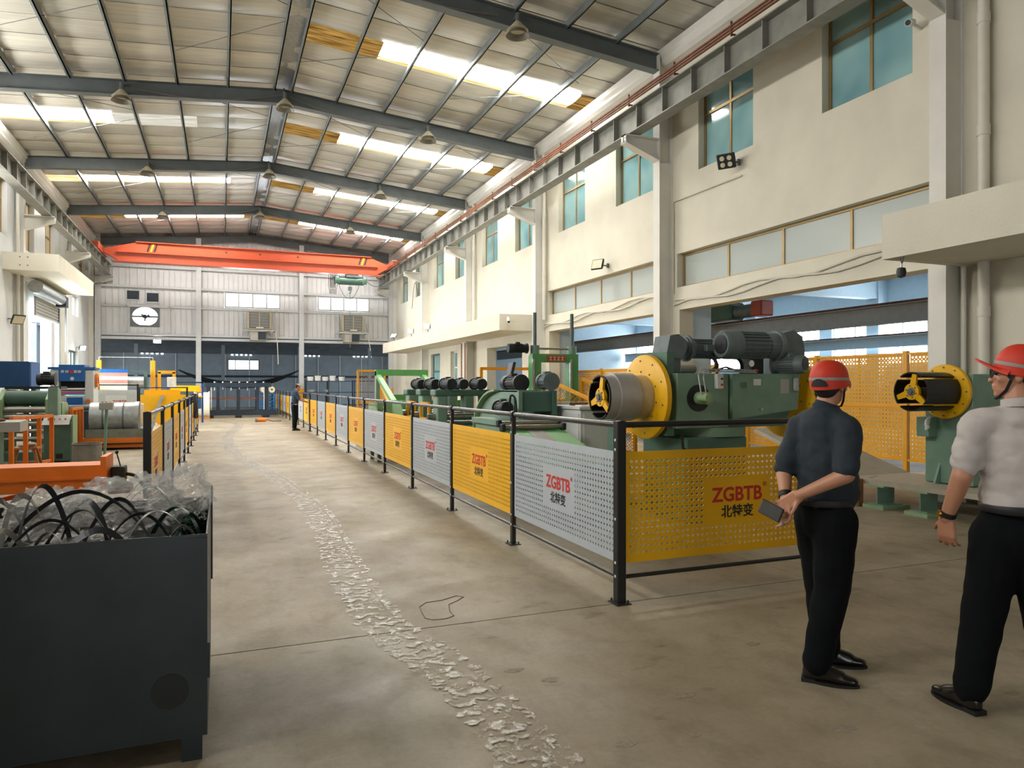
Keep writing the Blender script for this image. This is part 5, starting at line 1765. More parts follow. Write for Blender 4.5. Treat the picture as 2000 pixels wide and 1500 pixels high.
# --- white control cabinet
cb = thing('control_cabinet', 'low white control cabinet with two doors beside the uncoiler drum', 'cabinet', loc=(5.3, 10.2, 0))
add('body', MB().box(4.98, 5.65, 9.62, 10.85, .06, 1.24), 'cabinet_white', cb)
add('top', MB().box(4.95, 5.68, 9.59, 10.88, 1.24, 1.28), 'cabinet_white', cb)
add('plinth', MB().box(5.0, 5.63, 9.64, 10.83, 0, .06), 'dark_steel', cb)
for a, b in ((9.66, 10.22), (10.24, 10.81)):
    d_ = add('door', MB().box(4.965, 4.98, a, b, .12, 1.18), 'cabinet_white', cb)
    add('handle', MB().box(4.945, 4.965, b - .09 if a < 10 else a + .05, b - .05 if a < 10 else a + .09, .6, .74), 'black_paint', d_)
add('side_door', MB().box(5.03, 5.6, 9.605, 9.62, .12, 1.18), 'cabinet_white', cb)
add('lock', MB().box(5.5, 5.56, 9.59, 9.605, .72, .8), 'dark_steel', cb)
for k, (x, y_, l) in enumerate(((5.2, 9.9, 'white papers lying on the control cabinet'), (5.35, 10.4, 'brown parts tray lying on the control cabinet'))):
    add('papers' if k == 0 else 'parts_tray', MB().cbox(x - .12, x + .12, y_ - .1, y_ + .1, 1.28, 1.30 + .03 * k, .006), 'white_letter' if k == 0 else 'rust_brown', label=l, cat='papers' if k == 0 else 'tray')

# --- roller feed table
rt = thing('roller_table', 'light green feed table with two steel rollers behind the silver fence panel', 'machine', loc=(4.0, 8.9, 0))
add('table_top', MB().add([(3.55, 7.9, .55), (4.55, 7.9, .55), (4.5, 9.2, .93), (3.6, 9.2, .93), (3.55, 7.9, .6), (4.55, 7.9, .6), (4.5, 9.2, .97), (3.6, 9.2, .97)],
    [(0, 3, 2, 1), (4, 5, 6, 7), (0, 1, 5, 4), (1, 2, 6, 5), (2, 3, 7, 6), (3, 0, 4, 7)]), 'leaf_green', rt)
add('strip', MB().add([(3.9, 7.9, .605), (4.2, 7.9, .605), (4.17, 9.2, .975), (3.93, 9.2, .975), (3.9, 7.9, .608), (4.2, 7.9, .608), (4.17, 9.2, .978), (3.93, 9.2, .978)],
    [(0, 3, 2, 1), (4, 5, 6, 7), (0, 1, 5, 4), (1, 2, 6, 5), (2, 3, 7, 6), (3, 0, 4, 7)]), 'dull_steel', rt)
for y_, z in ((9.25, 1.02), (9.4, 1.07)):
    add('roller', MB().cyl((3.62, y_, z), (4.48, y_, z), .035, n=14), 'bare_steel', rt, smooth=True)
    add('bearing', MB().cbox(3.56, 3.62, y_ - .05, y_ + .05, z - .05, z + .05, .01).cbox(4.48, 4.54, y_ - .05, y_ + .05, z - .05, z + .05, .01), 'motor_black', rt)
for x in (3.6, 4.5):
    for y_ in (8.1, 9.3):
        add('leg', MB().box(x - .04, x + .04, y_ - .04, y_ + .04, 0, .62 if y_ < 9 else .97), 'leaf_green', rt)

# --- roll leveller with the quarter-round guard and motors
rl = thing('roll_leveller', 'dark green press with quarter-round side guard and black motors on top', 'machine', loc=(4.6, 11.2, 0))
add('bed', MB().cbox(3.9, 4.85, 10.0, 12.8, 0, .8, .02), 'machine_green_dark', rl)
arc = [(10.15, .8), (12.05, .8)] + [(12.05 - 1.05 * (1 - cos(t)), .8 + .72 * sin(t)) for t in [pi / 2 * k / 14 for k in range(1, 15)]] + [(10.15, 1.52)]
add('side_guard', MB().prism(arc, 'x', 4.2, 4.26), 'machine_green', rl)
rim = [(12.05 - 1.05 * (1 - cos(t)), .8 + .72 * sin(t)) for t in [pi / 2 * k / 16 for k in range(17)]]
add('guard_rim', MB().ribbon([(4.2, a, b) for a, b in rim], .18, .03, (1, 0, 0)), 'sage_green', rl, smooth=True)
add('guard_panel', MB().box(4.18, 4.2, 10.3, 10.9, .9, 1.4), 'machine_green_dark', rl)
add('guard_panel', MB().box(4.18, 4.2, 11.2, 11.8, .82, 1.02), 'machine_green_dark', rl)
add('rear_guard', MB().prism(arc, 'x', 4.78, 4.84), 'machine_green_dark', rl)
add('cross_head', MB().box(4.26, 4.78, 10.2, 11.0, 1.2, 1.5), 'machine_green_dark', rl)
motor(rl, 'top_motor', (4.35, 10.95, 1.64), (0, -1, 0), .55, .115, 'motor_black', 14)
add('motor_mount', MB().box(4.2, 4.55, 10.2, 11.1, 1.5, 1.53), 'machine_green', rl)
motor(rl, 'top_motor', (4.75, 10.45, 1.66), (0, -1, 0), .3, .12, 'motor_grey', 14)
add('side_table', MB().box(3.7, 4.2, 9.75, 10.9, 1.02, 1.1).box(3.75, 4.15, 9.8, 10.85, .8, 1.02), 'machine_green', rl)
motor(rl, 'side_motor', (3.95, 10.05, 1.26), (0, 1, 0), .3, .1, 'motor_black', 12)
add('hose', MB().tube(smooth_path([(3.95, 9.9, 1.3), (3.95, 9.85, 1.45), (4.0, 9.8, 1.4), (4.0, 9.75, 1.15)], 6), .016, 6), 'rubber', rl, smooth=True)
rf = thing('roll_former', 'dark green roller stands with yellow guide frames between black motors', 'machine', loc=(4.3, 14, 0))
add('bed', MB().cbox(3.7, 5.0, 13.0, 15.95, 0, .78, .02), 'machine_green_dark', rf)
for y_ in (13.2, 14.3, 15.4):
    for x in (3.85, 4.75):
        add('stand', MB().cbox(x - .1, x + .1, y_ - .16, y_ + .16, .78, 1.5, .02), 'machine_green', rf)
    add('cross_beam', MB().cbox(3.7, 4.9, y_ - .18, y_ + .18, 1.4, 1.52, .02), 'machine_green_dark', rf)
    motor(rf, 'top_motor', (4.0, y_ - .2, 1.63), (0, 1, 0), .45, .1, 'motor_black', 12)
    motor(rf, 'top_motor', (4.6, y_ - .2, 1.63), (0, 1, 0), .4, .1, 'motor_black', 12)
    add('roller', MB().cyl((3.6, y_, 1.0), (5.0, y_, 1.0), .07, n=14).cyl((3.6, y_ + .2, .88), (5.0, y_ + .2, .88), .05, n=12), 'bare_steel', rf, smooth=True)
for y_ in (13.75, 14.85):
    add('guide_frame', MB().bar((3.7, y_ - .3, 1.25), (3.7, y_ + .3, 1.25), .05).bar((3.7, y_ - .3, .95), (3.7, y_ + .3, .95), .05).bar((3.7, y_ - .3, .93), (3.7, y_ - .3, 1.27), .05).bar((3.7, y_ + .3, .93), (3.7, y_ + .3, 1.27), .05), 'guard_yellow', rf)
mo = thing('operator_screen', 'black operator screen tilted on the roller stands', 'screen', loc=(5.0, 12.75, .8))
add('screen_panel', MB(Matrix.Translation((5.15, 12.9, 1.82)) @ Matrix.Rotation(.25, 4, 'Y') @ Matrix.Rotation(-.2, 4, 'Z')).cbox(-.03, .03, -.24, .24, -.22, .22, .01), 'motor_black', mo)
add('screen_arm', MB().bar((5.12, 12.9, .8), (5.15, 12.9, 1.65), .05), 'dark_steel', mo)
db = thing('hopper_box', 'grey-green open hopper box beside the roller stands', 'box', loc=(3.3, 15.4, 0))
add('shell', MB().prism([(14.9, .6), (15.9, .6), (15.9, 1.22), (15.1, 1.22), (14.9, .95)], 'x', 3.0, 3.03).prism([(14.9, .6), (15.9, .6), (15.9, 1.22), (15.1, 1.22), (14.9, .95)], 'x', 3.52, 3.55).box(3.03, 3.52, 15.87, 15.9, .6, 1.22).box(3.03, 3.52, 14.9, 15.9, .56, .6), 'sage_green', db)
add('stand', MB().box(3.03, 3.1, 15.0, 15.08, 0, .56).box(3.45, 3.52, 15.0, 15.08, 0, .56).box(3.03, 3.1, 15.75, 15.83, 0, .56).box(3.45, 3.52, 15.75, 15.83, 0, .56), 'machine_green_dark', db)

def mesh_panel(p, name, corners, bar=.045, step=.09, m='guard_yellow', wire='wire_yellow'):
    """framed wire-mesh panel through four corner points (in order)"""
    c = [Vector(q) for q in corners]
    fr = MB()
    for k in range(4):
        fr.bar(c[k], c[(k + 1) % 4], bar)
    o = add(name, fr, m, p)
    w = MB()
    e1, e2 = c[1] - c[0], c[3] - c[0]
    nu, nv = max(2, int(e1.length / step)), max(2, int(e2.length / step))
    def pt(u, v):
        return c[0] * (1 - u) * (1 - v) + c[1] * u * (1 - v) + c[2] * u * v + c[3] * (1 - u) * v
    N = nu + nv
    for s in (0, 1):
        for k in range(-nv, nu + 1):
            a = []
            u0, v0 = k / nu, 0.0
            u1, v1 = (k + nv) / nu, 1.0
            if u0 < 0: v0 = -k / nv; u0 = 0.0
            if u1 > 1: v1 = (nu - k) / nv; u1 = 1.0
            if v1 - v0 < .02: continue
            A, B = ((u0, v0), (u1, v1)) if s == 0 else ((1 - u0, v0), (1 - u1, v1))
            w.cyl(pt(*A), pt(*B), .005, n=4, cap=False)
    add('wire_mesh', w, wire, o, kind='stuff')
    return o
mat('wire_yellow', '#b98a2c', .5, var=.1)
# --- light green U-frame lift with diagonal braces, mesh guards
uf = thing('coil_lifter', 'light green U-shaped lifting frame with sloping braces', 'machine', loc=(4.4, 17.6, 0))
for x in (3.86, 5.08):
    add('rear_post', MB().box(x - .09, x + .09, 18.9, 19.1, 0, 1.98), 'machine_green', uf)
    add('brace', MB().bar((x - .03, 18.9, 1.85), (x - .2, 16.3, 1.22), .12, .1), 'leaf_green', uf)
    add('front_post', MB().box(x - .32, x - .16, 16.1, 16.3, 0, 1.2), 'leaf_green', uf)
    mesh_panel(uf, 'brace_guard', [(x + .02, 18.8, .3), (x - .18, 16.5, .3), (x - .18, 16.5, .95), (x + .02, 18.8, 1.6)], .05, .1)
add('top_beam', MB().box(3.77, 5.17, 18.88, 19.12, 1.86, 2.02), 'leaf_green', uf)
add('front_beam', MB().box(3.55, 5.4, 16.1, 16.3, 1.06, 1.26), 'leaf_green', uf)
add('rear_beam', MB().box(3.95, 5.0, 18.95, 19.05, 1.2, 1.36), 'leaf_green', uf)
add('carriage', MB().cbox(3.9, 4.9, 17.2, 18.2, .9, 1.0, .02), 'machine_green', uf)
ck = add('dial_plate', MB().cyl((4.86, 18.75, 1.62), (4.9, 18.75, 1.62), .2, n=24), 'cream', uf)
mg = thing('mesh_guard', 'yellow framed wire mesh guard beside the U-shaped frame', 'guard', loc=(3.4, 19.6, 0))
mesh_panel(mg, 'mesh_panel', [(3.42, 19.6, .025), (4.14, 19.6, .025), (4.14, 19.6, 2.0), (3.42, 19.6, 2.0)], .05, .09)
add('mid_bar', MB().bar((3.42, 19.6, 1.15), (4.14, 19.6, 1.15), .05), 'guard_yellow', mg)
# --- portal lift with screw jacks
pfm = thing('screw_lift', 'light green portal lift with two screw jacks and mesh guards', 'machine', loc=(6.0, 12.5, 0))
for x in (5.5, 6.28):
    add('post', MB().box(x - .09, x + .09, 12.4, 12.6, 0, 2.16), 'leaf_green', pfm)
    add('guide_bar', MB().box(x - .1, x - .06, 12.37, 12.4, .3, 2.1), 'galvanised', pfm)
    add('jack_gear', MB().cyl((x, 12.5, 2.2), (x, 12.5, 2.36), .09, n=14), 'machine_green', pfm, smooth=True)
    add('jack_screw', MB().cyl((x, 12.5, 2.36), (x, 12.5, 2.98), .035, n=12), 'motor_grey', pfm, smooth=True)
add('top_beam', MB().box(5.42, 6.38, 12.42, 12.58, 2.04, 2.2), 'leaf_green', pfm)
sg = add('sign_plate', MB().box(5.72, 6.1, 12.405, 12.42, 2.06, 2.17), 'crane_orange', pfm, label='small red sign plate with white characters')
for j in range(4):
    xj = 5.76 + j * .082
    add('faded_glyph', MB().box(xj, xj + .055, 12.402, 12.405, 2.135, 2.145).box(xj + .022, xj + .033, 12.402, 12.405, 2.08, 2.135).box(xj, xj + .055, 12.402, 12.405, 2.08, 2.09), 'cream', sg)
add('drive_shaft', MB().cyl((5.55, 12.5, 2.3), (6.25, 12.5, 2.3), .02, n=10), 'bare_steel', pfm, smooth=True)
motor(pfm, 'lift_motor', (5.02, 12.5, 2.3), (1, 0, 0), .32, .085, 'motor_black', 12)
mesh_panel(pfm, 'mesh_guard', [(5.58, 12.3, .4), (6.0, 11.2, .4), (6.0, 11.2, 1.35), (5.58, 12.3, 1.75)], .055, .08)
mesh_panel(pfm, 'mesh_guard', [(6.4, 12.3, .4), (6.9, 11.2, .4), (6.9, 11.2, 1.3), (6.4, 12.3, 1.72)], .055, .08)
add('guard_post', MB().box(5.96, 6.04, 11.15, 11.25, 0, 1.5), 'guard_yellow', pfm)
add('carriage', MB().cbox(5.5, 6.4, 12.65, 13.6, .95, 1.25, .03), 'leaf_green', pfm)
add('tray_frame', MB().box(5.7, 6.6, 11.4, 12.2, 1.18, 1.3), 'galvanised', pfm)
yf = thing('yellow_gate_frame', 'thin yellow pipe frame in front of the blue doorway', 'frame', loc=(5.9, 16, 0))
add('upright', MB().bar((5.66, 16.0, 0), (5.66, 16.0, 1.98), .07), 'guard_yellow', yf)
add('upright', MB().bar((6.95, 16.0, 0), (6.95, 16.0, 1.98), .07), 'guard_yellow', yf)
add('top_bar', MB().bar((5.63, 16.0, 2.0), (6.98, 16.0, 2.0), .07), 'guard_yellow', yf)
jg = thing('green_bridge_stand', 'light green arched stand with yellow table top', 'machine', loc=(6.1, 14.2, 0))
ar = [(5.4, 0), (5.6, 0)] + [(6.1 - .5 * cos(t), .55 + .42 * sin(t)) for t in [pi * k / 12 for k in range(13)]] + [(6.6, 0), (6.85, 0), (6.85, 1.22), (5.4, 1.22)]
add('arch', MB().prism(ar, 'y', 14.0, 14.12), 'leaf_green', jg)
add('table', MB().cbox(5.3, 6.95, 13.8, 14.8, 1.22, 1.32, .02), 'guard_yellow', jg)
add('upper_plate', MB().cbox(5.75, 6.6, 13.9, 14.6, 1.55, 1.68, .02).box(5.85, 6.5, 14.0, 14.5, 1.32, 1.4), 'guard_yellow', jg)
add('clamp', MB().cbox(5.85, 6.3, 13.95, 14.2, 1.4, 1.5, .02), 'motor_black', jg)

# --- far shelves with white tubs, pallets, black core frame
sf = thing('steel_shelf', 'dark steel shelving with white tubs at the far wall', 'shelf', loc=(5.6, 41, 0))
for x in (4.3, 5.5, 6.9, 8.2):
    for y_ in (40.7, 41.3):
        add('upright', MB().box(x - .03, x + .03, y_ - .03, y_ + .03, 0, 1.9), 'navy_machine', sf)
for z in (.5, 1.2, 1.82):
    add('shelf_board', MB().box(4.25, 8.25, 40.66, 41.34, z, z + .04), 'navy_machine', sf)
for k, x in enumerate((4.55, 4.95, 5.35, 5.75, 6.25)):
    t = thing('tub', 'white plastic tub on the top shelf, %s from the aisle' % ORD[k], 'tub', loc=(x, 41, 1.86), group='white tubs on the top shelf')
    add('bucket', MB().lathe([(.15, 0), (.17, .22 + .05 * (k % 2)), (.18, .23 + .05 * (k % 2)), (.16, .23 + .05 * (k % 2))], (x, 41, 1.86), (0, 0, 1), 18), 'concrete_white', t, smooth=True)
    add('rim', MB().ring((x, 41, 2.05 + .05 * (k % 2)), (x, 41, 2.075 + .05 * (k % 2)), .19, .165, 18), 'concrete_white', t, smooth=True)
for k, x in enumerate((4.6, 5.5)):
    add('tub', MB().lathe([(.12, 0), (.2, .12), (.21, .13), (.18, .13)], (x, 41, 1.24), (0, 0, 1), 16), 'concrete_white', label='shallow white basin on the middle shelf, %s from the aisle' % ORD[k], cat='tub', smooth=True)
cf = thing('core_frame', 'large black steel core frame standing at the end of the aisle', 'machine', loc=(.9, 39, 0))
for y_ in (38.5, 39.6):
    add('base_beam', MB().box(-1.0, 2.6, y_ - .12, y_ + .12, .12, .36), 'navy_machine', cf)
    add('top_beam', MB().box(-.75, 2.35, y_ - .1, y_ + .1, 1.52, 1.74), 'navy_machine', cf)
    for x in (-.6, -.15, .8, 1.7, 2.15):
        add('core_post', MB().box(x - .07, x + .07, y_ - .06, y_ + .06, .36, 1.52), 'navy_machine', cf)
    add('cross_bar', MB().box(-.6, 2.15, y_ - .05, y_ + .05, .92, 1.0), 'rust_rail', cf)
for x in (-.5, .8, 2.1):
    add('skid', MB().box(x - .15, x + .15, 38.2, 39.9, 0, .12), 'black_paint', cf)
for x in (-.45, 2.0):
    add('pale_strap', MB().box(x - .02, x + .02, 38.36, 38.38, .4, 1.5), 'cable_white', cf)
for k in range(7):
    x = -.3 + k * .38
    add('clamp_bolt', MB().cyl((x, 38.38, 1.35 + .05 * (k % 2)), (x, 38.4, 1.5), .02, n=6).cyl((x, 38.5, 1.74), (x, 38.5, 1.8), .04, n=8), 'galvanised', cf)
sp2 = thing('wire_spool', 'big cream wire spool standing beside the black core frame', 'spool', loc=(-.95, 37.3, 0))
add('winding', MB().cyl((-1.15, 37.3, .68), (-.55, 37.3, .68), .6, n=32), 'cream', sp2, smooth=True)
for x in (-1.17, -.53):
    add('flange', MB().cyl((x - .02, 37.3, .68), (x + .02, 37.3, .68), .64, n=32), 'cream', sp2, smooth=True)
add('cradle', MB().box(-1.2, -.5, 36.9, 37.7, 0, .14), 'wood', sp2)
add('safety_helmet', MB().lathe([(.17, 0), (.15, .03), (.13, .1), (.08, .16), (.0, .18)], (-.95, 37.2, 1.3), (0, 0, 1), 18), 'machine_orange', label='orange safety helmet resting on the cream spool', cat='helmet', smooth=True)
pt_ = thing('pallet_stack', 'stack of blue pallets beside the black core frame', 'pallets', loc=(2.35, 41.5, 0))
for k in range(6):
    add('pallet', MB().box(1.95, 2.75, 41.2, 42.2, .02 + k * .19, .05 + k * .19).box(1.95, 2.1, 41.2, 42.2, .05 + k * .19, .17 + k * .19).box(2.3, 2.4, 41.2, 42.2, .05 + k * .19, .17 + k * .19).box(2.6, 2.75, 41.2, 42.2, .05 + k * .19, .17 + k * .19).box(1.95, 2.75, 41.2, 42.2, .17 + k * .19, .2 + k * .19), 'pallet_blue', pt_)
for k, x in enumerate((2.15, 2.55)):
    add('paper_roll', MB().ring((x, 41.2, 1.38), (x, 41.9, 1.38), .17, .05, 20), 'cream', label='white roll on the blue pallets, %s' % ('beside the core frame' if k == 0 else 'beside the fence'), cat='roll', smooth=True)
gr_ = thing('angle_grinder', 'small orange power tool lying on the aisle floor', 'tool', loc=(1.7, 33.6, 0))
add('body', MB().cyl((1.45, 33.6, .1), (1.85, 33.6, .1), .09, n=12), 'machine_orange', gr_, smooth=True)
add('head', MB().cyl((1.38, 33.6, .1), (1.47, 33.6, .1), .11, n=12), 'bare_steel', gr_, smooth=True)
add('cable', MB().tube([(1.85, 33.6, .1), (2.1, 33.7, .02), (2.5, 33.9, .02)], .015, 6), 'rubber', gr_, smooth=True)
# ---------------------------------------------------------------- fittings of the building
def canopy(label, x0, x1, y0, y1, z0, z1):
    c = hthing('wall_canopy', label, 'canopy', loc=((x0 + x1) / 2, (y0 + y1) / 2, z0))
    add('slab', HB().box(x0 + (.08 if x0 > 0 else 0), x1 - (0 if x0 > 0 else .08), y0 + .08, y1 - .08, z0 + .02, z0 + .14), 'plaster', c)
    xe_ = x0 if x0 > 0 else x1
    s = 1 if x0 > 0 else -1
    add('fascia', HB().box(min(xe_, xe_ + s * .08), max(xe_, xe_ + s * .08), y0, y1, z0, z1), 'plaster', c)
    xa, xb = (x0 + .08, x1) if s > 0 else (x0, x1 - .08)
    add('end_fascia', HB().box(xa, xb, y0, y0 + .08, z0, z1), 'plaster', c)
    add('end_fascia', HB().box(xa, xb, y1 - .08, y1, z0, z1), 'plaster', c)
    return c
canopy('long white concrete canopy over the doors with floodlights on top', 7.1, XR, 18.55, 34.0, 3.13, 3.58)
canopy('white concrete canopy high up at the right picture edge', 6.92, XR, 1.5, 6.0, 3.02, 3.52)
cl_ = canopy('white concrete canopy above the roller door', XL - .2, -4.1, 22.85, 28.6, 4.7, 5.17)
for k in range(2):
    for z in (4.83, 5.05):
        add('bolt', HB().cyl((-5.0 + k * .18, 22.84, z), (-5.0 + k * .18, 22.86, z), .018, n=8), 'dark_steel', cl_)
# roller door
rd = hthing('roller_door', 'rolled up steel shutter under the canopy beside the bright doorway', 'door', loc=(-5.1, 27.2, 4))
add('shutter_roll', HB().cyl((-5.0, 24.6, 4.48), (-5.0, 28.0, 4.48), .19, n=24), 'galvanised', rd, smooth=True)
for k in range(6):
    z = 4.22 - k * .1
    add('shutter_slat', HB().prism([(-5.22, z), (-5.19, z + .03), (-5.19, z + .07), (-5.22, z + .1), (-5.24, z + .1), (-5.24, z)], 'y', 25.6, 28.9), 'cabinet_grey', rd)
add('shutter_motor', HB().cyl((-5.0, 28.0, 4.45), (-5.0, 28.4, 4.45), .13, n=14).box(-5.15, -4.85, 28.2, 28.6, 4.25, 4.6), 'motor_black', rd)
add('hand_chain', HB().tube([(-4.9, 28.35, 4.3), (-4.9, 28.35, 2.75), (-4.9, 28.45, 2.7), (-4.9, 28.5, 2.75), (-4.9, 28.5, 4.3)], .012, 5), 'dark_steel', rd)
add('guide_rail', HB().box(-5.3, -5.16, 28.85, 28.95, .2, 4.25), 'dark_steel', rd)
# downpipes
def downpipe(x, y, z0, z1, label, r=.055, joints=()):
    d = hthing('downpipe', label, 'pipe', loc=(x, y, z0), group='white downpipes')
    add('pipe', HB().cyl((x, y, z0), (x, y, z1), r, n=16), 'plastic_pipe', d, smooth=True)
    for z in joints:
        add('coupling', HB().cyl((x, y, z), (x, y, z + .12), r * 1.16, n=16), 'plastic_pipe', d, smooth=True)
downpipe(8.2, 5.72, .2, 8.0, 'thick white downpipe beside the near wall column', .06, (2.4, 4.5, 5.8))
downpipe(8.22, 5.98, .2, 3.4, 'thin white conduit between the downpipe and the near column', .03)
downpipe(8.2, 18.0, 3.4, 8.0, 'white downpipe at the column above the long canopy end', .05, (4.6, 6.2))
downpipe(8.2, 23.95, 3.6, 8.0, 'white downpipe above the middle of the long canopy', .05, (5.0,))
downpipe(8.22, 25.1, .2, 3.1, 'white downpipe below the canopy next to the rusty column', .05)
downpipe(-5.3, 24.0, .2, 8.0, 'white downpipe on the roller door wall', .05, (4.4,))
rc = hthing('rusty_post', 'white post with rust streaks under the long canopy', 'post', loc=(8.1, 24.3, 0))
add('face', HB().box(7.93, 7.97, 24.0, 24.55, .2, 3.13), 'column_white', rc)
add('rust_streak', HB().box(7.915, 7.93, 24.03, 24.12, .2, 3.1).box(7.915, 7.93, 24.42, 24.52, 1.2, 3.1), 'rust_brown', rc)
# wall cables above the openings
for k, (ya, yb, z0, z1, l) in enumerate(((12.4, 18.2, 3.22, 3.42, 'pair of white cables sagging above the opening behind the lift'), (6.3, 12.0, 3.2, 3.38, 'pair of white cables along the lintel of the near opening'))):
    c = hthing('wall_cable', l, 'cable', loc=(8.28, (ya + yb) / 2, 3.2))
    for j in range(2):
        pts = [(8.27, yb + (ya - yb) * t / 14, z0 + (z1 - z0) * t / 14 + (.03 if j else -.02) + .05 * sin(t * 1.1 + j * 1.6)) for t in range(15)]
        add('cable', HB().tube(pts, .018, 6), 'cable_white', c, smooth=True)
add('wall_conduit', HB().tube([(8.27, 10.0, 5.2), (8.27, 12.0, 5.22), (8.27, 12.02, 5.15), (8.27, 12.02, 3.4)], .014, 6), 'cable_white', label='thin white conduit running from the near floodlight to the column', cat='conduit')
add('wall_wire', HB().tube([(8.26, 33.0 - .12 * t, 5.2 + .9 * sin(t * .35) + .05 * t) for t in range(10)], .01, 5), 'rubber', label='dark loose wire hanging on the far end of the window wall', cat='wire')

# high-bay lamps under the rafters, with the cables between them
LX = [(-2.05, 'over the roller door side'), (1.42, 'under the ridge'), (4.95, 'over the window side')]
proto = None
def lamp(x, y, label):
    global proto
    z = zr(x) - .17 - .34
    X_, Y_, Z_ = cam_scaled(x, y - .18, z)
    if proto is None:
        t = thing('high_bay_lamp', label, 'lamp', loc=(0, 0, 0), group='high-bay lamps under the rafters')
        add('shade', MB().lathe([(.05, 0), (.06, -.05), (.075, -.1), (.16, -.2), (.235, -.3), (.245, -.31), (.235, -.305), (.15, -.2), (.06, -.1)], (0, 0, .1), (0, 0, 1), 28), 'lamp_shade', t, smooth=True)
        add('socket', MB().cyl((0, 0, .08), (0, 0, .26), .05, n=12).box(-.02, .02, -.02, .2, .2, .26), 'dark_steel', t, smooth=True)
        add('reflector', MB().lathe([(.06, -.02), (.15, -.12), (.228, -.203)], (0, 0, .1), (0, 0, 1), 28), 'lamp_inner', t, smooth=True)
        add('bulb', MB().sph((0, 0, -.03), (.05, .05, .075), 14, 10), 'lamp_inner', t, smooth=True)
        proto = t
    else:
        t = copy_tree(proto)
        t['label'] = label
    t.location = (X_, Y_, Z_)
for k, y in enumerate(COLS_Y[2:6]):
    for x, w_ in LX:
        if k == 0 and x < 4:
            continue
        lamp(x, y, 'round grey high-bay lamp on the %s rafter, %s' % (ORD[k], w_))
    pts = []
    xs2 = [-2.05, 1.42, 4.95]
    for a, b in zip(xs2[:-1], xs2[1:]):
        for t in range(10):
            u = t / 10
            x = a + (b - a) * u
            pts.append((x, y - .12, zr(x) - .3 - .22 * (1 - (2 * u - 1) ** 2)))
    add('lamp_cable', HB().tube(pts, .012, 5), 'cable_grey', label='lamp cable swinging along the %s rafter' % ORD[k], cat='cable', group='lamp cables', smooth=True)

# floodlights
def flood(x, y, z, aim, label, lit=False, w=.30, four=False, wall=(1, 0, 0)):
    """flat LED floodlight; aim = facing direction, bracket reaches back to the wall"""
    t = hthing('floodlight', label, 'floodlight', loc=(x, y, z), group='floodlights')
    X_, Y_, Z_ = cam_scaled(x, y, z)
    d = Vector(aim).normalized()
    q = d.to_track_quat('Y', 'Z').to_matrix().to_4x4()
    Mx = Matrix.Translation((X_, Y_, Z_)) @ q
    add('housing', MB(Mx).cbox(-w / 2, w / 2, -.05, .0, -w * .4, w * .4, .015), 'motor_black', t)
    fins = MB(Mx)
    for k in range(6):
        xx = -w * .4 + k * w * .16
        fins.box(xx - .006, xx + .006, -.085, -.05, -w * .3, w * .3)
    add('heat_sink', fins, 'motor_black', t)
    if four:
        for sx in (-1, 1):
            for sz in (-1, 1):
                add('led_lens', MB(Mx).cyl((sx * w * .2, .0, sz * w * .17), (sx * w * .2, .012, sz * w * .17), w * .13, n=16), 'lamp_inner', t, smooth=True)
    else:
        add('led_glass', MB(Mx).box(-w * .42, w * .42, 0, .006, -w * .33, w * .33), 'lamp_white' if lit else 'lamp_inner', t)
    wv = Vector(wall)
    add('bracket', MB().bar(Vector((X_, Y_, Z_)) - d * .06, Vector((X_, Y_, Z_)) - d * .06 + wv * .28, .03).bar(Vector((X_, Y_, Z_)) - d * .06 + wv * .28 + Vector((0, 0, -.06)), Vector((X_, Y_, Z_)) - d * .06 + wv * .28 + Vector((0, 0, .06)), .05), 'dark_steel', t)
    return t
flood(7.98, 10.05, 5.42, (-.75, -.5, -.45), 'black four-lens floodlight on the wall below the near teal window', four=True, w=.36)
flood(7.98, 14.6, 4.38, (-.8, -.4, .3), 'flat floodlight on the wall above the second opening', w=.36)
flood(7.3, 26.8, 3.86, (-.85, -.6, .1), 'lit floodlight on the long canopy, nearest of the three', True, wall=(0, 0, -1))
flood(7.3, 29.4, 3.86, (-.85, -.6, .1), 'lit floodlight on the long canopy, middle of the three', True, wall=(0, 0, -1))
flood(7.3, 32.6, 3.88, (-.5, -.5, .6), 'lit floodlight tilted upwards at the far end of the canopy', True, wall=(0, 0, -1))
flood(-5.15, 23.4, 3.4, (.6, -.6, -.5), 'dark floodlight on the wall beside the roller door column', w=.4, wall=(-1, 0, 0))
flood(-5.15, 33.3, 3.1, (.6, -.6, -.4), 'lit floodlight on the wall by the far green window', True, wall=(-1, 0, 0))
bl = hthing('floodlight', 'very bright white floodlight hanging at the end of the hall below the fan', 'floodlight', loc=(-2.75, 37.2, 3.7), group='floodlights')
add('housing', HB().box(-2.93, -2.57, 37.2, 37.3, 3.55, 3.85), 'motor_black', bl)
add('led_glass', HB().box(-2.9, -2.6, 37.17, 37.2, 3.58, 3.82), 'lamp_white', bl)
add('hanger', HB().bar((-2.75, 37.25, 3.85), (-2.75, 37.25, 4.7), .03), 'dark_steel', bl)

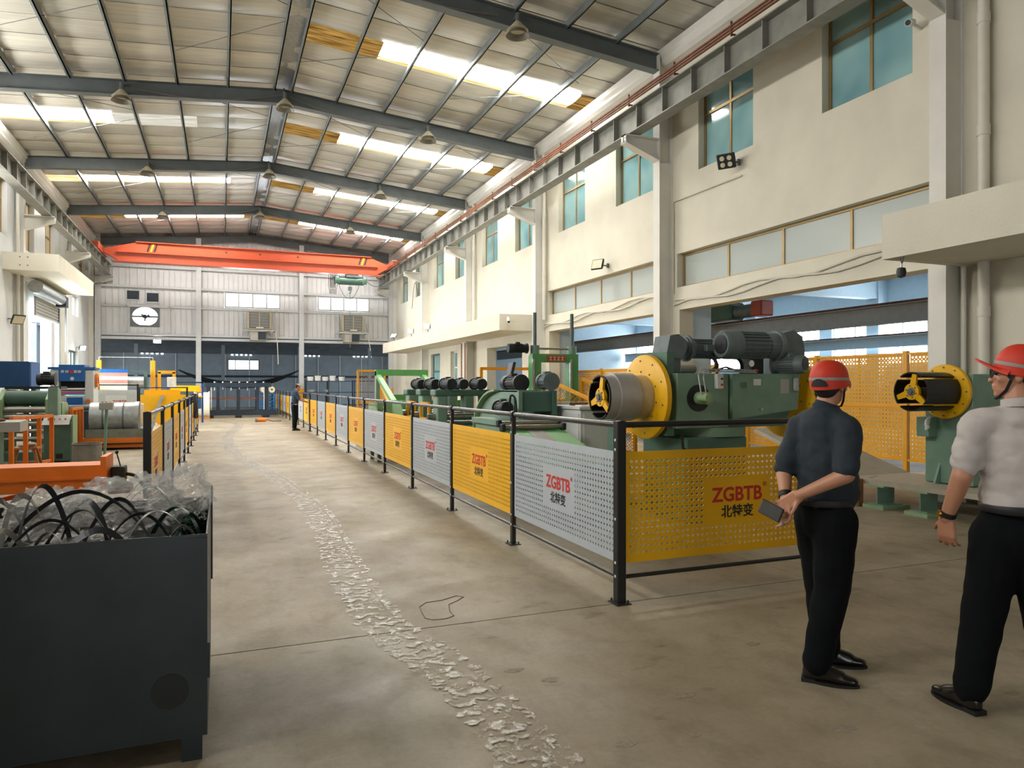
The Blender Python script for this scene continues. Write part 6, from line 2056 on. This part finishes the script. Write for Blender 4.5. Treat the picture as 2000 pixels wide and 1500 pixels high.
# cameras and emergency light
def cctv(x, y, z, d, label):
    t = hthing('security_camera', label, 'camera', loc=(x, y, z))
    X_, Y_, Z_ = cam_scaled(x, y, z)
    q = Vector(d).normalized()
    add('housing', MB().cyl(Vector((X_, Y_, Z_)) - q * .1, Vector((X_, Y_, Z_)) + q * .1, .05, n=12), 'cabinet_white', t, smooth=True)
    add('lens', MB().cyl(Vector((X_, Y_, Z_)) + q * .1, Vector((X_, Y_, Z_)) + q * .105, .04, n=12), 'motor_black', t)
    add('arm', MB().bar((X_, Y_, Z_), (X_ + .22, Y_, Z_ - .05), .03), 'cabinet_white', t)
cctv(8.1, 6.6, 6.2, (-.8, -.3, -.3), 'small white wall camera below the nearest teal window')
wc_ = hthing('security_camera', 'small black dome camera hanging from the near canopy', 'camera', loc=(7.15, 5.9, 3.0))
X_, Y_, Z_ = cam_scaled(7.1, 5.9, 2.86)
add('housing', MB().lathe([(.0, -.06), (.05, -.04), (.06, .02), (.05, .07), (.02, .08)], (X_, Y_, Z_), (0, 0, 1), 16), 'motor_black', wc_, smooth=True)
add('stem', MB().cyl((X_, Y_, Z_ + .07), (X_, Y_, Z_ + .22), .012, n=8), 'galvanised', wc_)
add('wire', MB().tube([(X_, Y_, Z_ + .15), (X_ - .1, Y_ - .1, Z_ + .12), (X_ - .18, Y_ - .2, Z_ + .22)], .008, 5), 'cable_grey', wc_)
cctv(7.3, 18.38, 3.4, (-.2, -.7, -.7), 'small white box camera on the end of the long canopy')
em = hthing('emergency_light', 'white twin-lens emergency light on the wall at the picture edge', 'lamp', loc=(8.25, 4.95, 2.55))
add('case', HB().cbox(8.2, 8.3, 4.6, 5.0, 2.4, 2.56, .02), 'cabinet_white', em)
for yy in (4.68, 4.94):
    add('lens', HB().cyl((8.14, yy, 2.62), (8.24, yy, 2.62), .06, n=14), 'lamp_inner', em, smooth=True)
add('wall_panel', HB().box(8.27, 8.3, 3.6, 4.95, .3, 2.3), 'cabinet_white', None, label='white flush panel door on the wall below the emergency light', cat='panel')

# evaporative coolers on the end wall
for k, x in enumerate((1.65, 5.98)):
    c = hthing('air_cooler', ('beige louvred air cooler hung below the middle end window', 'beige louvred air cooler hung near the window wall corner')[k], 'air cooler', loc=(x, 36, 4))
    add('case', HB().cbox(x - .55, x + .55, 35.6, 36.4, 4.2, 5.05, .05), 'cooler_beige', c)
    add('louvre_recess', HB().box(x - .44, x + .44, 35.585, 35.6, 4.28, 5.0), 'navy_machine', c)  # dark panel standing in for the shade between the louvres
    for j in range(11):
        add('louvre', HB().box(x - .42, x + .42, 35.55, 35.6, 4.32 + j * .062, 4.35 + j * .062), 'cabinet_grey', c)
    add('louvre_bar', HB().box(x - .02, x + .02, 35.53, 35.55, 4.3, 4.98), 'cooler_beige', c)
    add('badge', HB().box(x - .14, x + .18, 35.53, 35.56, 4.26, 4.32), 'cabinet_white', c)
    add('duct', HB().cbox(x - .4, x + .32, 35.65, 36.3, 3.7, 4.18, .03), 'cooler_beige', c)
    add('duct_grille', HB().box(x - .05, x + .3, 35.62, 35.66, 3.74, 4.1), 'navy_machine', c)
    for j in range(6):
        add('duct_slat', HB().box(x - .38, x - .07, 35.62, 35.66, 3.74 + j * .065, 3.77 + j * .065), 'girt_white', c)
    add('shelf_frame', HB().bar((x - .7, 35.5, 4.16), (x + .75, 35.5, 4.16), .05).bar((x - .7, 36.4, 4.16), (x + .75, 36.4, 4.16), .05).bar((x - .65, 35.5, 4.16), (x - .65, 36.5, 5.0), .03).bar((x + .7, 35.5, 4.16), (x + .7, 36.5, 5.0), .03).bar((x + .7, 35.5, 4.16), (x + .7, 36.4, 4.16), .05), 'galvanised', c)
    add('drain_hose', HB().tube([(x + .72, 35.6, 4.1), (x + .8, 35.6, 3.6), (x + .84, 35.6, 2.6 if k == 0 else 3.3)], .02, 6), 'cable_white', c)
# black cable bundle hanging in the shed
bnd = thing('cable_bundle', 'thick black cables sagging across the far shed behind the core frame', 'cable', loc=(1.5, 48, 2.4))
for j in range(5):
    add('cable', MB().tube([(-2.4 + 7.0 * t / 16, 48 + .06 * j, 2.55 - (.75 + .09 * j) * (1 - (2 * t / 16 - 1) ** 2)) for t in range(17)], .035, 6), 'rubber', bnd, smooth=True)
# light slots at the shed eave
for k in range(4):
    xs3 = (-4.6, .6, 4.9, 8.4)[k]
    for j in range(5):
        add('eave_gap', HB().box(xs3 + j * .28, xs3 + j * .28 + .12, Y2 - .03, Y2 - .01, 3.56, 3.62), 'lit_window', bpy.data.objects['wall_shed'])

# ---------------------------------------------------------------- machines on the roller-door side
# orange coil lift with scissor legs
ol = thing('coil_lift_table', 'orange hydraulic lift beam on scissor legs behind the scrap bin', 'machine', loc=(-2.3, 10.0, 0))
add('beam', MB().prism([(-4.0, .36), (-1.45, .36), (-1.3, .44), (-1.3, .66), (-4.0, .66)], 'y', 9.75, 10.25), 'machine_orange', ol)
add('beam_rib', MB().box(-4.0, -1.3, 9.72, 9.75, .5, .53), 'machine_orange', ol)
add('end_plate', MB().box(-1.32, -1.26, 9.7, 10.3, .38, .76), 'machine_orange', ol)
add('scissor_leg', MB().bar((-3.4, 9.85, .36), (-1.9, 9.85, .04), .09, .05), 'machine_orange', ol)
add('scissor_leg', MB().bar((-1.9, 10.15, .36), (-3.4, 10.15, .04), .09, .05), 'machine_orange', ol)
add('base_rail', MB().box(-3.8, -1.6, 9.8, 9.9, 0, .05).box(-3.8, -1.6, 10.1, 10.2, 0, .05), 'machine_orange', ol)
vb = add('valve_box', MB().cbox(-1.24, -1.08, 9.85, 10.1, .42, .62, .02), 'motor_black', ol)
add('lever', MB().cyl((-1.14, 9.95, .62), (-1.18, 9.95, .78), .008, n=6).sph((-1.18, 9.95, .79), .022), 'black_paint', vb)
add('bracket', MB().cbox(-1.26, -1.02, 9.8, 10.15, .3, .4, .02), 'rust_rail', ol)
for j in range(3):
    add('hose', MB().tube(smooth_path([(-1.08, 9.9 + .06 * j, .52), (-.97, 9.9 + .05 * j, .48), (-.86, 9.9 + .05 * j, .3), (-.84, 9.92 + .05 * j, .04)], 6), .014, 6), 'rubber', ol, smooth=True)
# steel barrel
ba = thing('steel_barrel', 'short round bare steel barrel on the floor by the orange rail', 'barrel', loc=(-2.43, 16.2, 0))
add('shell', MB().lathe([(.25, 0), (.255, .02), (.25, .04), (.25, .44), (.262, .455), (.262, .475), (.245, .475), (.24, .05)], (-2.43, 16.2, 0), (0, 0, 1), 30), 'dull_steel', ba, smooth=True)
add('handle', MB().tube([(-2.35, 15.95, .42), (-2.35, 15.92, .4), (-2.25, 15.95, .4), (-2.25, 15.98, .42)], .008, 6), 'dark_steel', ba)
# wooden stool with rags
so_ = thing('wooden_stool', 'small wooden work stool in front of the green roller machine', 'stool', loc=(-3.4, 16.05, 0))
add('seat', MB().cbox(-3.63, -3.2, 15.9, 16.2, .40, .44, .008), 'wood', so_)
for sx in (-1, 1):
    for sy in (-1, 1):
        add('leg', MB().bar((-3.415 + sx * .15, 16.05 + sy * .1, .40), (-3.415 + sx * .25, 16.05 + sy * .16, 0), .045), 'wood', so_)
add('stretcher', MB().bar((-3.61, 15.93, .16), (-3.22, 15.93, .16), .03), 'wood', so_)
add('rag', MB().sph((-3.4, 16.05, .475), (.16, .1, .04), 14, 8).sph((-3.33, 16.0, .50), (.1, .08, .035), 12, 8), 'cloth_grey', label='crumpled grey rags on the wooden stool', cat='rag', smooth=True)
# orange guard rails
def guard_rail(p0, p1, h, label, n=4):
    r = thing('guard_rail', label, 'rail', loc=(p0[0], p0[1], 0), group='orange guard rails')
    a, b = Vector((*p0, 0)), Vector((*p1, 0))
    add('top_bar', MB().bar(a + Vector((0, 0, h)), b + Vector((0, 0, h)), .07, .06), 'machine_orange', r)
    add('bottom_bar', MB().bar(a + Vector((0, 0, .12)), b + Vector((0, 0, .12)), .05), 'machine_orange', r)
    for k in range(n):
        q = a + (b - a) * (k / (n - 1))
        add('post', MB().bar(q, q + Vector((0, 0, h)), .07), 'machine_orange', r)
guard_rail((-3.5, 15.4), (-3.12, 16.7), 1.0, 'orange square-tube guard rail behind the wooden stool')
guard_rail((-3.35, 20.1), (-3.3, 21.2), 1.03, 'orange square-tube guard rail beside the steel coil')
# green control desk
cd_ = thing('control_desk', 'dark green control desk with grey button panel behind the barrel', 'cabinet', loc=(-3.1, 17.3, 0))
add('body', MB().cbox(-3.36, -2.86, 17.2, 17.75, .05, .84, .015), 'machine_green_dark', cd_)
add('side_panel', MB().box(-2.86, -2.84, 17.22, 17.73, .08, .98), 'sage_green', cd_)
add('button_panel', MB().prism([(17.12, .80), (17.45, .98), (17.75, .98), (17.75, .8)], 'x', -3.38, -2.9), 'cabinet_grey', cd_)
for j in range(4):
    add('button', MB().cyl((-3.28 + j * .1, 17.26, .90), (-3.28 + j * .1, 17.245, .92), .016, n=8), ('red_letter', 'black_paint', 'machine_orange', 'red_letter')[j], cd_)
add('mast', MB().cbox(-3.34, -3.16, 17.5, 17.7, .98, 1.56, .01), 'machine_green', cd_)
add('foot', MB().box(-3.3, -2.9, 17.25, 17.7, 0, .05), 'black_paint', cd_)
add('socket', MB().box(-3.14, -3.02, 17.19, 17.2, .1, .2), 'black_paint', cd_)
# grey console at the picture edge
gc = thing('console_desk', 'grey sloped console desk at the left picture edge', 'cabinet', loc=(-3.7, 14.2, 0))
add('top_box', MB().prism([(14.0, .84), (14.0, 1.0), (14.5, 1.02), (14.5, .84)], 'x', -4.2, -3.06), 'cabinet_grey', gc)
add('pillar', MB().cbox(-3.9, -3.4, 14.1, 14.5, 0, .84, .01), 'machine_green_dark', gc)
add('glove', MB().sph((-3.42, 14.2, 1.03), (.12, .07, .03), 12, 8), 'rust_rail', label='rusty red rag lying on the grey console', cat='rag', smooth=True)
# green roller machine with blue box on top
gm = thing('roller_machine', 'green roller machine with dark drum and steel rollers below a blue cabinet', 'machine', loc=(-3.8, 18.6, 0))
for x in (-4.35, -3.48):
    add('side_plate', MB().prism([(18.2, 0), (19.4, 0), (19.4, 1.5), (18.6, 1.52), (18.2, 1.3)], 'x', x - .04, x + .04), 'sage_green', gm)
add('drum', MB().cyl((-4.31, 18.55, 1.32), (-3.52, 18.55, 1.32), .17, n=24), 'machine_green_dark', gm, smooth=True)
for z, r in ((1.08, .07), (.93, .06), (.78, .06), (.62, .05), (.45, .05)):
    add('roller', MB().cyl((-4.31, 18.35, z), (-3.52, 18.35, z), r, n=16), 'bare_steel', gm, smooth=True)
add('base', MB().box(-4.4, -3.4, 18.1, 19.5, 0, .18), 'machine_green_dark', gm)
add('bearing_cap', MB().cbox(-3.44, -3.36, 18.4, 18.7, 1.1, 1.5, .02), 'motor_grey', gm)
motor(gm, 'drive_motor', (-3.75, 18.9, 1.74), (1, 0, 0), .3, .13, 'motor_black', 14)
add('motor_shelf', MB().box(-4.35, -3.3, 18.6, 19.3, 1.52, 1.58), 'motor_black', gm)
bb = thing('blue_cabinet', 'plain blue steel cabinet at the left picture edge above the roller machine', 'cabinet', loc=(-4.6, 19.3, 1.58))
add('body', MB().cbox(-5.1, -4.05, 19.4, 20.4, 1.55, 2.15, .01), 'deep_blue', bb)
add('side_panel', MB().box(-4.05, -4.04, 19.45, 20.35, 1.58, 2.12), 'press_blue', bb)
add('stand', MB().box(-5.0, -4.9, 19.5, 19.6, 0, 1.55).box(-4.2, -4.1, 19.5, 19.6, 0, 1.55).box(-5.0, -4.9, 20.2, 20.3, 0, 1.55).box(-4.2, -4.1, 20.2, 20.3, 0, 1.55), 'machine_green_dark', bb)
# second roller unit to the right of the desk
gm2 = thing('pinch_roller_unit', 'dark pinch roller unit with pale end plates between desk and coil', 'machine', loc=(-3.76, 20.2, 0))
for x in (-4.0, -3.52):
    add('end_plate', MB().prism([(19.7, 0), (20.5, 0), (20.5, 1.1), (20.3, 1.2), (19.7, 1.2)], 'x', x - .05, x + .05), 'sage_green', gm2)
for z in (1.05, .8, .55, .3):
    add('roller', MB().cyl((-3.95, 19.85, z), (-3.57, 19.85, z), .08, n=16), 'drum_black' if z > .6 else 'galvanised', gm2, smooth=True)
# blue and white press with lettering
bp_ = thing('slitting_press', 'blue and white press with white lettering on its blue head', 'machine', loc=(-4.0, 24.4, 0))
for x in (-4.42, -3.55):
    add('side_column', MB().cbox(x - .11, x + .11, 24.0, 24.9, 0, 2.05, .01), 'cabinet_white', bp_)
add('head', MB().cbox(-4.31, -3.66, 23.95, 24.85, 1.72, 2.2, .01), 'press_blue', bp_)
add('top_plate', MB().box(-4.58, -3.4, 23.97, 24.9, 2.06, 2.13), 'press_blue', bp_)
for xj in (-4.2, -4.09, -3.88, -3.78):
    add('faded_glyph', MB().box(xj - .045, xj + .035, 23.94, 23.951, 2.02, 2.035).box(xj - .045, xj + .035, 23.94, 23.951, 1.985, 2.0).box(xj - .045, xj - .03, 23.94, 23.951, 1.96, 2.04).box(xj - .005, xj + .012, 23.94, 23.951, 1.96, 2.04), 'white_letter', bp_)
add('badge', MB().cyl((-3.99, 23.93, 2.0), (-3.99, 23.95, 2.0), .05, n=16), 'red_letter', bp_)
add('oval_plate', MB().lathe([(.05, 0), (.05, .006), (0, .006)], (-3.97, 23.95, 1.8), (0, -1, 0), 20), 'cabinet_white', bp_)
add('throat', MB().box(-4.31, -3.66, 24.3, 24.85, 1.45, 1.72), 'black_paint', bp_)
for j, m_ in enumerate(('white_letter', 'bare_steel', 'white_letter')):
    add('strip_roller', MB().cyl((-4.31, 24.02 + .03 * j, 1.5 - j * .07), (-3.66, 24.02 + .03 * j, 1.5 - j * .07), .03, n=12), m_, bp_, smooth=True)
add('printed_strip', MB().box(-4.29, -3.68, 24.0, 24.02, 1.36, 1.42), mat('magenta_strip', '#c05aa0', .4), bp_)
add('lower_guard', MB().box(-4.1, -3.7, 23.9, 23.95, 1.02, 1.26), 'press_blue', bp_)
add('lower_body', MB().box(-4.31, -3.66, 24.0, 24.85, .1, 1.3), 'cabinet_white', bp_)
add('stop_button', MB().cyl((-3.58, 23.97, 1.15), (-3.58, 24.0, 1.15), .06, n=16), 'machine_orange', bp_)
add('feed_roller', MB().cyl((-4.4, 23.3, .98), (-3.3, 23.3, .98), .08, n=16), 'motor_grey', bp_, smooth=True)
add('feed_frame', MB().box(-4.3, -3.35, 23.15, 23.75, 0, .88), 'navy_machine', bp_)
add('hose_reel', MB().ring((-3.42, 24.3, 1.75), (-3.36, 24.3, 1.75), .2, .12, 20), 'machine_orange', bp_)
# big steel coil on orange saddle
co = thing('steel_coil', 'large wrapped steel coil with dark straps lying on the orange saddle', 'coil', loc=(-2.5, 20.9, .4))
add('winding', MB().ring((-3.05, 20.9, .78), (-2.05, 20.9, .78), .39, .2, 36), 'galvanised', co, smooth=True)
for x in (-2.75, -2.3):
    add('band', MB().ring((x - .02, 20.9, .78), (x + .02, 20.9, .78), .394, .38, 36), 'dark_steel', co, smooth=True)
add('end_ring', MB().ring((-2.05, 20.9, .78), (-1.95, 20.9, .78), .41, .34, 36), 'galvanised', co, smooth=True)
add('end_wrap', MB().lathe([(.3, 0), (.38, .03), (.36, .1), (.2, .12)], (-1.95, 20.9, .78), (1, 0, 0), 24), 'plastic_film', co, smooth=True)
add('paper_edge', MB().ring((-3.05, 20.9, .78), (-2.05, 20.9, .78), .397, .393, 36), mat('kraft', '#c9b090', .7), co, smooth=True) if False else None
sd = thing('coil_saddle', 'orange coil car saddle under the steel coil', 'saddle', loc=(-2.5, 20.9, 0))
add('cradle', MB().prism([(20.3, .3), (21.5, .3), (21.5, .52), (20.9, .36), (20.3, .52)], 'x', -3.1, -1.75), 'dull_steel', sd)
add('body', MB().box(-3.15, -1.7, 20.3, 21.5, .06, .3), 'machine_orange', sd)
add('skirt', MB().box(-3.15, -1.7, 20.26, 20.3, .14, .17), 'black_paint', sd)
for x in (-3.0, -1.85):
    add('wheel', MB().cyl((x - .04, 20.4, .06), (x + .04, 20.4, .06), .06, n=12), 'dark_steel', sd)
# pendant box on a pole
pb_ = thing('pendant_console', 'small grey button box on a thin green pole beside the coil', 'console', loc=(-2.4, 18.4, 0))
add('pole', MB().cyl((-2.42, 18.4, 0), (-2.38, 18.4, 1.08), .03, n=10), 'machine_green', pb_, smooth=True)
add('box', MB().cbox(-2.52, -2.24, 18.3, 18.48, 1.06, 1.22, .01), 'cabinet_grey', pb_)
for j in range(3):
    add('button', MB().cyl((-2.46 + j * .08, 18.36, 1.22), (-2.46 + j * .08, 18.36, 1.24), .018, n=8), ('black_paint', 'red_letter', 'machine_orange')[j], pb_)
# white lettered panel and yellow panels across the side bay
wp = thing('lettered_screen', 'white perforated screen with red lettering behind the coil', 'screen', loc=(-3.1, 26.0, 0))
wm = perforated_panel(1.22, .66, .045, .004, .03, (.6, .3))
wm.materials.append(MATS['cabinet_white'])
inst('sheet', wm, wp, (0, 0, .8))
inst('lettering', text_mesh('ZGBTB', .13, 'red_letter', bold=.003), wp, (.1, -.004, 1.08), (pi / 2, 0, 0))
inst('lettering', text_mesh('北特变', .07, 'black_letter'), wp, (.1, -.004, .98), (pi / 2, 0, 0))
add('post', MB().box(-3.74, -3.69, 25.98, 26.02, 0, 1.65), 'black_paint', wp)
add('post', MB().box(-2.51, -2.46, 25.98, 26.02, 0, 1.65), 'black_paint', wp)
add('rail', MB().cyl((-3.72, 26, 1.62), (-2.48, 26, 1.62), .02, n=8), 'rail_black', wp, smooth=True)
yp = thing('yellow_screen', 'solid yellow screen panels behind the coil and the white screen', 'screen', loc=(-1.9, 28.0, 0))
add('sheet', MB().box(-2.6, -1.15, 28.0, 28.03, .3, 1.28), 'panel_yellow', yp)
add('upper_sheet', MB().box(-2.5, -1.35, 28.2, 28.23, 1.28, 1.45), 'panel_yellow', yp)
add('post', MB().box(-2.66, -2.6, 27.98, 28.04, 0, 1.55), 'black_paint', yp)
add('post', MB().box(-1.15, -1.09, 27.98, 28.04, 0, 1.55), 'black_paint', yp)
add('rail', MB().cyl((-2.63, 28, 1.53), (-1.12, 28, 1.53), .02, n=8), 'rail_black', yp, smooth=True)
add('steel_offcut', MB().ribbon([(-2.25, 27.6, .0), (-2.1, 27.75, .6), (-2.0, 27.85, .95), (-1.88, 27.95, 1.25)], .1, .01, (1, 0, -.3)), 'galvanised', label='bent grey steel offcut leaning on the yellow screen', cat='offcut')
# printing unit far behind
pu = thing('foil_unwinder', 'foil unwinding stand with striped web between yellow posts', 'machine', loc=(-3.9, 32.5, 0))
for x in (-4.45, -2.55):
    add('post', MB().cbox(x - .08, x + .08, 32.3, 32.5, 0, 2.6, .01), 'guard_yellow', pu)
add('top_wire', MB().cyl((-4.45, 32.4, 2.72), (-2.55, 32.4, 2.72), .015, n=6).cyl((-4.45, 32.4, 2.6), (-4.45, 32.4, 2.72), .015, n=6).cyl((-2.55, 32.4, 2.6), (-2.55, 32.4, 2.72), .015, n=6), 'galvanised', pu)
add('frame', MB().bar((-4.8, 32.2, 2.15), (-2.8, 32.2, 2.15), .08).bar((-4.8, 32.2, 1.2), (-4.8, 32.2, 2.15), .12).bar((-2.8, 32.2, 1.2), (-2.8, 32.2, 2.15), .12), 'frame_green', pu)
add('roll', MB().cyl((-4.75, 32.2, 1.75), (-2.85, 32.2, 1.75), .22, n=20), 'galvanised', pu, smooth=True)
for j, m_ in enumerate(('deep_blue', 'red_letter', 'white_letter', 'red_letter', 'white_letter', 'white_letter')):
    add('web_stripe', MB().box(-4.35, -3.4, 31.88 - .015 * j, 31.9 - .015 * j, 2.1 - j * .14, 2.24 - j * .14), {'deep_blue': 'press_blue', 'red_letter': mat('web_pink', '#c98a7c', .5), 'white_letter': 'cream'}[m_], pu)
add('stand', MB().box(-4.7, -2.9, 31.95, 32.1, 0, 1.3), 'machine_green_dark', pu)
tb = thing('teal_box', 'teal machine cabinet behind the white screen', 'cabinet', loc=(-5.0, 31.5, 0))
add('body', MB().cbox(-5.35, -4.65, 31.2, 31.9, .4, 1.75, .01), mat('teal_paint', '#2f8072', .5), tb)
add('foot', MB().box(-5.3, -4.7, 31.25, 31.85, 0, .4), 'black_paint', tb)
yc = thing('yellow_console', 'yellow bent frame holding a pale control box behind the yellow screen', 'console', loc=(-2.1, 32.8, 0))
add('frame', MB().bar((-2.35, 32.8, 0), (-2.35, 32.8, 2.15), .12).bar((-2.4, 32.8, 2.15), (-1.75, 32.8, 2.15), .12).bar((-1.8, 32.8, 1.9), (-1.8, 32.8, 2.15), .12), 'guard_yellow', yc)
add('control_box', MB().cbox(-2.05, -1.72, 32.7, 32.95, 1.5, 1.95, .01), 'cabinet_white', yc)
bt = thing('bench_rack', 'dark blue bench rack with yellow shelf parts behind the yellow screen', 'rack', loc=(-1.6, 34.0, 0))
for x in (-2.1, -.75):
    add('upright', MB().box(x - .04, x + .04, 33.9, 34.0, 0, 1.75), 'deep_blue', bt)
add('top_bar', MB().box(-2.14, -.71, 33.9, 34.0, 1.7, 1.76), 'navy_machine', bt)
add('shelf', MB().box(-2.1, -.75, 33.8, 34.2, 1.1, 1.16).box(-2.0, -.85, 33.85, 34.15, 1.35, 1.6), 'machine_yellow', bt)
add('drawer_box', MB().cbox(-1.5, -.8, 33.8, 34.2, .6, 1.1, .02), 'deep_blue', bt)
# loose cables on the floor by the left fence end
for k, (x, y_) in enumerate(((-1.0, 8.6), (-1.2, 9.0))):
    add('floor_cable', MB().tube([(x + .25 * cos(t * .8 + k), y_ + .3 * sin(t * .9 + k * 2), .02 + .06 * abs(sin(t * 1.3))) for t in range(12)], .008, 5), 'rubber', label=('loose black wire loop on the floor at the fence post', 'second loose black wire beside the lift hoses')[k], cat='wire', smooth=True)
